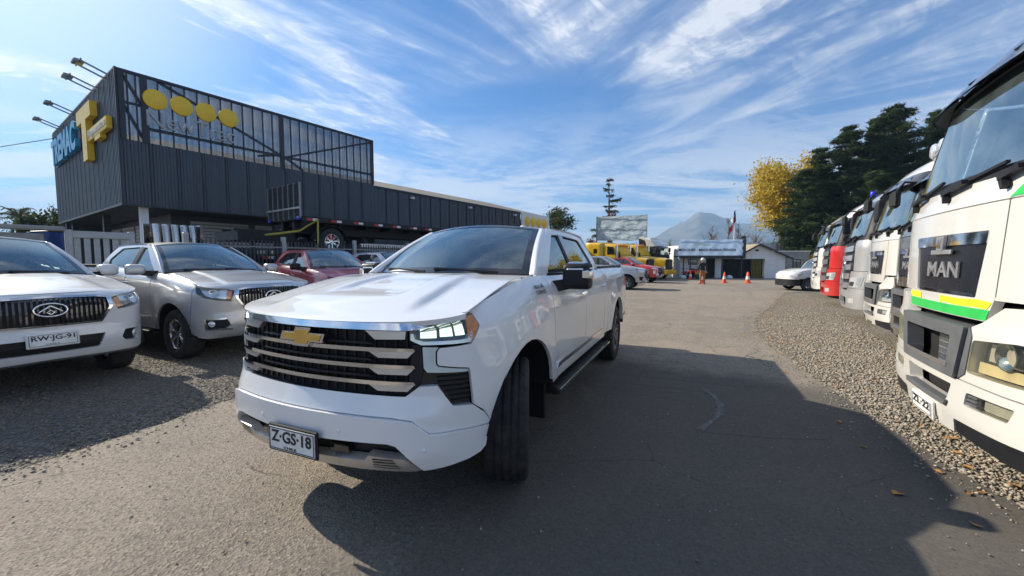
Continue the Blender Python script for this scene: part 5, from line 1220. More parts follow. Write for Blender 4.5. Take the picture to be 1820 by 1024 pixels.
def stones(name, poly, dens, s0, s1, seed, zoff=-.012, keep=None):
    """loose stones heaped over a polygon, one mesh"""
    g = np.random.default_rng(seed); P = np.array(poly); lo, hi = P.min(0), P.max(0)
    n = int((hi[0] - lo[0]) * (hi[1] - lo[1]) * dens); q = g.uniform(lo, hi, (n, 2)); ins = np.zeros(n, bool); j = len(P) - 1
    for i in range(len(P)):
        c = ((P[i, 1] > q[:, 1]) != (P[j, 1] > q[:, 1])) & (q[:, 0] < (P[j, 0] - P[i, 0]) * (q[:, 1] - P[i, 1]) / (P[j, 1] - P[i, 1] + 1e-12) + P[i, 0]); ins ^= c; j = i
    q = q[ins]
    if keep is not None: q = q[keep(q, g)]
    n = len(q); base = np.array([(1, 0, 0), (-.5, .87, 0), (-.5, -.87, 0), (0, 0, .75), (0, 0, -.4)], float)
    base = np.array([(1, .1, 0), (.1, 1, .05), (-1, 0, .05), (-.05, -1, 0), (.15, .1, .72), (0, 0, -.4)], float)
    V = base[None] * g.uniform(.6, 1.25, (n, 6, 3)); th = g.uniform(0, 6.28, n); c, s = np.cos(th), np.sin(th)
    x = V[..., 0] * c[:, None] - V[..., 1] * s[:, None]; y = V[..., 0] * s[:, None] + V[..., 1] * c[:, None]; z = V[..., 2]
    ti = g.uniform(-.6, .6, n); ct, st = np.cos(ti)[:, None], np.sin(ti)[:, None]; x, z = x * ct - z * st, x * st + z * ct
    r = g.uniform(s0, s1, n) * g.choice([.6, 1, 1, 1.5], n); V = np.stack([x, y, z], -1) * r[:, None, None]
    V[..., :2] += q[:, None]; V[..., 2] += (np.array([zoff(a, b) for a, b in q]) if callable(zoff) else zoff + np.zeros(n))[:, None] + g.uniform(-.004, .010, n)[:, None]
    F = np.array([(0, 1, 4), (1, 2, 4), (2, 3, 4), (3, 0, 4), (1, 0, 5), (2, 1, 5), (3, 2, 5), (0, 3, 5)]); F = (F[None] + (np.arange(n) * 6)[:, None, None]).reshape(-1, 3)
    me = bpy.data.meshes.new(name); me.vertices.add(n * 6); me.vertices.foreach_set('co', V.reshape(-1)); me.loops.add(len(F) * 3); me.loops.foreach_set('vertex_index', F.reshape(-1).astype(np.int32))
    me.polygons.add(len(F)); me.polygons.foreach_set('loop_start', np.arange(0, len(F) * 3, 3, dtype=np.int32)); me.polygons.foreach_set('loop_total', np.full(len(F), 3, np.int32)); me.update(); me.validate()
    me.materials.append(M['stone']); return link(name, me, kind='stuff')
def near(q, g): return g.random(len(q)) < np.clip(1.25 - (np.hypot(q[:, 0], q[:, 1]) - 4) / 11, .12, 1)
stones('gravel', EDGE_R[2:] + [(12.5, 16), (9, 10.5), (6.2, 6.2), (4.8, 3.6), (4.2, 1.5)], 2300, .010, .019, 1, keep=near)
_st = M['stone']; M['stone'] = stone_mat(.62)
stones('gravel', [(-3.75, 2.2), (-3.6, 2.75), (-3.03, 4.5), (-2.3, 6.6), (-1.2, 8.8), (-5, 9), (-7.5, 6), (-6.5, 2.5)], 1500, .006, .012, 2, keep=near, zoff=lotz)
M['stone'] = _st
stones('gravel', [(-5, -2), (-1, -1), (3, 1), (3.3, 4), (5.2, 8), (7, 12), (12, 20), (0, 10), (-2.9, 5), (-3.9, 1.5)], 26, .004, .009, 3, zoff=0)
def along_edge(q, g):
    E = np.array(EDGE_R + EDGE_L); d = np.full(len(q), 9.); 
    for T in (EDGE_R, EDGE_L):
        for a, b in zip(T, T[1:]):
            a, b = np.array(a), np.array(b); t = np.clip(((q - a) @ (b - a)) / ((b - a) @ (b - a)), 0, 1); d = np.minimum(d, np.hypot(*(q - (a + t[:, None] * (b - a))).T))
    return g.random(len(q)) < np.exp(-d / .16)
stones('gravel', [(-5, -1), (3, -1), (14, 20), (11, 20), (0, 11), (-4, 4)], 700, .006, .013, 4, zoff=0, keep=along_edge)
# pale scuffs left by tyres on the asphalt
M['scuff'] = plain('chalky_scuff', (.145, .14, .132), .9, var=.5, scale=30)
def scuff(pts, w):
    c = crom([(x, y, 0) for x, y in pts], 8); m = MB()
    for i in range(len(c) - 1):
        d = (c[i + 1] - c[i]).normalized(); n_ = Vector((-d.y, d.x, 0)) * w * .5 * (.4 + rng.random() * .8)
        m.add([c[i] - n_ + Vector((0, 0, .004)), c[i + 1] - n_ + Vector((0, 0, .004)), c[i + 1] + n_ + Vector((0, 0, .004)), c[i] + n_ + Vector((0, 0, .004))], [(0, 1, 2, 3)])
    o = m.build('tyre_scuff', 'scuff'); o['kind'] = 'structure'
for p, w in (([(1.7, 3.55), (2.05, 3.9), (2.25, 4.3), (2.3, 4.75)], .07), ([(1.0, 5.6), (1.7, 5.3), (2.6, 4.9), (3.3, 4.75)], .015), ([(.9, 5.2), (1.6, 4.9), (2.3, 4.6)], .012), ([(.8, 5.0), (1.5, 4.75), (2.1, 4.5)], .010), ([(1.7, 3.5), (2.2, 3.4), (2.7, 3.35)], .014), ([(.7, 4.8), (1.3, 4.6), (2.0, 4.35)], .008)): scuff(p, w)

# ------------------------------------------------------------------ the dark showroom with its screen front
def cladmat(name, col, rough=.38):
    m, nt, b = _nodes(name); t = tex(nt, 'Noise', .7, 6, stretch=(6, 6, .25)); d = tex(nt, 'Noise', .35, 5)
    c = mixc(nt, rampn(nt, t.outputs[0], .35, .75, 0, .35), col, tuple(min(1, x * 1.7 + .01) for x in col)); c = mixc(nt, rampn(nt, d.outputs[0], .45, .75, 0, .3), c, (.12, .11, .10))
    nt.links.new(c, b.inputs['Base Color']); setp(b, Roughness=rough, Metallic=.0); return m
M['clad'] = cladmat('slate_grey_cladding', (.040, .047, .060)); M['clad2'] = cladmat('dark_blue_cladding', (.034, .042, .058), .32)
M['studs'] = plain('dark_steel_stud', (.022, .027, .036), .5); M['palewall'] = plain('pale_render', (.78, .77, .74), .8, var=.06, scale=1.5)
M['roofpale'] = cladmat('galvanised_roof', (.25, .225, .19), .8); M['shutter'] = plain('roller_shutter', (.50, .50, .48), .45, var=.05)
M['signyellow'] = plain('sign_yellow', (.85, .56, .03), .4, var=.05); M['signblue'] = plain('sign_blue', (.025, .32, .56), .4, var=.06); M['galv'] = plain('light_grey_metal', (.40, .41, .41), .5, .3); M['signwhite'] = plain('sign_white', (.72, .73, .74), .5, var=.05)
M['concrete'] = plain('grey_concrete', (.30, .29, .27), .85, var=.18, scale=2); M['wood'] = plain('brown_wood', (.12, .07, .035), .7)
def meshmat():
    m, nt, b = _nodes('perforated_screen'); nt.nodes.remove(b); tr = nt.nodes.new('ShaderNodeBsdfTransparent'); tr.inputs[0].default_value = (.92, .95, 1, 1)
    df = nt.nodes.new('ShaderNodeBsdfDiffuse'); df.inputs[0].default_value = (.10, .12, .145, 1); t = tex(nt, 'Noise', .8, 5, stretch=(4, 4, .4))
    mx = nt.nodes.new('ShaderNodeMixShader'); nt.links.new(rampn(nt, t.outputs[0], .3, .7, .48, .64), mx.inputs[0]); nt.links.new(tr.outputs[0], mx.inputs[1]); nt.links.new(df.outputs[0], mx.inputs[2])
    nt.links.new(mx.outputs[0], nt.nodes['Material Output'].inputs[0]); return m
M['screen'] = meshmat()
def clad(w, h, pitch=.25, depth=.035, ribs=True):
    """corrugated sheet: x across, z up, ribs towards -y"""
    m = MB(); pr = [(0, 0)]; n = max(1, round(w / pitch)); p = w / n
    for k in range(n): x = k * p; pr += [(x + p * .30, 0), (x + p * .42, -depth), (x + p * .72, -depth), (x + p * .84, 0)]
    pr += [(w, 0)]
    for (a, b), (c, d) in zip(pr, pr[1:]): m.add([(a, b, 0), (c, d, 0), (c, d, h), (a, b, h)], [(0, 1, 2, 3)])
    m.add([(0, .0, 0), (w, 0, 0), (w, .05, 0), (0, .05, 0)], [(0, 1, 2, 3)]); m.box(-.012, .012, -depth - .012, .0, 0, h); return m
BO = Vector((-14.4, 15.1, 0))
bld = thing('showroom_building', 'dark slate showroom with overhanging upper storey and see-through screen facade', 'building', BO, ROWZ)
ZB, ZS, ZT, BL, BW = 3.66, 6.05, 8.55, 10.9, 13.5
# short face (faces -X): sheets
me = clad(.8435, ZT - ZB - .06, .23, .04).mesh('cladding_panel', 'clad')
for k in range(16): link('cladding_panel', me, bld, mtx=Matrix.Translation((0, BW - k * .84375, ZB + .03)) @ Matrix.Rotation(R(-90), 4, 'Z'))
me = clad(.8385, ZS - ZB, .223, .03).mesh('cladding_panel', 'clad2')
for k in range(13): link('cladding_panel', me, bld, mtx=Matrix.Translation((k * .8385, 0, ZB)))
MB().box(-.06, .0, -.06, .03, ZB - .03, ZT + .03).box(0, BL, -.05, .06, ZT - .08, ZT + .02).box(-.05, .02, 0, BW, ZT - .03, ZT + .04).box(-.055, .03, .03, BW, ZB - .05, ZB + .035).box(.0, BL, -.05, .05, ZB - .06, ZB + .0).build('edge_trim', 'studs', bld)
# screen: panels between studs, posts, beam and braces
P1, P2 = .75, 5.76
xs = [.28, .52] + [P1 + .4175 * i for i in range(0, 13)] + [P2 + .43 * i for i in range(1, 12)]
pm = MB().box(0, .40, .03, .036, ZS, ZT - .08).mesh('screen_panel', 'screen'); x = .06
st = MB().box(-.022, .022, -.035, .03, ZS, ZT - .08).mesh('stud', 'studs')
edges = sorted(set([.06] + xs + [BL - .06]))
for a, b in zip(edges, edges[1:]):
    o = link('screen_panel', pm, bld, loc=(a + .02, 0, 0)); o.scale = ((b - a - .04) / .40, 1, 1)
for q in xs: link('stud', st, bld, loc=(q, 0, 0))
for q, w in ((.10, .16), (P1, .20), (P2, .17), (BL - .07, .14)): MB().box(q - w / 2, q + w / 2, -.06, .10, ZS - .02, ZT).build('screen_post', 'studs', bld)
MB().box(P1, BL, .05, .17, 6.56, 6.66).build('screen_beam', 'studs', bld); MB().box(.1, P1, .05, .15, 7.38, 7.46).build('screen_beam', 'studs', bld)
for a, b, c, d in ((1.2, 8.5, 5.7, 6.66), (6.1, 6.66, 10.8, 8.45), (.14, 8.5, .70, 7.42), (.14, 7.4, .68, 6.2), (4.7, 6.4, 5.6, 6.62), (5.9, 6.6, 6.8, 6.1)):
    MB().bar((a, .10, b), (c, .10, d), .09).build('brace', 'studs', bld)
# roof behind the screen, inner walls, soffit, columns, ground floor
RS = .27
def roofp(x0, x1, name='roof_sheet'):
    n = max(1, round((x1 - x0) / 1.1)); w = (x1 - x0) / n
    mb = MB()
    k = 5
    for j in range(k):
        a = w * j / k; b = w * (j + .6) / k; c = w * (j + .8) / k; d = w * (j + 1) / k
        for (p, zp), (q, zq) in (((a, 0), (b, 0)), ((b, 0), (c, .04)), ((c, .04), (d, 0))): mb.add([(p, .35, ZS - .02 + zp), (q, .35, ZS - .02 + zq), (q, 7.6, ZS - .02 + 7.25 * RS + zq), (p, 7.6, ZS - .02 + 7.25 * RS + zp)], [(0, 1, 2, 3)])
    me = mb.mesh(name, 'roofpale')
    for i in range(n): link(name, me, bld, loc=(x0 + i * w, 0, 0))
    MB().add([(x0, 7.6, ZS + 7.25 * RS), (x1, 7.6, ZS + 7.25 * RS), (x1, 14.6, ZS + .2), (x0, 14.6, ZS + .2)], [(0, 1, 2, 3)]).build('rear_roof', 'roofpale', bld)
WL = 31.6
roofp(.3, WL)
MB().box(.06, WL, .14, .30, ZS - .16, ZS - .02).build('gutter', 'palewall', bld)
MB().box(.02, BL - .02, .06, BW, ZB - .02, ZB + .1).build('soffit', 'studs', bld)
MB().box(.35, WL, 14.4, 14.6, 0, ZS + .2).box(WL - .2, WL, .1, 14.4, 0, ZS - .1).build('rear_wall', 'clad', bld)
MB().box(.10, .22, .1, BW, ZB + .1, ZT - .06).build('inner_lining', 'clad', bld)
for (px, py, mt) in ((.62, .35, 'palewall'), (5.5, .35, 'studs'), (.5, 5.6, 'studs'), (.5, 12.9, 'studs'), (10.5, .4, 'studs')): MB().box(px - .12, px + .12, py - .12, py + .12, 0, ZB - .02).build('column', mt, bld)
MB().box(2.0, 2.2, 2.4, BW, 0, ZB - .03).box(2.2, BL, 2.4, 2.6, 0, ZB - .03).build('ground_floor_wall', 'clad', bld)
sm = MB()
for k in range(14): sm.box(-.05, 0, 0, 2.3, 1.0 + k * .17, 1.0 + k * .17 + .145, None, .02)
sme = sm.mesh('roller_shutter', 'shutter')
for y in (6.3, 8.9, 11.5): link('roller_shutter', sme, bld, loc=(1.995, y - .8, 0))
for k in range(3):
    m = MB()
    for j in range(8): m.box(0, 2.4, -.05, 0, 2.2 + j * .15, 2.2 + j * .15 + .125, None, .015)
    m.build('roller_shutter', 'shutter', bld, loc=(2.7 + k * 2.7, 2.395, 0))
    MB().box(0, 2.3, -.03, 0, .3, 2.1).build('shop_window', 'win', bld, loc=(2.75 + k * 2.7, 2.395, 0))
# long low wing
me = clad(.92, ZS - .2, .53, .03).mesh('cladding_panel', 'clad2')
for k in range(17): link('cladding_panel', me, bld, loc=(BL + .06 + k * .92, .12, .04))
MB().box(BL, BL + 15.7, .05, .16, ZS - .17, ZS - .05).build('edge_trim', 'studs', bld)
for x in (13.8, 19.5, 25.5):
    MB().box(x - .12, x + .12, -.16, .08, 5.55, 5.68, None, .02).build('wall_lamp', 'signwhite', bld)
bp = BL + .06 + 17 * .92
s = thing('wall_sign', 'pale end sign with four orange discs at the far end of the low wing', 'sign', BO + RV * bp + Vector((0, 0, 0)), ROWZ)
MB().box(.02, 5.0, -.02, .10, 4.0, ZS - .02, None, .02).build('sign_board', 'signwhite', s)
dm = MB().lathe([(0, -.06), (.42, -.06), (.44, -.04), (.44, 0)], 26).mesh('disc', 'signyellow')
for k in range(4): link('disc', dm, s, loc=(.95 + k * 1.02, -.021, 5.25))
# signs on the screen front
M['signpale'] = plain('weathered_pale_letters', (.36, .38, .41), .6)
s = thing('screen_sign', 'four yellow discs over white shop lettering on the screen facade', 'sign', BO, ROWZ)
dm = MB().lathe([(0, -.16), (.355, -.16), (.37, -.15), (.37, -.06), (0, -.06)], 40).mesh('disc', 'signyellow')
for k in range(4): link('disc', dm, s, loc=(1.05 + k * .815, 0, 7.72))
m = MB(); F0 = Matrix.Rotation(R(90), 4, 'X'); put_text(m, 'NewTrac', Matrix.Translation((2.24, -.06, 6.98)) @ F0, 2.95, .60, .10, 0.0); m.build('sign_lettering', 'signpale', s)
# signs on the short face: text runs along -Y, reads from -X
FX = Matrix(((0, 0, -1, 0), (-1, 0, 0, 0), (0, 1, 0, 0), (0, 0, 0, 1)))
s = thing('block_sign', 'big blue block letters on the short side of the dark showroom', 'sign', BO, ROWZ)
m = MB(); put_text(m, 'TREMAC', Matrix.Translation((-.06, 9.4, 7.25)) @ FX, 6.3, 1.30, .18, .04); m.build('sign_lettering', 'signblue', s)
MB().box(-.07, -.05, 6.15, 12.7, 6.6, 7.92).build('sign_back', 'studs', s)
s = thing('letter_sign', 'tall yellow letter T with a small yellow name box beside the blue letters', 'sign', BO, ROWZ)
tpoly = [(-.40, 0), (.40, 0), (.40, 1.62), (1.3, 1.62), (1.3, 2.2), (-1.3, 2.2), (-1.3, 1.62), (-.40, 1.62)]
MB().prism(tpoly, .0, .22, Matrix.Translation((-.06, 4.1, 5.75)) @ FX).build('letter_block', 'signyellow', s)
o = MB().box(-.24, -.06, .55, 3.7, 6.46, 6.92, None, .02).box(-.24, -.06, 1.6, 2.5, 6.30, 6.46).build('name_box', 'signyellow', s)
m = MB(); put_text(m, 'Repuestos', Matrix.Translation((-.245, 2.12, 6.69)) @ FX, 2.9, .38, .02); m.build('name_lettering', 'signwhite', o)
fl = None
for k, y in enumerate((1.0, 3.0, 7.6, 11.2)):
    lab = ('floodlight on two arms nearest the front corner of the dark showroom', 'second floodlight on two arms from the front corner of the showroom', 'floodlight on two arms above the blue letters near the yellow T', 'floodlight on two arms above the far end of the blue letters')[k]
    if fl is None:
        fl = thing('floodlight', lab, 'floodlight', BO + RV * 0 - QV * y + Vector((0, 0, ZT)), ROWZ, 'floodlights on the showroom parapet')
        for d in (-.27, .27): MB().bar((.1, d, -.15), (-.80, d, .17), .05).build('arm', 'steel', fl)
        m = MB().box(-.95, -.66, -.19, .19, -.045, .045, Matrix.Translation((0, 0, .14)), .02).box(-.9, -.72, -.09, .09, .05, .12, Matrix.Translation((0, 0, .14))).bar((-.78, -.48, .16), (-.78, .48, .16), .035); m.build('lamp_body', 'steel', fl)
        MB().box(-.93, -.68, -.17, .17, .09, .098).build('lamp_glass', 'lens', fl)
    else: dup(fl, BO - QV * y + Vector((0, 0, ZT)), ROWZ, lab)

# ------------------------------------------------------------------ boundary: wall, gate, fence
def fp(X, d=-13.5): return QV * d + RV * X
s = thing('boundary_wall', 'grey concrete panel wall at the far left behind the white pickup', 'wall', fp(-9), ROWZ)
me = MB().box(0, 1.96, -.04, .04, 0, .52, None, .012).mesh('wall_panel', 'concrete')
for k in range(5):
    for j in range(4): link('wall_panel', me, s, loc=(.1 + k * 2.08, 0, .02 + j * .53))
    MB().box(-.06, .06, -.09, .09, 0, 2.3, None, .015).build('wall_post', 'concrete', s, loc=(.02 + k * 2.08, 0, 0))
MB().box(0, 10.7, -.10, .10, 2.2, 2.3, None, .02).build('wall_coping', 'concrete', s)
s = thing('slatted_gate', 'pale metal gate with broad upright slats behind the silver pickup', 'gate', fp(1.75), ROWZ)
MB().box(0, 1.05, -.05, .05, 2.06, 2.22, None, .01).build('top_rail', 'galv', s); MB().box(0, 1.05, -.04, .04, .1, .2).build('bottom_rail', 'galv', s)
MB().box(-.06, .06, -.06, .06, 0, 2.24, None, .01).build('gate_post', 'galv', s); MB().box(1.0, 1.12, -.06, .06, 0, 2.24, None, .01).build('gate_post', 'galv', s)
me = MB().box(-.05, .05, -.012, .012, .2, 2.06).mesh('slat', 'galv')
for k in range(6): link('slat', me, s, loc=(.13 + k * .16, 0, 0))
s = thing('picket_fence', 'dark upright bar fence running behind the red pickup and below the trailer', 'fence', fp(3.9), ROWZ)
me = MB().box(-.016, .016, -.012, .012, .1, 2.16).mesh('picket', 'steel'); MB().box(0, 15, -.02, .02, .3, .34).box(0, 15, -.02, .02, 1.95, 1.99).build('rail', 'steel', s)
M['fence'] = plain('dark_fence_paint', (.05, .055, .06), .5); me.materials[0] = M['fence']
for k in range(132): link('picket', me, s, loc=(.12 + k * .112, 0, 0))
me = MB().box(-.06, .06, -.06, .06, 0, 2.3, None, .01).mesh('post', 'galv')
for X in (.0, 2.55, 5.1, 7.65, 10.2, 12.75): link('post', me, s, loc=(X, 0, 0))
s = thing('panel_rack', 'black rack holding five upright curved glossy panels behind the silver pickup', 'rack', fp(3.55, -14.9), ROWZ)
MB().box(-.05, 1.2, .62, .70, 0, 2.62).box(1.12, 1.2, 0, .62, 0, 2.62).box(-.05, 1.2, 0, .65, 1.86, 1.92).box(-.05, .02, 0, .65, 0, 1.9).build('rack_frame', 'gloss', s)
me = MB().grid(lambda a, b: Vector((lerp(-.085, .085, a), .06 - .10 * math.sin(math.pi * a) + .10 * b * b, lerp(1.93, 2.60, b))), 6, 8, True, .02, (0, 5, 2)).mesh('curved_panel', 'satin')
for k in range(5): link('curved_panel', me, s, loc=(.12 + k * .215, 0, 0))

# ------------------------------------------------------------------ stacked flatbed trailers
M['strap'] = plain('dull_yellow_strap', (.40, .35, .06), .7)
def trailer(label, z, X0, L_, head, wheels, wz):
    t = thing('flatbed_trailer', label, 'trailer', fp(X0, -14.46), ROWZ, 'stacked flatbed trailers')
    MB().box(0, L_, 0, 2.5, z - .10, z, None, .015).box(0, L_, -.03, .03, z - .16, z + .03).box(0, L_, 2.47, 2.53, z - .16, z + .03).build('deck', 'black', t)
    m = MB().box(.1, L_, .75, .90, z - .55, z - .1).box(.1, L_, 1.6, 1.75, z - .55, z - .1)
    for k in range(int(L_ / 1.2)): m.box(.3 + k * 1.2, .38 + k * 1.2, .1, 2.4, z - .28, z - .1)
    m.build('chassis', 'black', t)
    rw = MB().box(0, .22, -.036, -.031, z - .115, z - .03).mesh('reflector', 'redlens'); ww = MB().box(.22, .42, -.036, -.031, z - .115, z - .03).mesh('reflector', 'signwhite')
    for k in range(int(L_ / .95)):
        o = link('reflector', rw, t, loc=(.15 + k * .95, 0, 0)); link('reflector', ww, t, loc=(.15 + k * .95, 0, 0))
    wm = wheel(None, .52, .30, .30, 8, 'chrome', 32)
    for xw in wheels:
        for sg, y in ((-1, .17), (1, 2.33)): put_wheel(t, wm, (xw, y, wz), sg)
        MB().grid(lambda a, b: Vector((xw + .64 * math.cos(R(lerp(5, 175, a))), lerp(.0, .42, b), wz + .02 + .60 * math.sin(R(lerp(5, 175, a))))), 14, 1, True, .02, (xw, .2, wz)).build('mudguard', 'black', t)
        MB().tube([(xw, .1, wz), (xw, 2.4, wz)], .07, 8).build('axle', 'black', t)
    if head:
        m = MB()
        me = MB().box(-.03, .03, -.02, .02, z - .05, z + 1.22).mesh('headboard_bar', 'steel')
        for k in range(7): link('headboard_bar', me, t, loc=(-.02, .06 + k * .395, 0))
        MB().box(-.02, .02, .05, 2.45, z + .02, z + 1.2).build('headboard', 'black', t)
        MB().bar((-.06, .05, z + .32), (-.06, 2.45, z + .32), .06).build('headboard_rail', 'satin', t)
        for y in (.14, 2.3): MB().box(-.09, -.03, y - .1, y + .1, z - .12, z + .0, None, .02).build('tail_lamp', 'bluelens', t)
        MB().bar((2.3, -.06, z - .95), (5.0, -.06, z - .95), .03, .13).bar((2.3, -.06, z - 1.35), (5.0, -.06, z - 1.35), .03, .13).build('side_guard', 'satin', t)
        MB().box(2.6, 4.2, .05, .55, z - 1.5, z - .85, None, .03).build('tool_box', 'steel', t)
        m = MB().tube([(.55, -.05, z - .05), (.54, -.06, z - .6), (.52, -.05, z - 1.4)], .035, 6); m.tube([(.5, -.05, z - .1), (.0, .2, z - .5), (-.6, .5, z - .62), (-1.2, .9, z - .72)], [.035, .04, .05, .03], 6)
        m.build('cargo_strap', 'strap', t)
        m = MB().box(-1.9, .1, .7, .9, z - .9, z - .5).box(-1.9, .1, 1.6, 1.8, z - .9, z - .5).box(-1.95, -1.8, .3, 2.2, z - .9, z - .6); m.build('coupling_frame', 'black', t)
    else: MB().box(.2, .5, .4, .7, 0, z - .5).box(.2, .5, 1.8, 2.1, 0, z - .5).box(6.5, 6.8, .4, .7, 0, z - .5).build('landing_leg', 'black', t)
    return t
tx = (Vector((-7.5, 14.5, 0)) - QV * -14.46).dot(RV)
trailer('black flatbed trailer with tall headboard and red white reflectors stacked on top', 3.12, tx, 12.5, True, (1.15, 2.5 + 6), 2.27)
trailer('lower black flatbed trailer under the stacked one behind the fence', 1.73, tx - 2.5, 14, False, (9.6, 11.0), .52)
# dry leaves blown along the gravel edge
g_ = np.random.default_rng(12); lm = MB()
for k in range(150):
    i = int(g_.integers(1, 9)); a, b = Vector(EDGE_R[i]), Vector(EDGE_R[i + 1]); p = a.lerp(b, g_.random()) + Vector((g_.normal() * .35 + .2, g_.normal() * .3)); r = g_.uniform(.015, .035); th = g_.uniform(0, 6.28)
    pts = [Vector((p.x + r * q * math.cos(th + t), p.y + r * q * math.sin(th + t), .006 + g_.uniform(0, .018))) for t, q in ((0, 1.4), (1.2, .7), (2.4, .9), (3.6, 1.1), (5, .7))]
    lm.add(pts, [(0, 1, 2), (0, 2, 3), (0, 3, 4)])
M['dryleaf'] = plain('dry_leaf', (.40, .20, .05), .8, var=.4, scale=20)
o = lm.build('dry_leaves', 'dryleaf'); o['kind'] = 'stuff'
c_ = MB().tube([BO - QV * 12.5 + Vector((0, 0, 8.2)) + d for d in (Vector((0, 0, 0)), Vector((-6, 1, -.45)), Vector((-14, 2, -.7)), Vector((-26, 4, -.5)))], .02, 5).build('overhead_cable', 'black'); tag(c_, 'thin overhead cable running left from the showroom parapet', 'cable')
# ------------------------------------------------------------------ far buildings
fb = thing('yard_office', 'long low white office under a blue banner across the end of the yard', 'building', (15.4, 37, 0))
W1 = 5.05
MB().box(0, W1, 0, .2, 0, 3.0).box(0, W1, .2, 6, 2.85, 3.0).box(0, .2, .2, 6, 0, 2.85).build('wall', 'palewall', fb)
MB().box(-.6, W1 + .1, -1.3, .0, 1.90, 2.04, None, .02).build('canopy', 'studs', fb); MB().box(-.6, W1 + .1, -1.28, -1.2, 1.78, 1.90).build('canopy_fascia', 'studs', fb)
me = MB().box(-.045, .045, -1.27, -1.18, 0, 1.78).mesh('canopy_post', 'studs')
for x in (.42, 3.25, 4.98): link('canopy_post', me, fb, loc=(x, 0, 0))
def win(x0, x1, z0, z1, y=-.02, mat='win', bars=1, parent=None, f=.05):
    o = MB().box(x0, x1, y - .02, y + .01, z0, z0 + f).box(x0, x1, y - .02, y + .01, z1 - f, z1).box(x0, x0 + f, y - .02, y + .01, z0, z1).box(x1 - f, x1, y - .02, y + .01, z0, z1)
    for k in range(1, bars + 1): x = lerp(x0, x1, k / (bars + 1)); o.box(x - f * .4, x + f * .4, y - .02, y + .01, z0, z1)
    o = o.build('window', 'studs', parent); MB().box(x0 + .02, x1 - .02, y - .004, y + .004, z0 + .02, z1 - .02).build('pane', mat, o); return o
win(.75, 1.62, 1.22, 1.70, parent=fb)
MB().box(2.40, 3.22, -.03, .01, 0, 1.80).build('door', 'void', fb); MB().box(3.36, 4.02, -.04, .0, .02, 1.80, None, .01).build('door_leaf', 'signwhite', fb)
MB().box(.30, .38, -.05, .0, 0, 1.88).build('downpipe', 'studs', fb)
b = thing('banner', 'pale blue banner reading REMOLQUES MAQUINARIA PESADA along the office roof', 'banner', (15.4, 37, 0))
M['banner'] = plain('blue_white_banner', (.55, .72, .92), .55, var=.10, scale=.5)
def bn(a, c):
    x = lerp(-.75, W1 - .1, a); z = lerp(2.06, 3.44 + .03 * math.sin(a * 9), c); k = smooth(.86, 1, a)
    return Vector((x, -1.36 - .03 * math.sin(x * 3.1 + z * 1.3) - .02 * math.sin(x * 7 - z * 4) - k * .10 * math.sin((x + z * 1.2) * 9), z))
def backlit(m, f):
    nt = m.node_tree; b = nt.nodes['Principled BSDF']; tl = nt.nodes.new('ShaderNodeBsdfTranslucent'); nt.links.new(b.inputs['Base Color'].links[0].from_socket, tl.inputs[0]); mx = nt.nodes.new('ShaderNodeMixShader'); mx.inputs[0].default_value = f
    nt.links.new(b.outputs[0], mx.inputs[1]); nt.links.new(tl.outputs[0], mx.inputs[2]); nt.links.new(mx.outputs[0], nt.nodes['Material Output'].inputs[0])
backlit(M['banner'], .3)
MB().grid(bn, 90, 14, True).build('banner_sheet', 'banner', b)
M['navy'] = plain('navy_print', (.015, .04, .10), .6); M['limeprint'] = plain('pale_lime_print', (.55, .62, .20), .6)
m = MB(); put_text(m, 'REMOLQUES - MAQUINARIA PESADA', Matrix.Translation((1.62, -1.45, 2.52)) @ Matrix.Rotation(R(90), 4, 'X'), 5.45, .27, .01, .03); m.build('banner_lettering', 'navy', b)
m = MB(); put_text(m, 'Newtrac', Matrix.Translation((1.35, -1.45, 3.02)) @ Matrix.Rotation(R(90), 4, 'X'), 1.5, .20, .01); m.build('banner_lettering', 'limeprint', b)
MB().box(-.7, W1, -1.28, -1.22, 3.28, 3.36).build('banner_rail', 'studs', b); MB().box(W1 - .06, W1 + .16, -1.42, -1.1, 1.8, 3.5).build('banner_post', 'studs', b)
MB().box(W1 - .2, W1 + .2, -1.3, -.9, 3.54, 3.76, None, .03).build('lamp_box', 'studs', b)
# gabled workshop
g = thing('gabled_workshop', 'small white gabled workshop with tan roof and wide dark opening', 'building', (20.55, 36.6, 0))
GW = 4.25; ax = 1.72; OX = 2.38
m = MB(); m.add([(0, 0, 0), (OX, 0, 1.74), (0, 0, 1.74), (OX, 0, 0), (GW, 0, 0), (GW, 0, 1.98), (ax, 0, 3.0), (0, 0, 2.15)], [(2, 1, 5, 6, 7), (3, 4, 5, 1)])
m.box(GW - .15, GW, .01, 6, 0, 1.95).build('wall', 'palewall', g)
M['tanroof'] = plain('tan_fibre_roof', (.42, .34, .22), .85, var=.15)
rl = MB(); rr2 = MB()
for mb, x0, z0 in ((rl, -.30, 2.02), (rr2, GW + .42, 1.80)):
    for j in range(8):
        t0, t1 = j / 8, (j + 1) / 8; pa = Vector((lerp(x0, ax, t0), -.35, lerp(z0, 3.10, t0) + .012)); pb = Vector((lerp(x0, ax, t1), -.35, lerp(z0, 3.10, t1)))
        mb.add([pa, pb, pb + Vector((0, 7, 0)), pa + Vector((0, 7, 0))], [(0, 1, 2, 3)])
rl.build('roof', 'tanroof', g); rr2.build('roof', 'tanroof', g)
MB().bar((-.3, -.38, 1.98), (ax, -.38, 3.06), .06, .14).build('barge_board', 'studs', g); MB().bar((ax, -.38, 3.06), (GW + .5, -.38, 1.74), .06, .14).build('barge_board', 'studs', g)
MB().box(-1.2, OX, .3, .4, 0, 1.74).build('opening', 'void', g)
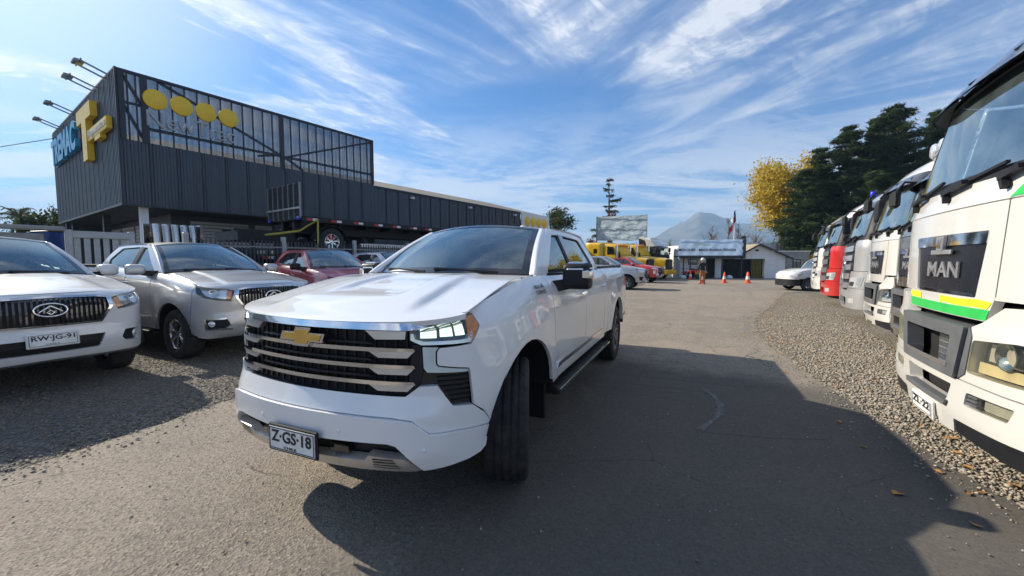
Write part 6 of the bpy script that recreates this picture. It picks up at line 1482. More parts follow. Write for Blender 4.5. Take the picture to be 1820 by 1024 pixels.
me = MB().box(-.03, .03, .18, .24, 0, 1.7).mesh('hanging_strip', 'lime'); me.materials[0] = plain('dark_yellow_strip', (.22, .19, .03), .6)
for k in range(8): link('hanging_strip', me, g, loc=(1.25 + k * .13, 0, 0))
MB().box(1.10, 1.17, -.03, .05, 0, 1.72).build('opening_post', 'studs', g); MB().box(-.2, OX, -.03, .03, 1.70, 1.76).build('opening_head', 'studs', g)
MB().box(ax - .22, ax + .05, -.12, -.02, 2.45, 2.62, None, .04).build('wall_lamp', 'studs', g)
k_ = thing('grey_annex', 'plain grey box annex with one black framed window', 'building', (24.95, 38, 0))
MB().box(0, 3.1, 0, 4, 0, 2.45).build('wall', 'concrete', k_); MB().box(-.05, 3.15, -.06, 4, 2.45, 2.53).build('coping', 'palewall', k_)
win(1.5, 2.25, .82, 1.75, parent=k_, mat='clearwin', bars=1, f=.07)
wv = thing('white_sheet_wall', 'tall white sheet metal wall behind the workshop and annex', 'wall', (25.5, 46, 0))
me = clad(1.52, 3.65, .5, .03).mesh('wall_sheet', 'signwhite')
for i in range(20): link('wall_sheet', me, wv, loc=(i * 1.56, 0, 0))
me = MB().box(-.03, .03, -.06, .0, 0, 3.7).mesh('wall_post', 'steel')
for i in range(21): link('wall_post', me, wv, loc=(i * 1.56 - .02, 0, 0))
kb = thing('yellow_booth', 'small yellow booth with dark window beside the annex', 'booth', (28.15, 37.2, 0))
MB().box(0, .95, 0, 1, 0, 2.05, None, .03).build('shell', 'yellow', kb); MB().box(-.06, 1.0, -.06, 1.06, 2.05, 2.14, None, .02).build('booth_roof', 'yellow', kb); win(.12, .84, 1.2, 1.75, parent=kb, bars=0)
# billboard
bb = thing('billboard', 'blank wrinkled grey tarpaulin billboard on two posts above the yellow trucks', 'billboard', (9.04, 43, 0))
M['tarp'] = plain('grey_blue_tarpaulin', (.46, .54, .57), .55, var=.14, scale=1.2)
backlit(M['tarp'], .5)
def bt(a, c):
    x = lerp(0, 5.2, a); z = lerp(3.74, lerp(6.2, 6.46, a), c); f = lambda s, d, p: math.sin((x * d[0] + z * d[1]) * s + p)
    from mathutils import noise as N_
    w = .14 * N_.noise(Vector((x * .7 - z * .5, x * .9 + z * 1.7, 1))) + .10 * N_.noise(Vector((x * 1.3 - z * .9, x * 1.1 + z * 4.2, 5))) + .05 * N_.noise(Vector((x * 3 - z * 2, x * 2 + z * 8, 9)))
    return Vector((x, -.10 - w, z))
MB().grid(bt, 70, 40, True).build('tarpaulin', 'tarp', bb)
for x in (-.03, 5.23): MB().box(x - .07, x + .07, -.02, .12, 0, 6.5 if x > 1 else 6.25).build('post', 'steel', bb)
for z in (3.8, 5.0, 6.1): MB().box(0, 5.2, .0, .08, z - .04, z + .04).build('cross_rail', 'steel', bb)
# flag
fg = thing('flag', 'red white and blue flag hanging limp from a tall thin pole', 'flag', (20.6, 37.6, 0))
MB().tube([(0, 0, 0), (0, 0, 3.5), (.12, 0, 6.5)], [.05, .04, .02], 8).build('pole', 'signwhite', fg)
def fl_(x0, x1, z0, z1):
    def f(a, c):
        s_ = lerp(x0, x1, a); z = lerp(z0, z1, c); fold = .75; x = .1 - s_ * .42 + .0; y = .12 * math.sin(s_ * 7 + z) - s_ * .1
        return Vector((x, y, z - s_ * .95 + .06 * math.sin(s_ * 6)))
    return f
M['flagred'] = plain('flag_red', (.50, .02, .03), .7); M['flagblue'] = plain('flag_blue', (.01, .03, .22), .7)
MB().grid(fl_(0, 1.35, 5.2, 5.75), 14, 4).build('red_band', 'flagred', fg); MB().grid(fl_(.5, 1.35, 5.75, 6.3), 10, 4).build('white_band', 'signwhite', fg); MB().grid(fl_(0, .5, 5.75, 6.3), 6, 4).build('blue_canton', 'flagblue', fg)

# ------------------------------------------------------------------ person, cones, quad bike, van
def person(x, y, rz):
    p = thing('person', 'person seen from behind in dark jacket, white helmet and tan trousers', 'person', (x, y, 0), rz)
    V = [(0, 0, .92), (0, .0, 1.08), (0, .01, 1.25), (0, .01, 1.38), (0, .02, 1.46), (0, .03, 1.55), (0, .03, 1.64),
         (.17, 0, 1.37), (.235, -.02, 1.14), (.25, .05, .92), (.25, .08, .82), (-.17, 0, 1.37), (-.24, -.02, 1.14), (-.25, .06, .92), (-.25, .09, .82),
         (.095, 0, .86), (.11, .03, .50), (.115, -.03, .09), (.12, .10, .04), (-.095, 0, .86), (-.115, .0, .50), (-.12, -.04, .09), (-.125, .09, .04)]
    Rr = [(.15, .105), (.135, .095), (.16, .11), (.15, .10), (.06, .06), (.075, .085), (.08, .09), (.07, .07), (.048, .05), (.04, .04), (.035, .04), (.07, .07), (.048, .05), (.04, .04), (.035, .04),
          (.095, .10), (.068, .07), (.048, .05), (.045, .035), (.095, .10), (.068, .07), (.048, .05), (.045, .035)]
    E = [(0, 1), (1, 2), (2, 3), (3, 4), (4, 5), (5, 6), (3, 7), (7, 8), (8, 9), (9, 10), (3, 11), (11, 12), (12, 13), (13, 14), (0, 15), (15, 16), (16, 17), (17, 18), (0, 19), (19, 20), (20, 21), (21, 22)]
    me = bpy.data.meshes.new('body'); me.from_pydata(V, E, []); o = bpy.data.objects.new('body', me); COL.objects.link(o)
    md = o.modifiers.new('skin', 'SKIN'); md.use_smooth_shade = True
    for i, sv in enumerate(me.skin_vertices[0].data): sv.radius = Rr[i]; sv.use_root = (i == 0)
    s2 = o.modifiers.new('sub', 'SUBSURF'); s2.levels = s2.render_levels = 2
    dm = bpy.data.meshes.new_from_object(o.evaluated_get(bpy.context.evaluated_depsgraph_get())); bpy.data.objects.remove(o)
    mats = [plain('dark_jacket', (.018, .02, .026), .8), plain('tan_trousers', (.33, .17, .05), .85), plain('skin', (.36, .20, .13), .6), plain('shoe', (.10, .06, .03), .7)]
    dm.materials.clear()
    for q in mats: dm.materials.append(q)
    for f in dm.polygons:
        c = f.center; f.use_smooth = True
        f.material_index = 2 if c.z > 1.45 or (abs(c.x) > .18 and c.z < .90) else 0 if c.z > .93 or abs(c.x) > .2 else 1 if c.z > .11 else 3
    b = link('body', dm, p)
    MB().lathe([(0, .15), (.06, .145), (.105, .11), (.125, .05), (.128, 0), (.12, -.02)], 22, Matrix.Translation((0, .03, 1.62)) @ Matrix.Rotation(R(90), 4, 'X')).lathe([(.128, .0), (.155, -.015), (.15, -.022), (.12, -.01)], 22, Matrix.Translation((0, .04, 1.62)) @ Matrix.Rotation(R(90), 4, 'X')).build('helmet', 'signwhite', p)
    for sg in (1, -1):
        for k in range(4): MB().tube([(sg * (.25) + .012 * (k - 1.5), .08 + .012 * k, .80), (sg * .255 + .013 * (k - 1.5), .095 + .01 * k, .755), (sg * .25 + .012 * (k - 1.5), .105 + .006 * k, .72 + .006 * abs(k - 1.5))], [.010, .0095, .007], 6).build('finger', mats[2], p)
        MB().tube([(sg * .235, .10, .82), (sg * .225, .125, .785), (sg * .228, .135, .755)], [.011, .010, .008], 6).build('thumb', mats[2], p)
    MB().lathe([(.165, 0), (.172, .03), (.165, .06)], 22, Matrix.Translation((0, .0, .955)) @ Matrix.Rotation(R(90), 4, 'X') @ Matrix.Scale(.72, 4, (0, 0, 1))).build('jacket_hem', mats[0], p)
person(12.6, 26.6, R(-12))
M['orange'] = plain('cone_orange', (.78, .10, .02), .5)
cone = None
for (x, y, lab) in ((15.0, 28.4, 'orange cone standing to the right of the person'), (16.5, 28.1, 'orange and white cone in front of the workshop opening'), (18.1, 26.6, 'orange cone by the nose of the white van'), (13.2, 27.9, 'orange cone half hidden behind the person'), (14.9, 33.6, 'red orange cone beside the red quad bike'), (16.75, 28.6, 'white topped cone just behind the banded one')):
    if cone is None:
        cone = thing('traffic_cone', lab, 'traffic cone', (x, y, 0), 0, 'traffic cones across the yard')
        MB().box(-.20, .20, -.20, .20, 0, .045, None, .015).build('cone_base', 'orange', cone)
        MB().lathe([(.15, .045), (.115, .28)], 18, Matrix.Rotation(R(90), 4, 'X')).lathe([(.086, .48), (.04, .78), (.0, .785)], 18, Matrix.Rotation(R(90), 4, 'X')).build('cone_body', 'orange', cone)
        MB().lathe([(.115, .28), (.086, .48)], 18, Matrix.Rotation(R(90), 4, 'X')).build('white_band', 'signwhite', cone)
    else: dup(cone, (x, y, 0), rng.random(), lab)
for (x, y, lab) in ((15.1, 35.4, 'white painted boulder at the foot of the office wall'), (19.1, 35.3, 'white painted boulder near the workshop opening')):
    m = MB(); m.lathe([(0, -.1), (.2, -.08), (.26, .05), (.2, .2), (.08, .26), (0, .27)], 12, Matrix.Rotation(R(90), 4, 'X'), mod=lambda k, i: .02 * math.sin(k * 2.3 + i)); tag(m.build('boulder', 'signwhite', None, (x, y, .06)), lab, 'stone', 'painted boulders')
# quad bike
q = thing('quad_bike', 'red quad bike parked against the white office wall', 'quad bike', (16.0, 35.2, 0), R(-60))
qw = wheel(None, .28, .2, .15, 5, 'greyplastic', 24)
for x in (.6, -.6):
    for sg in (1, -1): put_wheel(q, qw, (x, sg * .42, .28), sg)
MB().grid(lambda a, b: Vector((lerp(-.95, .95, a), lerp(-.5, .5, b), .62 + .12 * math.cos((a - .5) * 9) + .05 * math.cos((b - .5) * 3))), 16, 8, True, .06, (0, 0, 0)).build('bodywork', 'brightred', q)
MB().box(-.5, .25, -.16, .16, .78, .92, None, .06).build('seat', 'seat', q); MB().box(-.8, .8, -.2, .2, .25, .6, None, .05).build('engine', 'black', q)
MB().tube([(.35, -.42, 1.08), (.42, -.15, 1.02), (.42, .15, 1.02), (.35, .42, 1.08)], .02, 8).tube([(.42, 0, 1.02), (.6, 0, .6)], .03, 8).build('handlebar', 'black', q)
MB().box(.88, .96, -.18, .18, .68, .80, None, .03).build('headlight', 'reflector', q); m = MB()
for k in range(5): m.box(-1.05, -.5, -.4 + k * .2 - .012, -.4 + k * .2 + .012, .86, .88)
m.build('luggage_rack', 'black', q)
# white van
v = thing('panel_van', 'white compact van with black bumper parked behind the end of the truck row', 'van', (15.3, 21.5, 0), R(176))
vp = [(.92, 0), (.90, .3), (.82, .6), (.70, .76), (.5, .86), (.2, .90), (0, .905), (-1.5, .91), (-3.3, .90)]
vw = Wrap(vp)
def vfn(off=0, sg=1):
    def f(sv, z):
        x, y, nx, ny, _, _ = vw.at(sv); k = smooth(.95, 1.8, z); zt_ = z
        return (x + nx * off - (.25 * smooth(.8, 1.1, z) * smooth(-.2, .8, x)), (y + ny * off) * (1 - .14 * k), z)
    return f
vs_ = vw.sx
def varch(xw, t0, t1): return [(vs_(xw + .38 * math.cos(R(t))), max(.24, .33 + .38 * math.sin(R(t)))) for t in np.linspace(t0, t1, 14)]
for sg in (1, -1):
    Q = (lambda t: t) if sg > 0 else mir
    MB().panel(Q([(vs_(.55), .62), (vs_(.5), 1.02), (vs_(.0), 1.10), (vs_(-.62), 1.13), (vs_(-.62), .26), (vs_(-.375), .26)] + varch(0, 172, 50)), vfn(), (.1, .08), .03, (-1, 0, .8)).build('fender', 'white', v)
    MB().panel(Q([(vs_(-.63), .26), (vs_(-.63), 1.13), (vs_(-.9), 1.50), (vs_(-1.25), 1.72), (vs_(-1.62), 1.78), (vs_(-1.62), .26)]), vfn(), (.1, .08), .03, (-1, 0, .8), [Q(rr([(vs_(-.85), 1.14), (vs_(-1.02), 1.46), (vs_(-1.28), 1.66), (vs_(-1.54), 1.68), (vs_(-1.54), 1.14)], .04))]).build('door', 'white', v)
    MB().panel(Q(rr([(vs_(-.83), 1.12), (vs_(-1.0), 1.47), (vs_(-1.27), 1.68), (vs_(-1.56), 1.70), (vs_(-1.56), 1.12)], .04)), vfn(-.015), (.2, .2), 0, (-1, 0, .8)).build('side_window', 'win', v)
    MB().panel(Q([(vs_(-1.63), .26), (vs_(-1.63), 1.78), (vs_(-3.2), 1.78), (vs_(-3.28), .3), (vs_(-3.16), .26)] + varch(-2.75, 176, 4)), vfn(), (.15, .1), .03, (-1, 0, .8)).build('cargo_side', 'white', v)
    MB().panel(Q(rr([(vs_(.82) - .02, .78), (vs_(.35), .92), (vs_(.30), .84), (vs_(.6), .72)], .03)), vfn(.012), (.08, .06), .02, (-1, 0, .8)).build('headlight', 'reflector', v)
    q2 = Vector((-.75, sg * 1.02, 1.18)); MB().box(q2.x - .06, q2.x + .08, q2.y - .09, q2.y + .09, q2.z - .1, q2.z + .1, None, .03).build('door_mirror', 'black', v)
    MB().box(-2.2, -.5, sg * .905 - .01, sg * .905 + .012, .42, .52, None, .008).build('side_moulding', 'black', v)
MB().panel(sym([(0, .26), (.9, .26), (1.12, .34), (1.10, .58), (0, .60)]), vfn(.02), (.08, .06), .05, (-1, 0, .8)).build('front_bumper', 'black', v)
MB().panel(sym([(0, .60), (1.10, .59), (vs_(.50), .64), (vs_(.52), 1.0), (0, .98)]), vfn(), (.08, .06), .04, (-1, 0, .8)).build('nose', 'white', v)
MB().grid(lambda a, b: Vector(vfn()(lerp(-vs_(.5), vs_(.5), a), 1.0)).lerp(Vector((-.62, (2 * a - 1) * .80, 1.16)), b) + Vector((0, 0, .08 * math.sin(math.pi * b) * (1 - (2 * a - 1) ** 4))), 20, 10, True, .02, (0, 0, 0)).build('hood', 'white', v)
MB().grid(lambda a, b: Vector((lerp(-.58, -1.28, b), (2 * a - 1) * lerp(.80, .70, b), lerp(1.16, 1.74, b) + .02 * math.sin(math.pi * b))), 10, 8).build('windscreen', 'ws', v)
MB().grid(lambda a, b: Vector((lerp(-1.26, -3.2, b), (2 * a - 1) * .79, 1.76 + .07 * math.sin(math.pi * min(1, b * 1.3)) * (1 - (2 * a - 1) ** 4))), 14, 10, True, .03, (-2, 0, 0)).build('roof', 'white', v)
MB().box(-3.3, -3.2, -.8, .8, .4, 1.75, None, .03).build('rear_door', 'white', v); MB().box(-3.1, .6, -.7, .7, .25, 1.0).build('chassis', 'void', v)
vwl = wheel(None, .33, .21, .21, 7, 'greyplastic', 32)
for xw in (0, -2.75):
    for sg in (1, -1): put_wheel(v, vwl, (xw, sg * .79, .33), sg)

# ------------------------------------------------------------------ trees and the mountain
def leafmat(name, a, b_, sc=.6):
    m, nt, b = _nodes(name); t = tex(nt, 'Noise', sc, 4); g = nt.nodes.new('ShaderNodeNewGeometry')
    c = mixc(nt, rampn(nt, t.outputs[0], .35, .65), a, b_); c = mixc(nt, rampn(nt, g.outputs['Random Per Island'], 0, 1, 0, .5), c, tuple(x * .5 for x in a)); nt.links.new(c, b.inputs['Base Color']); setp(b, Roughness=.75, **{'Specular IOR Level': .2})
    tl = nt.nodes.new('ShaderNodeBsdfTranslucent'); nt.links.new(c, tl.inputs[0]); mx = nt.nodes.new('ShaderNodeMixShader'); mx.inputs[0].default_value = .3
    nt.links.new(b.outputs[0], mx.inputs[1]); nt.links.new(tl.outputs[0], mx.inputs[2]); nt.links.new(mx.outputs[0], nt.nodes['Material Output'].inputs[0]); return m
M['pine'] = leafmat('dark_needles', (.032, .056, .020), (.078, .115, .035)); M['autumn'] = leafmat('yellow_leaves', (.60, .40, .03), (.66, .52, .08)); M['olive'] = leafmat('olive_leaves', (.05, .07, .02), (.10, .12, .04))
M['redleaf'] = leafmat('red_leaves', (.20, .035, .03), (.28, .07, .05)); M['bark'] = plain('bark', (.09, .07, .055), .9, var=.3); M['twig'] = plain('grey_twig', (.16, .125, .10), .9); M['palm'] = leafmat('palm_leaf', (.05, .075, .025), (.10, .12, .04))
def leaves(name, mat, cen, size, seed, parent, flat=.0, elong=1.0, wide=.5):
    """many small leaf clumps, one crooked quad each; cen: N x 3"""
    g = np.random.default_rng(seed); n = len(cen); d = g.normal(size=(n, 3)); d[:, 2] *= (1 - flat); d /= np.linalg.norm(d, axis=1)[:, None]; e = g.normal(size=(n, 3)); e -= (e * d).sum(1)[:, None] * d; e /= np.linalg.norm(e, axis=1)[:, None]
    s = (size * g.uniform(.5, 1.3, n))[:, None]; f = np.cross(d, e)
    V = np.stack([cen - d * s * elong, cen + e * s * wide + f * s * .15, cen + d * s * elong, cen - e * s * wide + f * s * .15], 1).reshape(-1, 3)
    F = np.arange(n * 4, dtype=np.int32); me = bpy.data.meshes.new(name); me.vertices.add(n * 4); me.vertices.foreach_set('co', V.reshape(-1).astype(np.float32)); me.loops.add(n * 4); me.loops.foreach_set('vertex_index', F)
    me.polygons.add(n); me.polygons.foreach_set('loop_start', np.arange(0, n * 4, 4, dtype=np.int32)); me.polygons.foreach_set('loop_total', np.full(n, 4, np.int32)); me.update(); me.materials.append(M[mat]); return link(name, me, parent)
def conifer(x, y, h, rad, seed, label, group='tall dark conifers behind the trucks', base=.08):
    g = np.random.default_rng(seed); t = thing('conifer_tree', label, 'tree', (x, y, 0), 0, group); tr = MB().tube([(0, 0, 0), (.1, 0, h * .5), (.05, .1, h * .97)], [h * .022, h * .013, .02], 8); pts = []
    z = h * base
    while z < h * .98:
        f = (z / h - base) / (1 - base); R0 = 1.22 * rad * (1 - f) ** .66 * g.uniform(.55, 1.15) + .15
        for k in range(int(g.integers(4, 8))):
            a = g.uniform(0, 6.28); r = R0 * g.uniform(.5, 1.2); up = g.uniform(.05, .38) * r; e = np.array([math.cos(a) * r, math.sin(a) * r, up - .12 * r])
            tr.tube([(0, 0, z), tuple(e * .5 + np.array([0, 0, z + .05 * r])), tuple(e + np.array([0, 0, z]))], [.05, .03, .012], 4, False)
            n = int(44 + 76 * r); u = g.beta(2.2, 1.1, n)[:, None]; p = e * u + np.array([0, 0, z]); sp_ = (.16 + .22 * r * .5); p += g.normal(size=(n, 3)) * sp_ * (.35 + .65 * (1 - abs(u - .6))) * np.array([1, 1, .42]); pts.append(p)
        z += g.uniform(.34, .75) * (1.15 - .5 * f)
    tr.build('trunk', 'bark', t); leaves('crown', 'pine', np.concatenate(pts), .15, seed, t, .3, 1.9, .30)
for i, (x, y, h, r) in enumerate(((31.6, 44, 11.5, 2.8), (34.0, 45, 14.0, 3.0), (37.0, 45, 16.6, 3.9), (39.6, 44.5, 17.2, 3.4), (42.8, 46, 19.2, 4.2), (47.5, 46, 18.8, 3.8), (50, 43, 17, 4.5), (36.5, 41, 10.5, 4.2), (42, 41, 12, 4.5), (56, 47, 19, 5))):
    conifer(x, y, h, r, 40 + i, ['slim dark conifer just right of the yellow tree', 'dark conifer with a tufted narrow tip beside the yellow tree', 'broad conifer left of the tallest pair', 'thin conifer rising between the two tallest ones', 'tallest conifer in the clump with a pointed top', 'conifer right of the tallest one with airy top', 'wide conifer partly hidden by the nearest truck roof', 'low bushy conifer filling the front of the clump', 'low broad conifer in front of the tallest one', 'conifer hidden behind the nearest truck cab'][i])
def broad(name, label, x, y, h, rad, mat, seed, n=9000, size=.13, squash=1., cz=.62, lumps=26, group=None):
    g = np.random.default_rng(seed); t = thing(name, label, 'tree', (x, y, 0), 0, group); tr = MB().tube([(0, 0, 0), (.1, .05, h * .3), (0, 0, h * .6)], [h * .025, h * .018, h * .008], 8); C_ = []
    for k in range(lumps):
        d = g.normal(size=3); d /= np.linalg.norm(d); r = g.uniform(.35, 1.0); c = d * r * np.array([rad, rad, h * (1 - cz) * squash]) * .85 + np.array([0, 0, h * cz]); c[2] = min(c[2], h * .97); C_.append(c)
        tr.tube([(0, 0, h * g.uniform(.25, .5)), tuple(c * .6 + np.array([0, 0, h * .16])), tuple(c)], [h * .009, h * .005, .01], 5, False)
    per = n // lumps; P_ = np.concatenate([c + g.normal(size=(per, 3)) * rad * .19 * np.array([1, 1, .8]) for c in C_])
    tr.build('trunk', 'bark', t); leaves('crown', mat, P_, size, seed, t); return t
broad('autumn_tree', 'tall golden yellow autumn tree left of the conifers', 32.6, 49, 16.8, 3.7, 'autumn', 5, 19000, .16, 1.0, .56, 40)
broad('round_tree', 'round olive green tree behind the low wing of the showroom', 5.1, 45.5, 7.7, 1.9, 'olive', 6, 5000, .13, 1., .68, 20)
broad('red_tree', 'small red leaved tree behind the billboard', 12.3, 50.5, 8.0, 1.2, 'redleaf', 8, 900, .13, 1., .75, 14)
broad('shrub', 'dark reddish shrub left of the billboard post', 9.2, 47, 4.6, 1.3, 'redleaf', 9, 1500, .12, 1., .6, 14)
broad('shrub', 'low green shrub between billboard and black cab truck', 15.6, 51, 4.4, 1.6, 'olive', 10, 2200, .12, 1., .6, 14)
broad('shrub', 'olive shrub at the far left beside the palm', -33.5, 30, 5.9, 2.4, 'olive', 11, 9000, .16, 1., .5, 26)
broad('shrub', 'bushy green shrub next to the showroom corner at far left', -30.8, 31, 5.6, 2.0, 'olive', 12, 8000, .16, 1., .5, 24)
def bare(name, label, x, y, h, spread, seed, group=None, n=60):
    g = np.random.default_rng(seed); t = thing(name, label, 'tree', (x, y, 0), 0, group); MB().tube([(0, 0, 0), (0, 0, h * .5), (.1, 0, h * .95)], [h * .014, h * .009, .015], 6).build('trunk', 'twig', t); m = MB()
    for k in range(n):
        z = g.uniform(.12, .9) * h; a = g.uniform(0, 6.28); r = spread * g.uniform(.4, 1) * (1.1 - z / h * .7); b = Vector((math.cos(a) * r, math.sin(a) * r, z + r * g.uniform(.7, 1.8)))
        m.tube([(0, 0, z), tuple(Vector((0, 0, z)).lerp(b, .5) + Vector((0, 0, .1))), tuple(b)], [.035, .022, .010], 4, False)
        for q in range(3): c = b + Vector(g.normal(size=3)) * r * .35 + Vector((0, 0, .2)); m.tube([tuple(Vector((0, 0, z)).lerp(b, g.uniform(.4, .9))), tuple(c)], [.016, .008], 3, False)
    m.build('branches', 'twig', t); return t
for i, (x, h, s) in enumerate(((35.5, 8.2, .9), (38.5, 9.8, 1.0), (40.2, 9.0, .9), (28.0, 5.6, .8))): bare('poplar_tree', ['bare poplar left of the flag', 'tallest bare poplar behind the flag', 'bare poplar right of the flag', 'short bare poplar behind the office banner'][i], x, 72, h, s, 70 + i, 'bare poplars beyond the office')
for i, (x, y, h, s) in enumerate(((29, 51, 5.0, 1.8), (31.3, 52, 5.3, 1.8), (34, 51, 5.0, 1.6), (26.2, 53, 4.7, 1.8))): bare('bare_shrub', ['bare brown shrub above the workshop roof', 'bare brown shrub behind the white sheet wall', 'bare shrub at the foot of the yellow tree', 'bare shrub behind the workshop ridge'][i], x, y, h, s, 80 + i, 'bare shrubs behind the buildings', 40)
# sparse cedar
g0 = np.random.default_rng(21); t = thing('sparse_cedar', 'tall thin half bare cedar with drooping shelves above the billboard', 'tree', (12.6, 53, 0)); tr = MB().tube([(0, 0, 0), (.1, 0, 6), (.0, 0, 12.4)], [.28, .17, .03], 8); P_ = []
for z, rr_ in ((3.8, 2.6), (4.8, 2.4), (5.6, 2.9), (7.0, 1.2), (8.0, 1.3), (8.7, .9), (9.4, 1.6), (10.1, .7), (10.8, .9), (11.5, .6), (12.1, .8)):
    for k in range(4):
        a = g0.uniform(0, 6.28) if k else (3.3 if z < 5.5 else 0.2); r = rr_ * g0.uniform(.25, 1.1); e = np.array([math.cos(a) * r, math.sin(a) * r, .10 * r]); tr.tube([(0, 0, z), tuple(e + np.array([0, 0, z]))], [.05, .015], 4, False); n = int(60 * r)
        u = g0.beta(2, 1, n)[:, None]; p = e * u + np.array([0, 0, z]); p += g0.normal(size=(n, 3)) * np.array([.12, .12, .07]); p[:, 2] -= np.abs(g0.normal(size=n)) * .12; P_.append(p)
tr.build('trunk', 'bark', t); leaves('crown', 'pine', np.concatenate(P_), .12, 3, t, .2)
# palm
t = thing('palm_tree', 'short palm with arching fronds at the far left edge', 'tree', (-37.0, 30.5, 0)); MB().tube([(0, 0, 0), (.1, 0, 2), (0, 0, 4.7)], [.32, .26, .24], 10).build('trunk', 'bark', t)
for k in range(22):
    a = 6.28 * k / 22 + rng.uniform(-.1, .1); el = rng.uniform(.1, 1.3); L_ = rng.uniform(2.1, 2.9); c = [Vector((math.cos(a) * math.cos(el) * L_ * s_, math.sin(a) * math.cos(el) * L_ * s_, 4.7 + L_ * math.sin(el) * s_ - 1.1 * L_ * s_ * s_ * .55)) for s_ in np.linspace(0, 1, 9)]; m = MB().tube(c, [.03] * 5 + [.02, .015, .01, .006], 4, False)
    for i in range(1, 9):
        for sg in (1, -1):
            for f in (0, .5):
                p = c[i].lerp(c[i - 1], f); d = (c[i] - c[i - 1]).normalized(); w = Vector((-math.sin(a), math.cos(a), 0)) * sg; tip = p + w * .42 * (1.2 - i / 9) + d * .22 - Vector((0, 0, .12)); m.add([p, p + d * .07, tip], [(0, 1, 2)])
    m.build('frond', 'palm', t)
# blue tarpaulin-covered stack behind the wall
s = thing('tarpaulin_stack', 'blue tarpaulin covered stack behind the grey wall at left', 'stack', (-27.6, 25.2, 0), ROWZ)
M['bluetarp'] = plain('blue_tarpaulin', (.02, .07, .32), .45, var=.25, scale=1.5)
MB().grid(lambda a, b: Vector((lerp(-1.6, 1.6, a) + .05 * math.sin(b * 20), -1.0 + .06 * math.sin(a * 22), lerp(0, 3.25, b))), 24, 10).grid(lambda a, b: Vector((lerp(-1.6, 1.6, a), lerp(-1, 1, b), 3.25 + .12 * math.sin(a * 3.1) + .04 * math.sin(b * 9))), 16, 8).grid(lambda a, b: Vector((-1.6 + .05 * math.sin(b * 18), lerp(1, -1, a), lerp(0, 3.25, b))), 10, 10).build('cover', 'bluetarp', s)
MB().box(-1.5, 1.5, -.9, .9, 0, 3.1).build('load', 'void', s)
# mountain
PR = [(700, 470), (900, 466), (1060, 455), (1120, 440), (1165, 419), (1200, 398), (1224, 386), (1236, 376), (1246, 374), (1256, 378), (1275, 384), (1290, 388), (1312, 397), (1330, 396), (1352, 393), (1390, 397), (1450, 402), (1550, 412), (1700, 430), (1850, 452), (2200, 466)]
def mountain():
    DD = 2600.; nu, nv = 260, 60; vs_ = []
    from mathutils import noise as N_
    for j in range(nv + 1):
        d = lerp(1500, 3300, j / nv)
        for i in range(nu + 1):
            u = lerp(680, 2220, i / nu); tx_ = (u - 910) / 715; H_ = max(0, (465 - interp(PR, u)) / 715 * DD)
            f = (d - DD) / (1000 if d < DD else 600); k = max(0, 1 - abs(f)) ** 1.25
            x = tx_ * d; n1 = N_.fractal(Vector((x / 320, d / 520, 3)), 1., 2.1, 6); n2 = abs(N_.noise(Vector((x / 160 + n1 * .5, d / 900, 7)))); 
            z = H_ * k * (1 + .10 * n1 * (1 - k) * 2 - .45 * n2 * (1 - k)) + 14 * N_.fractal(Vector((x / 60, d / 60, 1)), 1., 2., 5) * k * smooth(0, 60, H_) - 3
            vs_.append((x, d, z))
    fs = [(j * (nu + 1) + i, j * (nu + 1) + i + 1, (j + 1) * (nu + 1) + i + 1, (j + 1) * (nu + 1) + i) for j in range(nv) for i in range(nu)]
    m, nt, b = _nodes('mountain_scrub'); t = tex(nt, 'Noise', .012, 8, rough=.65); nt.links.new(mixc(nt, rampn(nt, t.outputs[0], .38, .62), (.05, .055, .04), (.16, .135, .10)), b.inputs['Base Color']); setp(b, Roughness=.95)
    o = MB().add(vs_, fs, True).build('mountain', m); o['kind'] = 'structure'
mountain()
# haze in the air
hz = MB().box(-5000, 5000, -400, 4200, -3, 420).build('haze', 'void'); hz['kind'] = 'stuff'
m = bpy.data.materials.new('air'); m.use_nodes = True; nt = m.node_tree; nt.nodes.remove(nt.nodes['Principled BSDF']); pv = nt.nodes.new('ShaderNodeVolumePrincipled'); pv.inputs['Density'].default_value = HAZE; pv.inputs['Color'].default_value = (.45, .70, 1, 1); pv.inputs['Anisotropy'].default_value = .1
nt.links.new(pv.outputs[0], nt.nodes['Material Output'].inputs['Volume']); hz.data.materials[0] = m
# ------------------------------------------------------------------ vehicles in their places
def place(root, x, y, deg):
    """nose pointing along (-sin, -cos)"""
    a = R(deg); root.location = (x, y, 0); root.rotation_euler = (0, 0, math.atan2(-math.cos(a), -math.sin(a)))
hero['wheelset'] = wheel(None, .42, .285, .27, 6, 'darkalloy', 64, True)
med['wheelset'] = wheel(None, .378, .25, .228, 6, 'alloy', 44)
o = build_pickup(hero, 'pickup_truck', 'large pearl white crew cab pickup with chrome bar grille in the middle of the yard', group='pickup trucks')
place(o, -.815, 3.16, 23.8)
PK = 'pickup trucks'
def mk(label, **k):
    return build_pickup(dict(med, **k), 'pickup_truck', label, group=PK)
o = mk('white double cab pickup with black grille and plate RW JG-91 at the left edge', paint='white', mirrormat='white', plate='RW·JG-91')
place(o, -5.85, 4.76, -63.2); o.location.z = LOTZ
o = mk('dusty silver double cab pickup parked between the white and red pickups', paint='silver', mirrormat='silver', fogtrim=True, lip_=True)
place(o, -4.62, 6.78, -62.6); o.location.z = LOTZ
o = mk('dark red double cab pickup parked behind the silver one', paint='red', mirrormat='black')
place(o, -4.2, 10.5, -50); o.location.z = LOTZ
o = mk('pale blue double cab pickup with a roof fin mostly hidden behind the big white pickup', paint='bluegrey', mirrormat='bluegrey')
place(o, -3.1, 13.6, -57); o.location.z = LOTZ
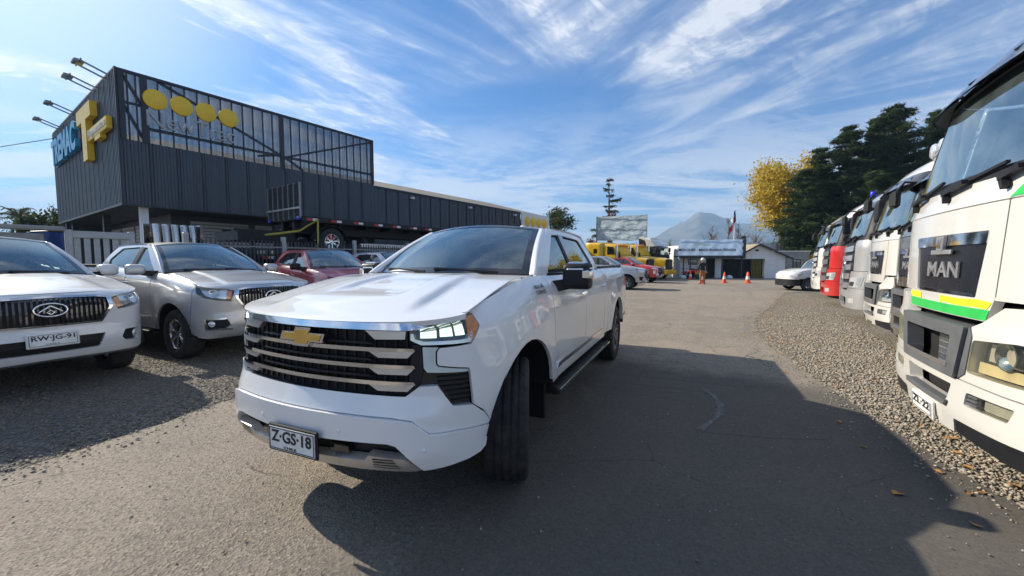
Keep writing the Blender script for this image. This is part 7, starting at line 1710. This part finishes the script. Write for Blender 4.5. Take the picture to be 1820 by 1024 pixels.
o = mk('silver pickup with wide black grille parked beside the red pickup at the far row', paint='silver', mirrormat='silver', features=hilux_features, plate='HK·TR-52')
place(o, 6.53, 22.4, -66)
o = mk('bright red double cab pickup with chrome brackets parked before the yellow trucks', paint='brightred', mirrormat='chrome', features=l200_features, plate='KL·SB-40')
place(o, 9.9, 29.4, -52)
# right hand row
TR = 'tractor units parked in a row'
o = build_truck(dict(man, vinyl=True, plate='ZL·22', roofmat='darkroof', visor='darkroof', indmat='oldlamp', lensmat='oldlens', mirrors=False, frontmirror=False), 'tractor_truck', 'white cab tractor unit with green and yellow tape nearest on the right', TR)
place(o, 3.2, 3.035, 119)
o = build_truck(dict(man, paint='bronze', lowmat='bronze', roofmat='darkroof', visor='darkroof', pillar='bronze', zroof=3.16, zwin=2.74, lean=[(.3, -.03), (.5, 0), (1.1, 0), (1.12, -.02), (1.9, -.035), (2.0, -.055), (2.75, -.26), (2.9, -.38), (3.02, -.6), (3.1, -.85), (3.16, -1.15)]), 'tractor_truck', 'bronze tractor unit with roof lamp bar squeezed between two white ones', TR); bronze = o
place(o, 5.8, 5.95, 122)
o = build_truck(dict(man, roofmat='cream', visor='darkroof', zroof=3.4), 'tractor_truck', 'clean white tractor unit with dark visor beside the silver one', TR)
place(o, 6.85, 7.65, 122)
lean2 = [(.3, -.04), (.7, 0), (1.9, -.05), (2.0, -.07), (2.85, -.30), (3.1, -.50), (3.4, -.85), (3.6, -1.2)]
chev = dict(plan=tplan, paint='silver', zbelt=2.05, zwin=2.85, zroof=3.62, zdoor=1.1, front=chevron_front, lean=lean2, taper=.08, visor='darkroof', mirrormat='black')
o = build_truck(dict(chev, pillar='black', doormat='silver', roofmat='silver'), 'tractor_truck', 'silver tractor unit with louvred grille and blue roof beacon', TR); silvert = o
place(o, 8.75, 10.6, 122)
o = build_truck(dict(chev, paint='brightred', pillar='black', roofmat='cream', zroof=3.5, slats=4, badge=False, bodyslats=False), 'tractor_truck', 'red tractor unit with white roof further down the row', TR)
place(o, 11.2, 14.5, 121)
o = build_truck(dict(chev, paint='cream', roofmat='cream', zroof=3.45), 'tractor_truck', 'white tractor unit with louvred grille farthest in the right row', TR)
place(o, 13.3, 17.8, 121)

YT = 'yellow bonneted trucks'
o = build_conventional('yellow bonneted truck with plain grille nearest behind the red pickup', YT, False); place(o, 10.4, 33.1, -47)
o = build_conventional('yellow bonneted truck with chrome grille bars standing farther forward', YT, True); place(o, 12.6, 34.9, -47)
o = build_truck(dict(chev, paint='black', lowmat='black', pillar='black', roofmat='cream', zroof=3.7, plate=None), 'tractor_truck', 'black tractor unit with cream roof behind the yellow trucks', None); place(o, 14.3, 37.2, -47)
# lamp bar on the bronze truck, beacon on the silver one
m = MB().tube([(-.52, -1.0, 3.08), (-.40, -.6, 3.11), (-.36, 0, 3.12), (-.40, .6, 3.11), (-.52, 1.0, 3.08)], .035, 8)
for y in (-.85, .85): m.tube([(-.5, y, 3.08), (-.72, y, 2.94)], .025, 6)
lb = m.build('lamp_bar', 'satin', bronze)
for y in (-.85, -.5, .5, .85):
    MB().lathe([(0, .03), (.10, .03), (.12, .0), (.11, -.05), (0, -.08)], 20, Matrix.Translation((-.44, y, 3.24)) @ Matrix.Rotation(R(-90), 4, 'Z')).build('roof_lamp', 'reflector', lb)
MB().lathe([(.07, 0), (.07, .09), (.05, .13), (0, .14)], 16, Matrix.Translation((-.62, -.75, 3.26)) @ Matrix.Rotation(R(90), 4, 'X')).build('beacon', 'bluelens', silvert)
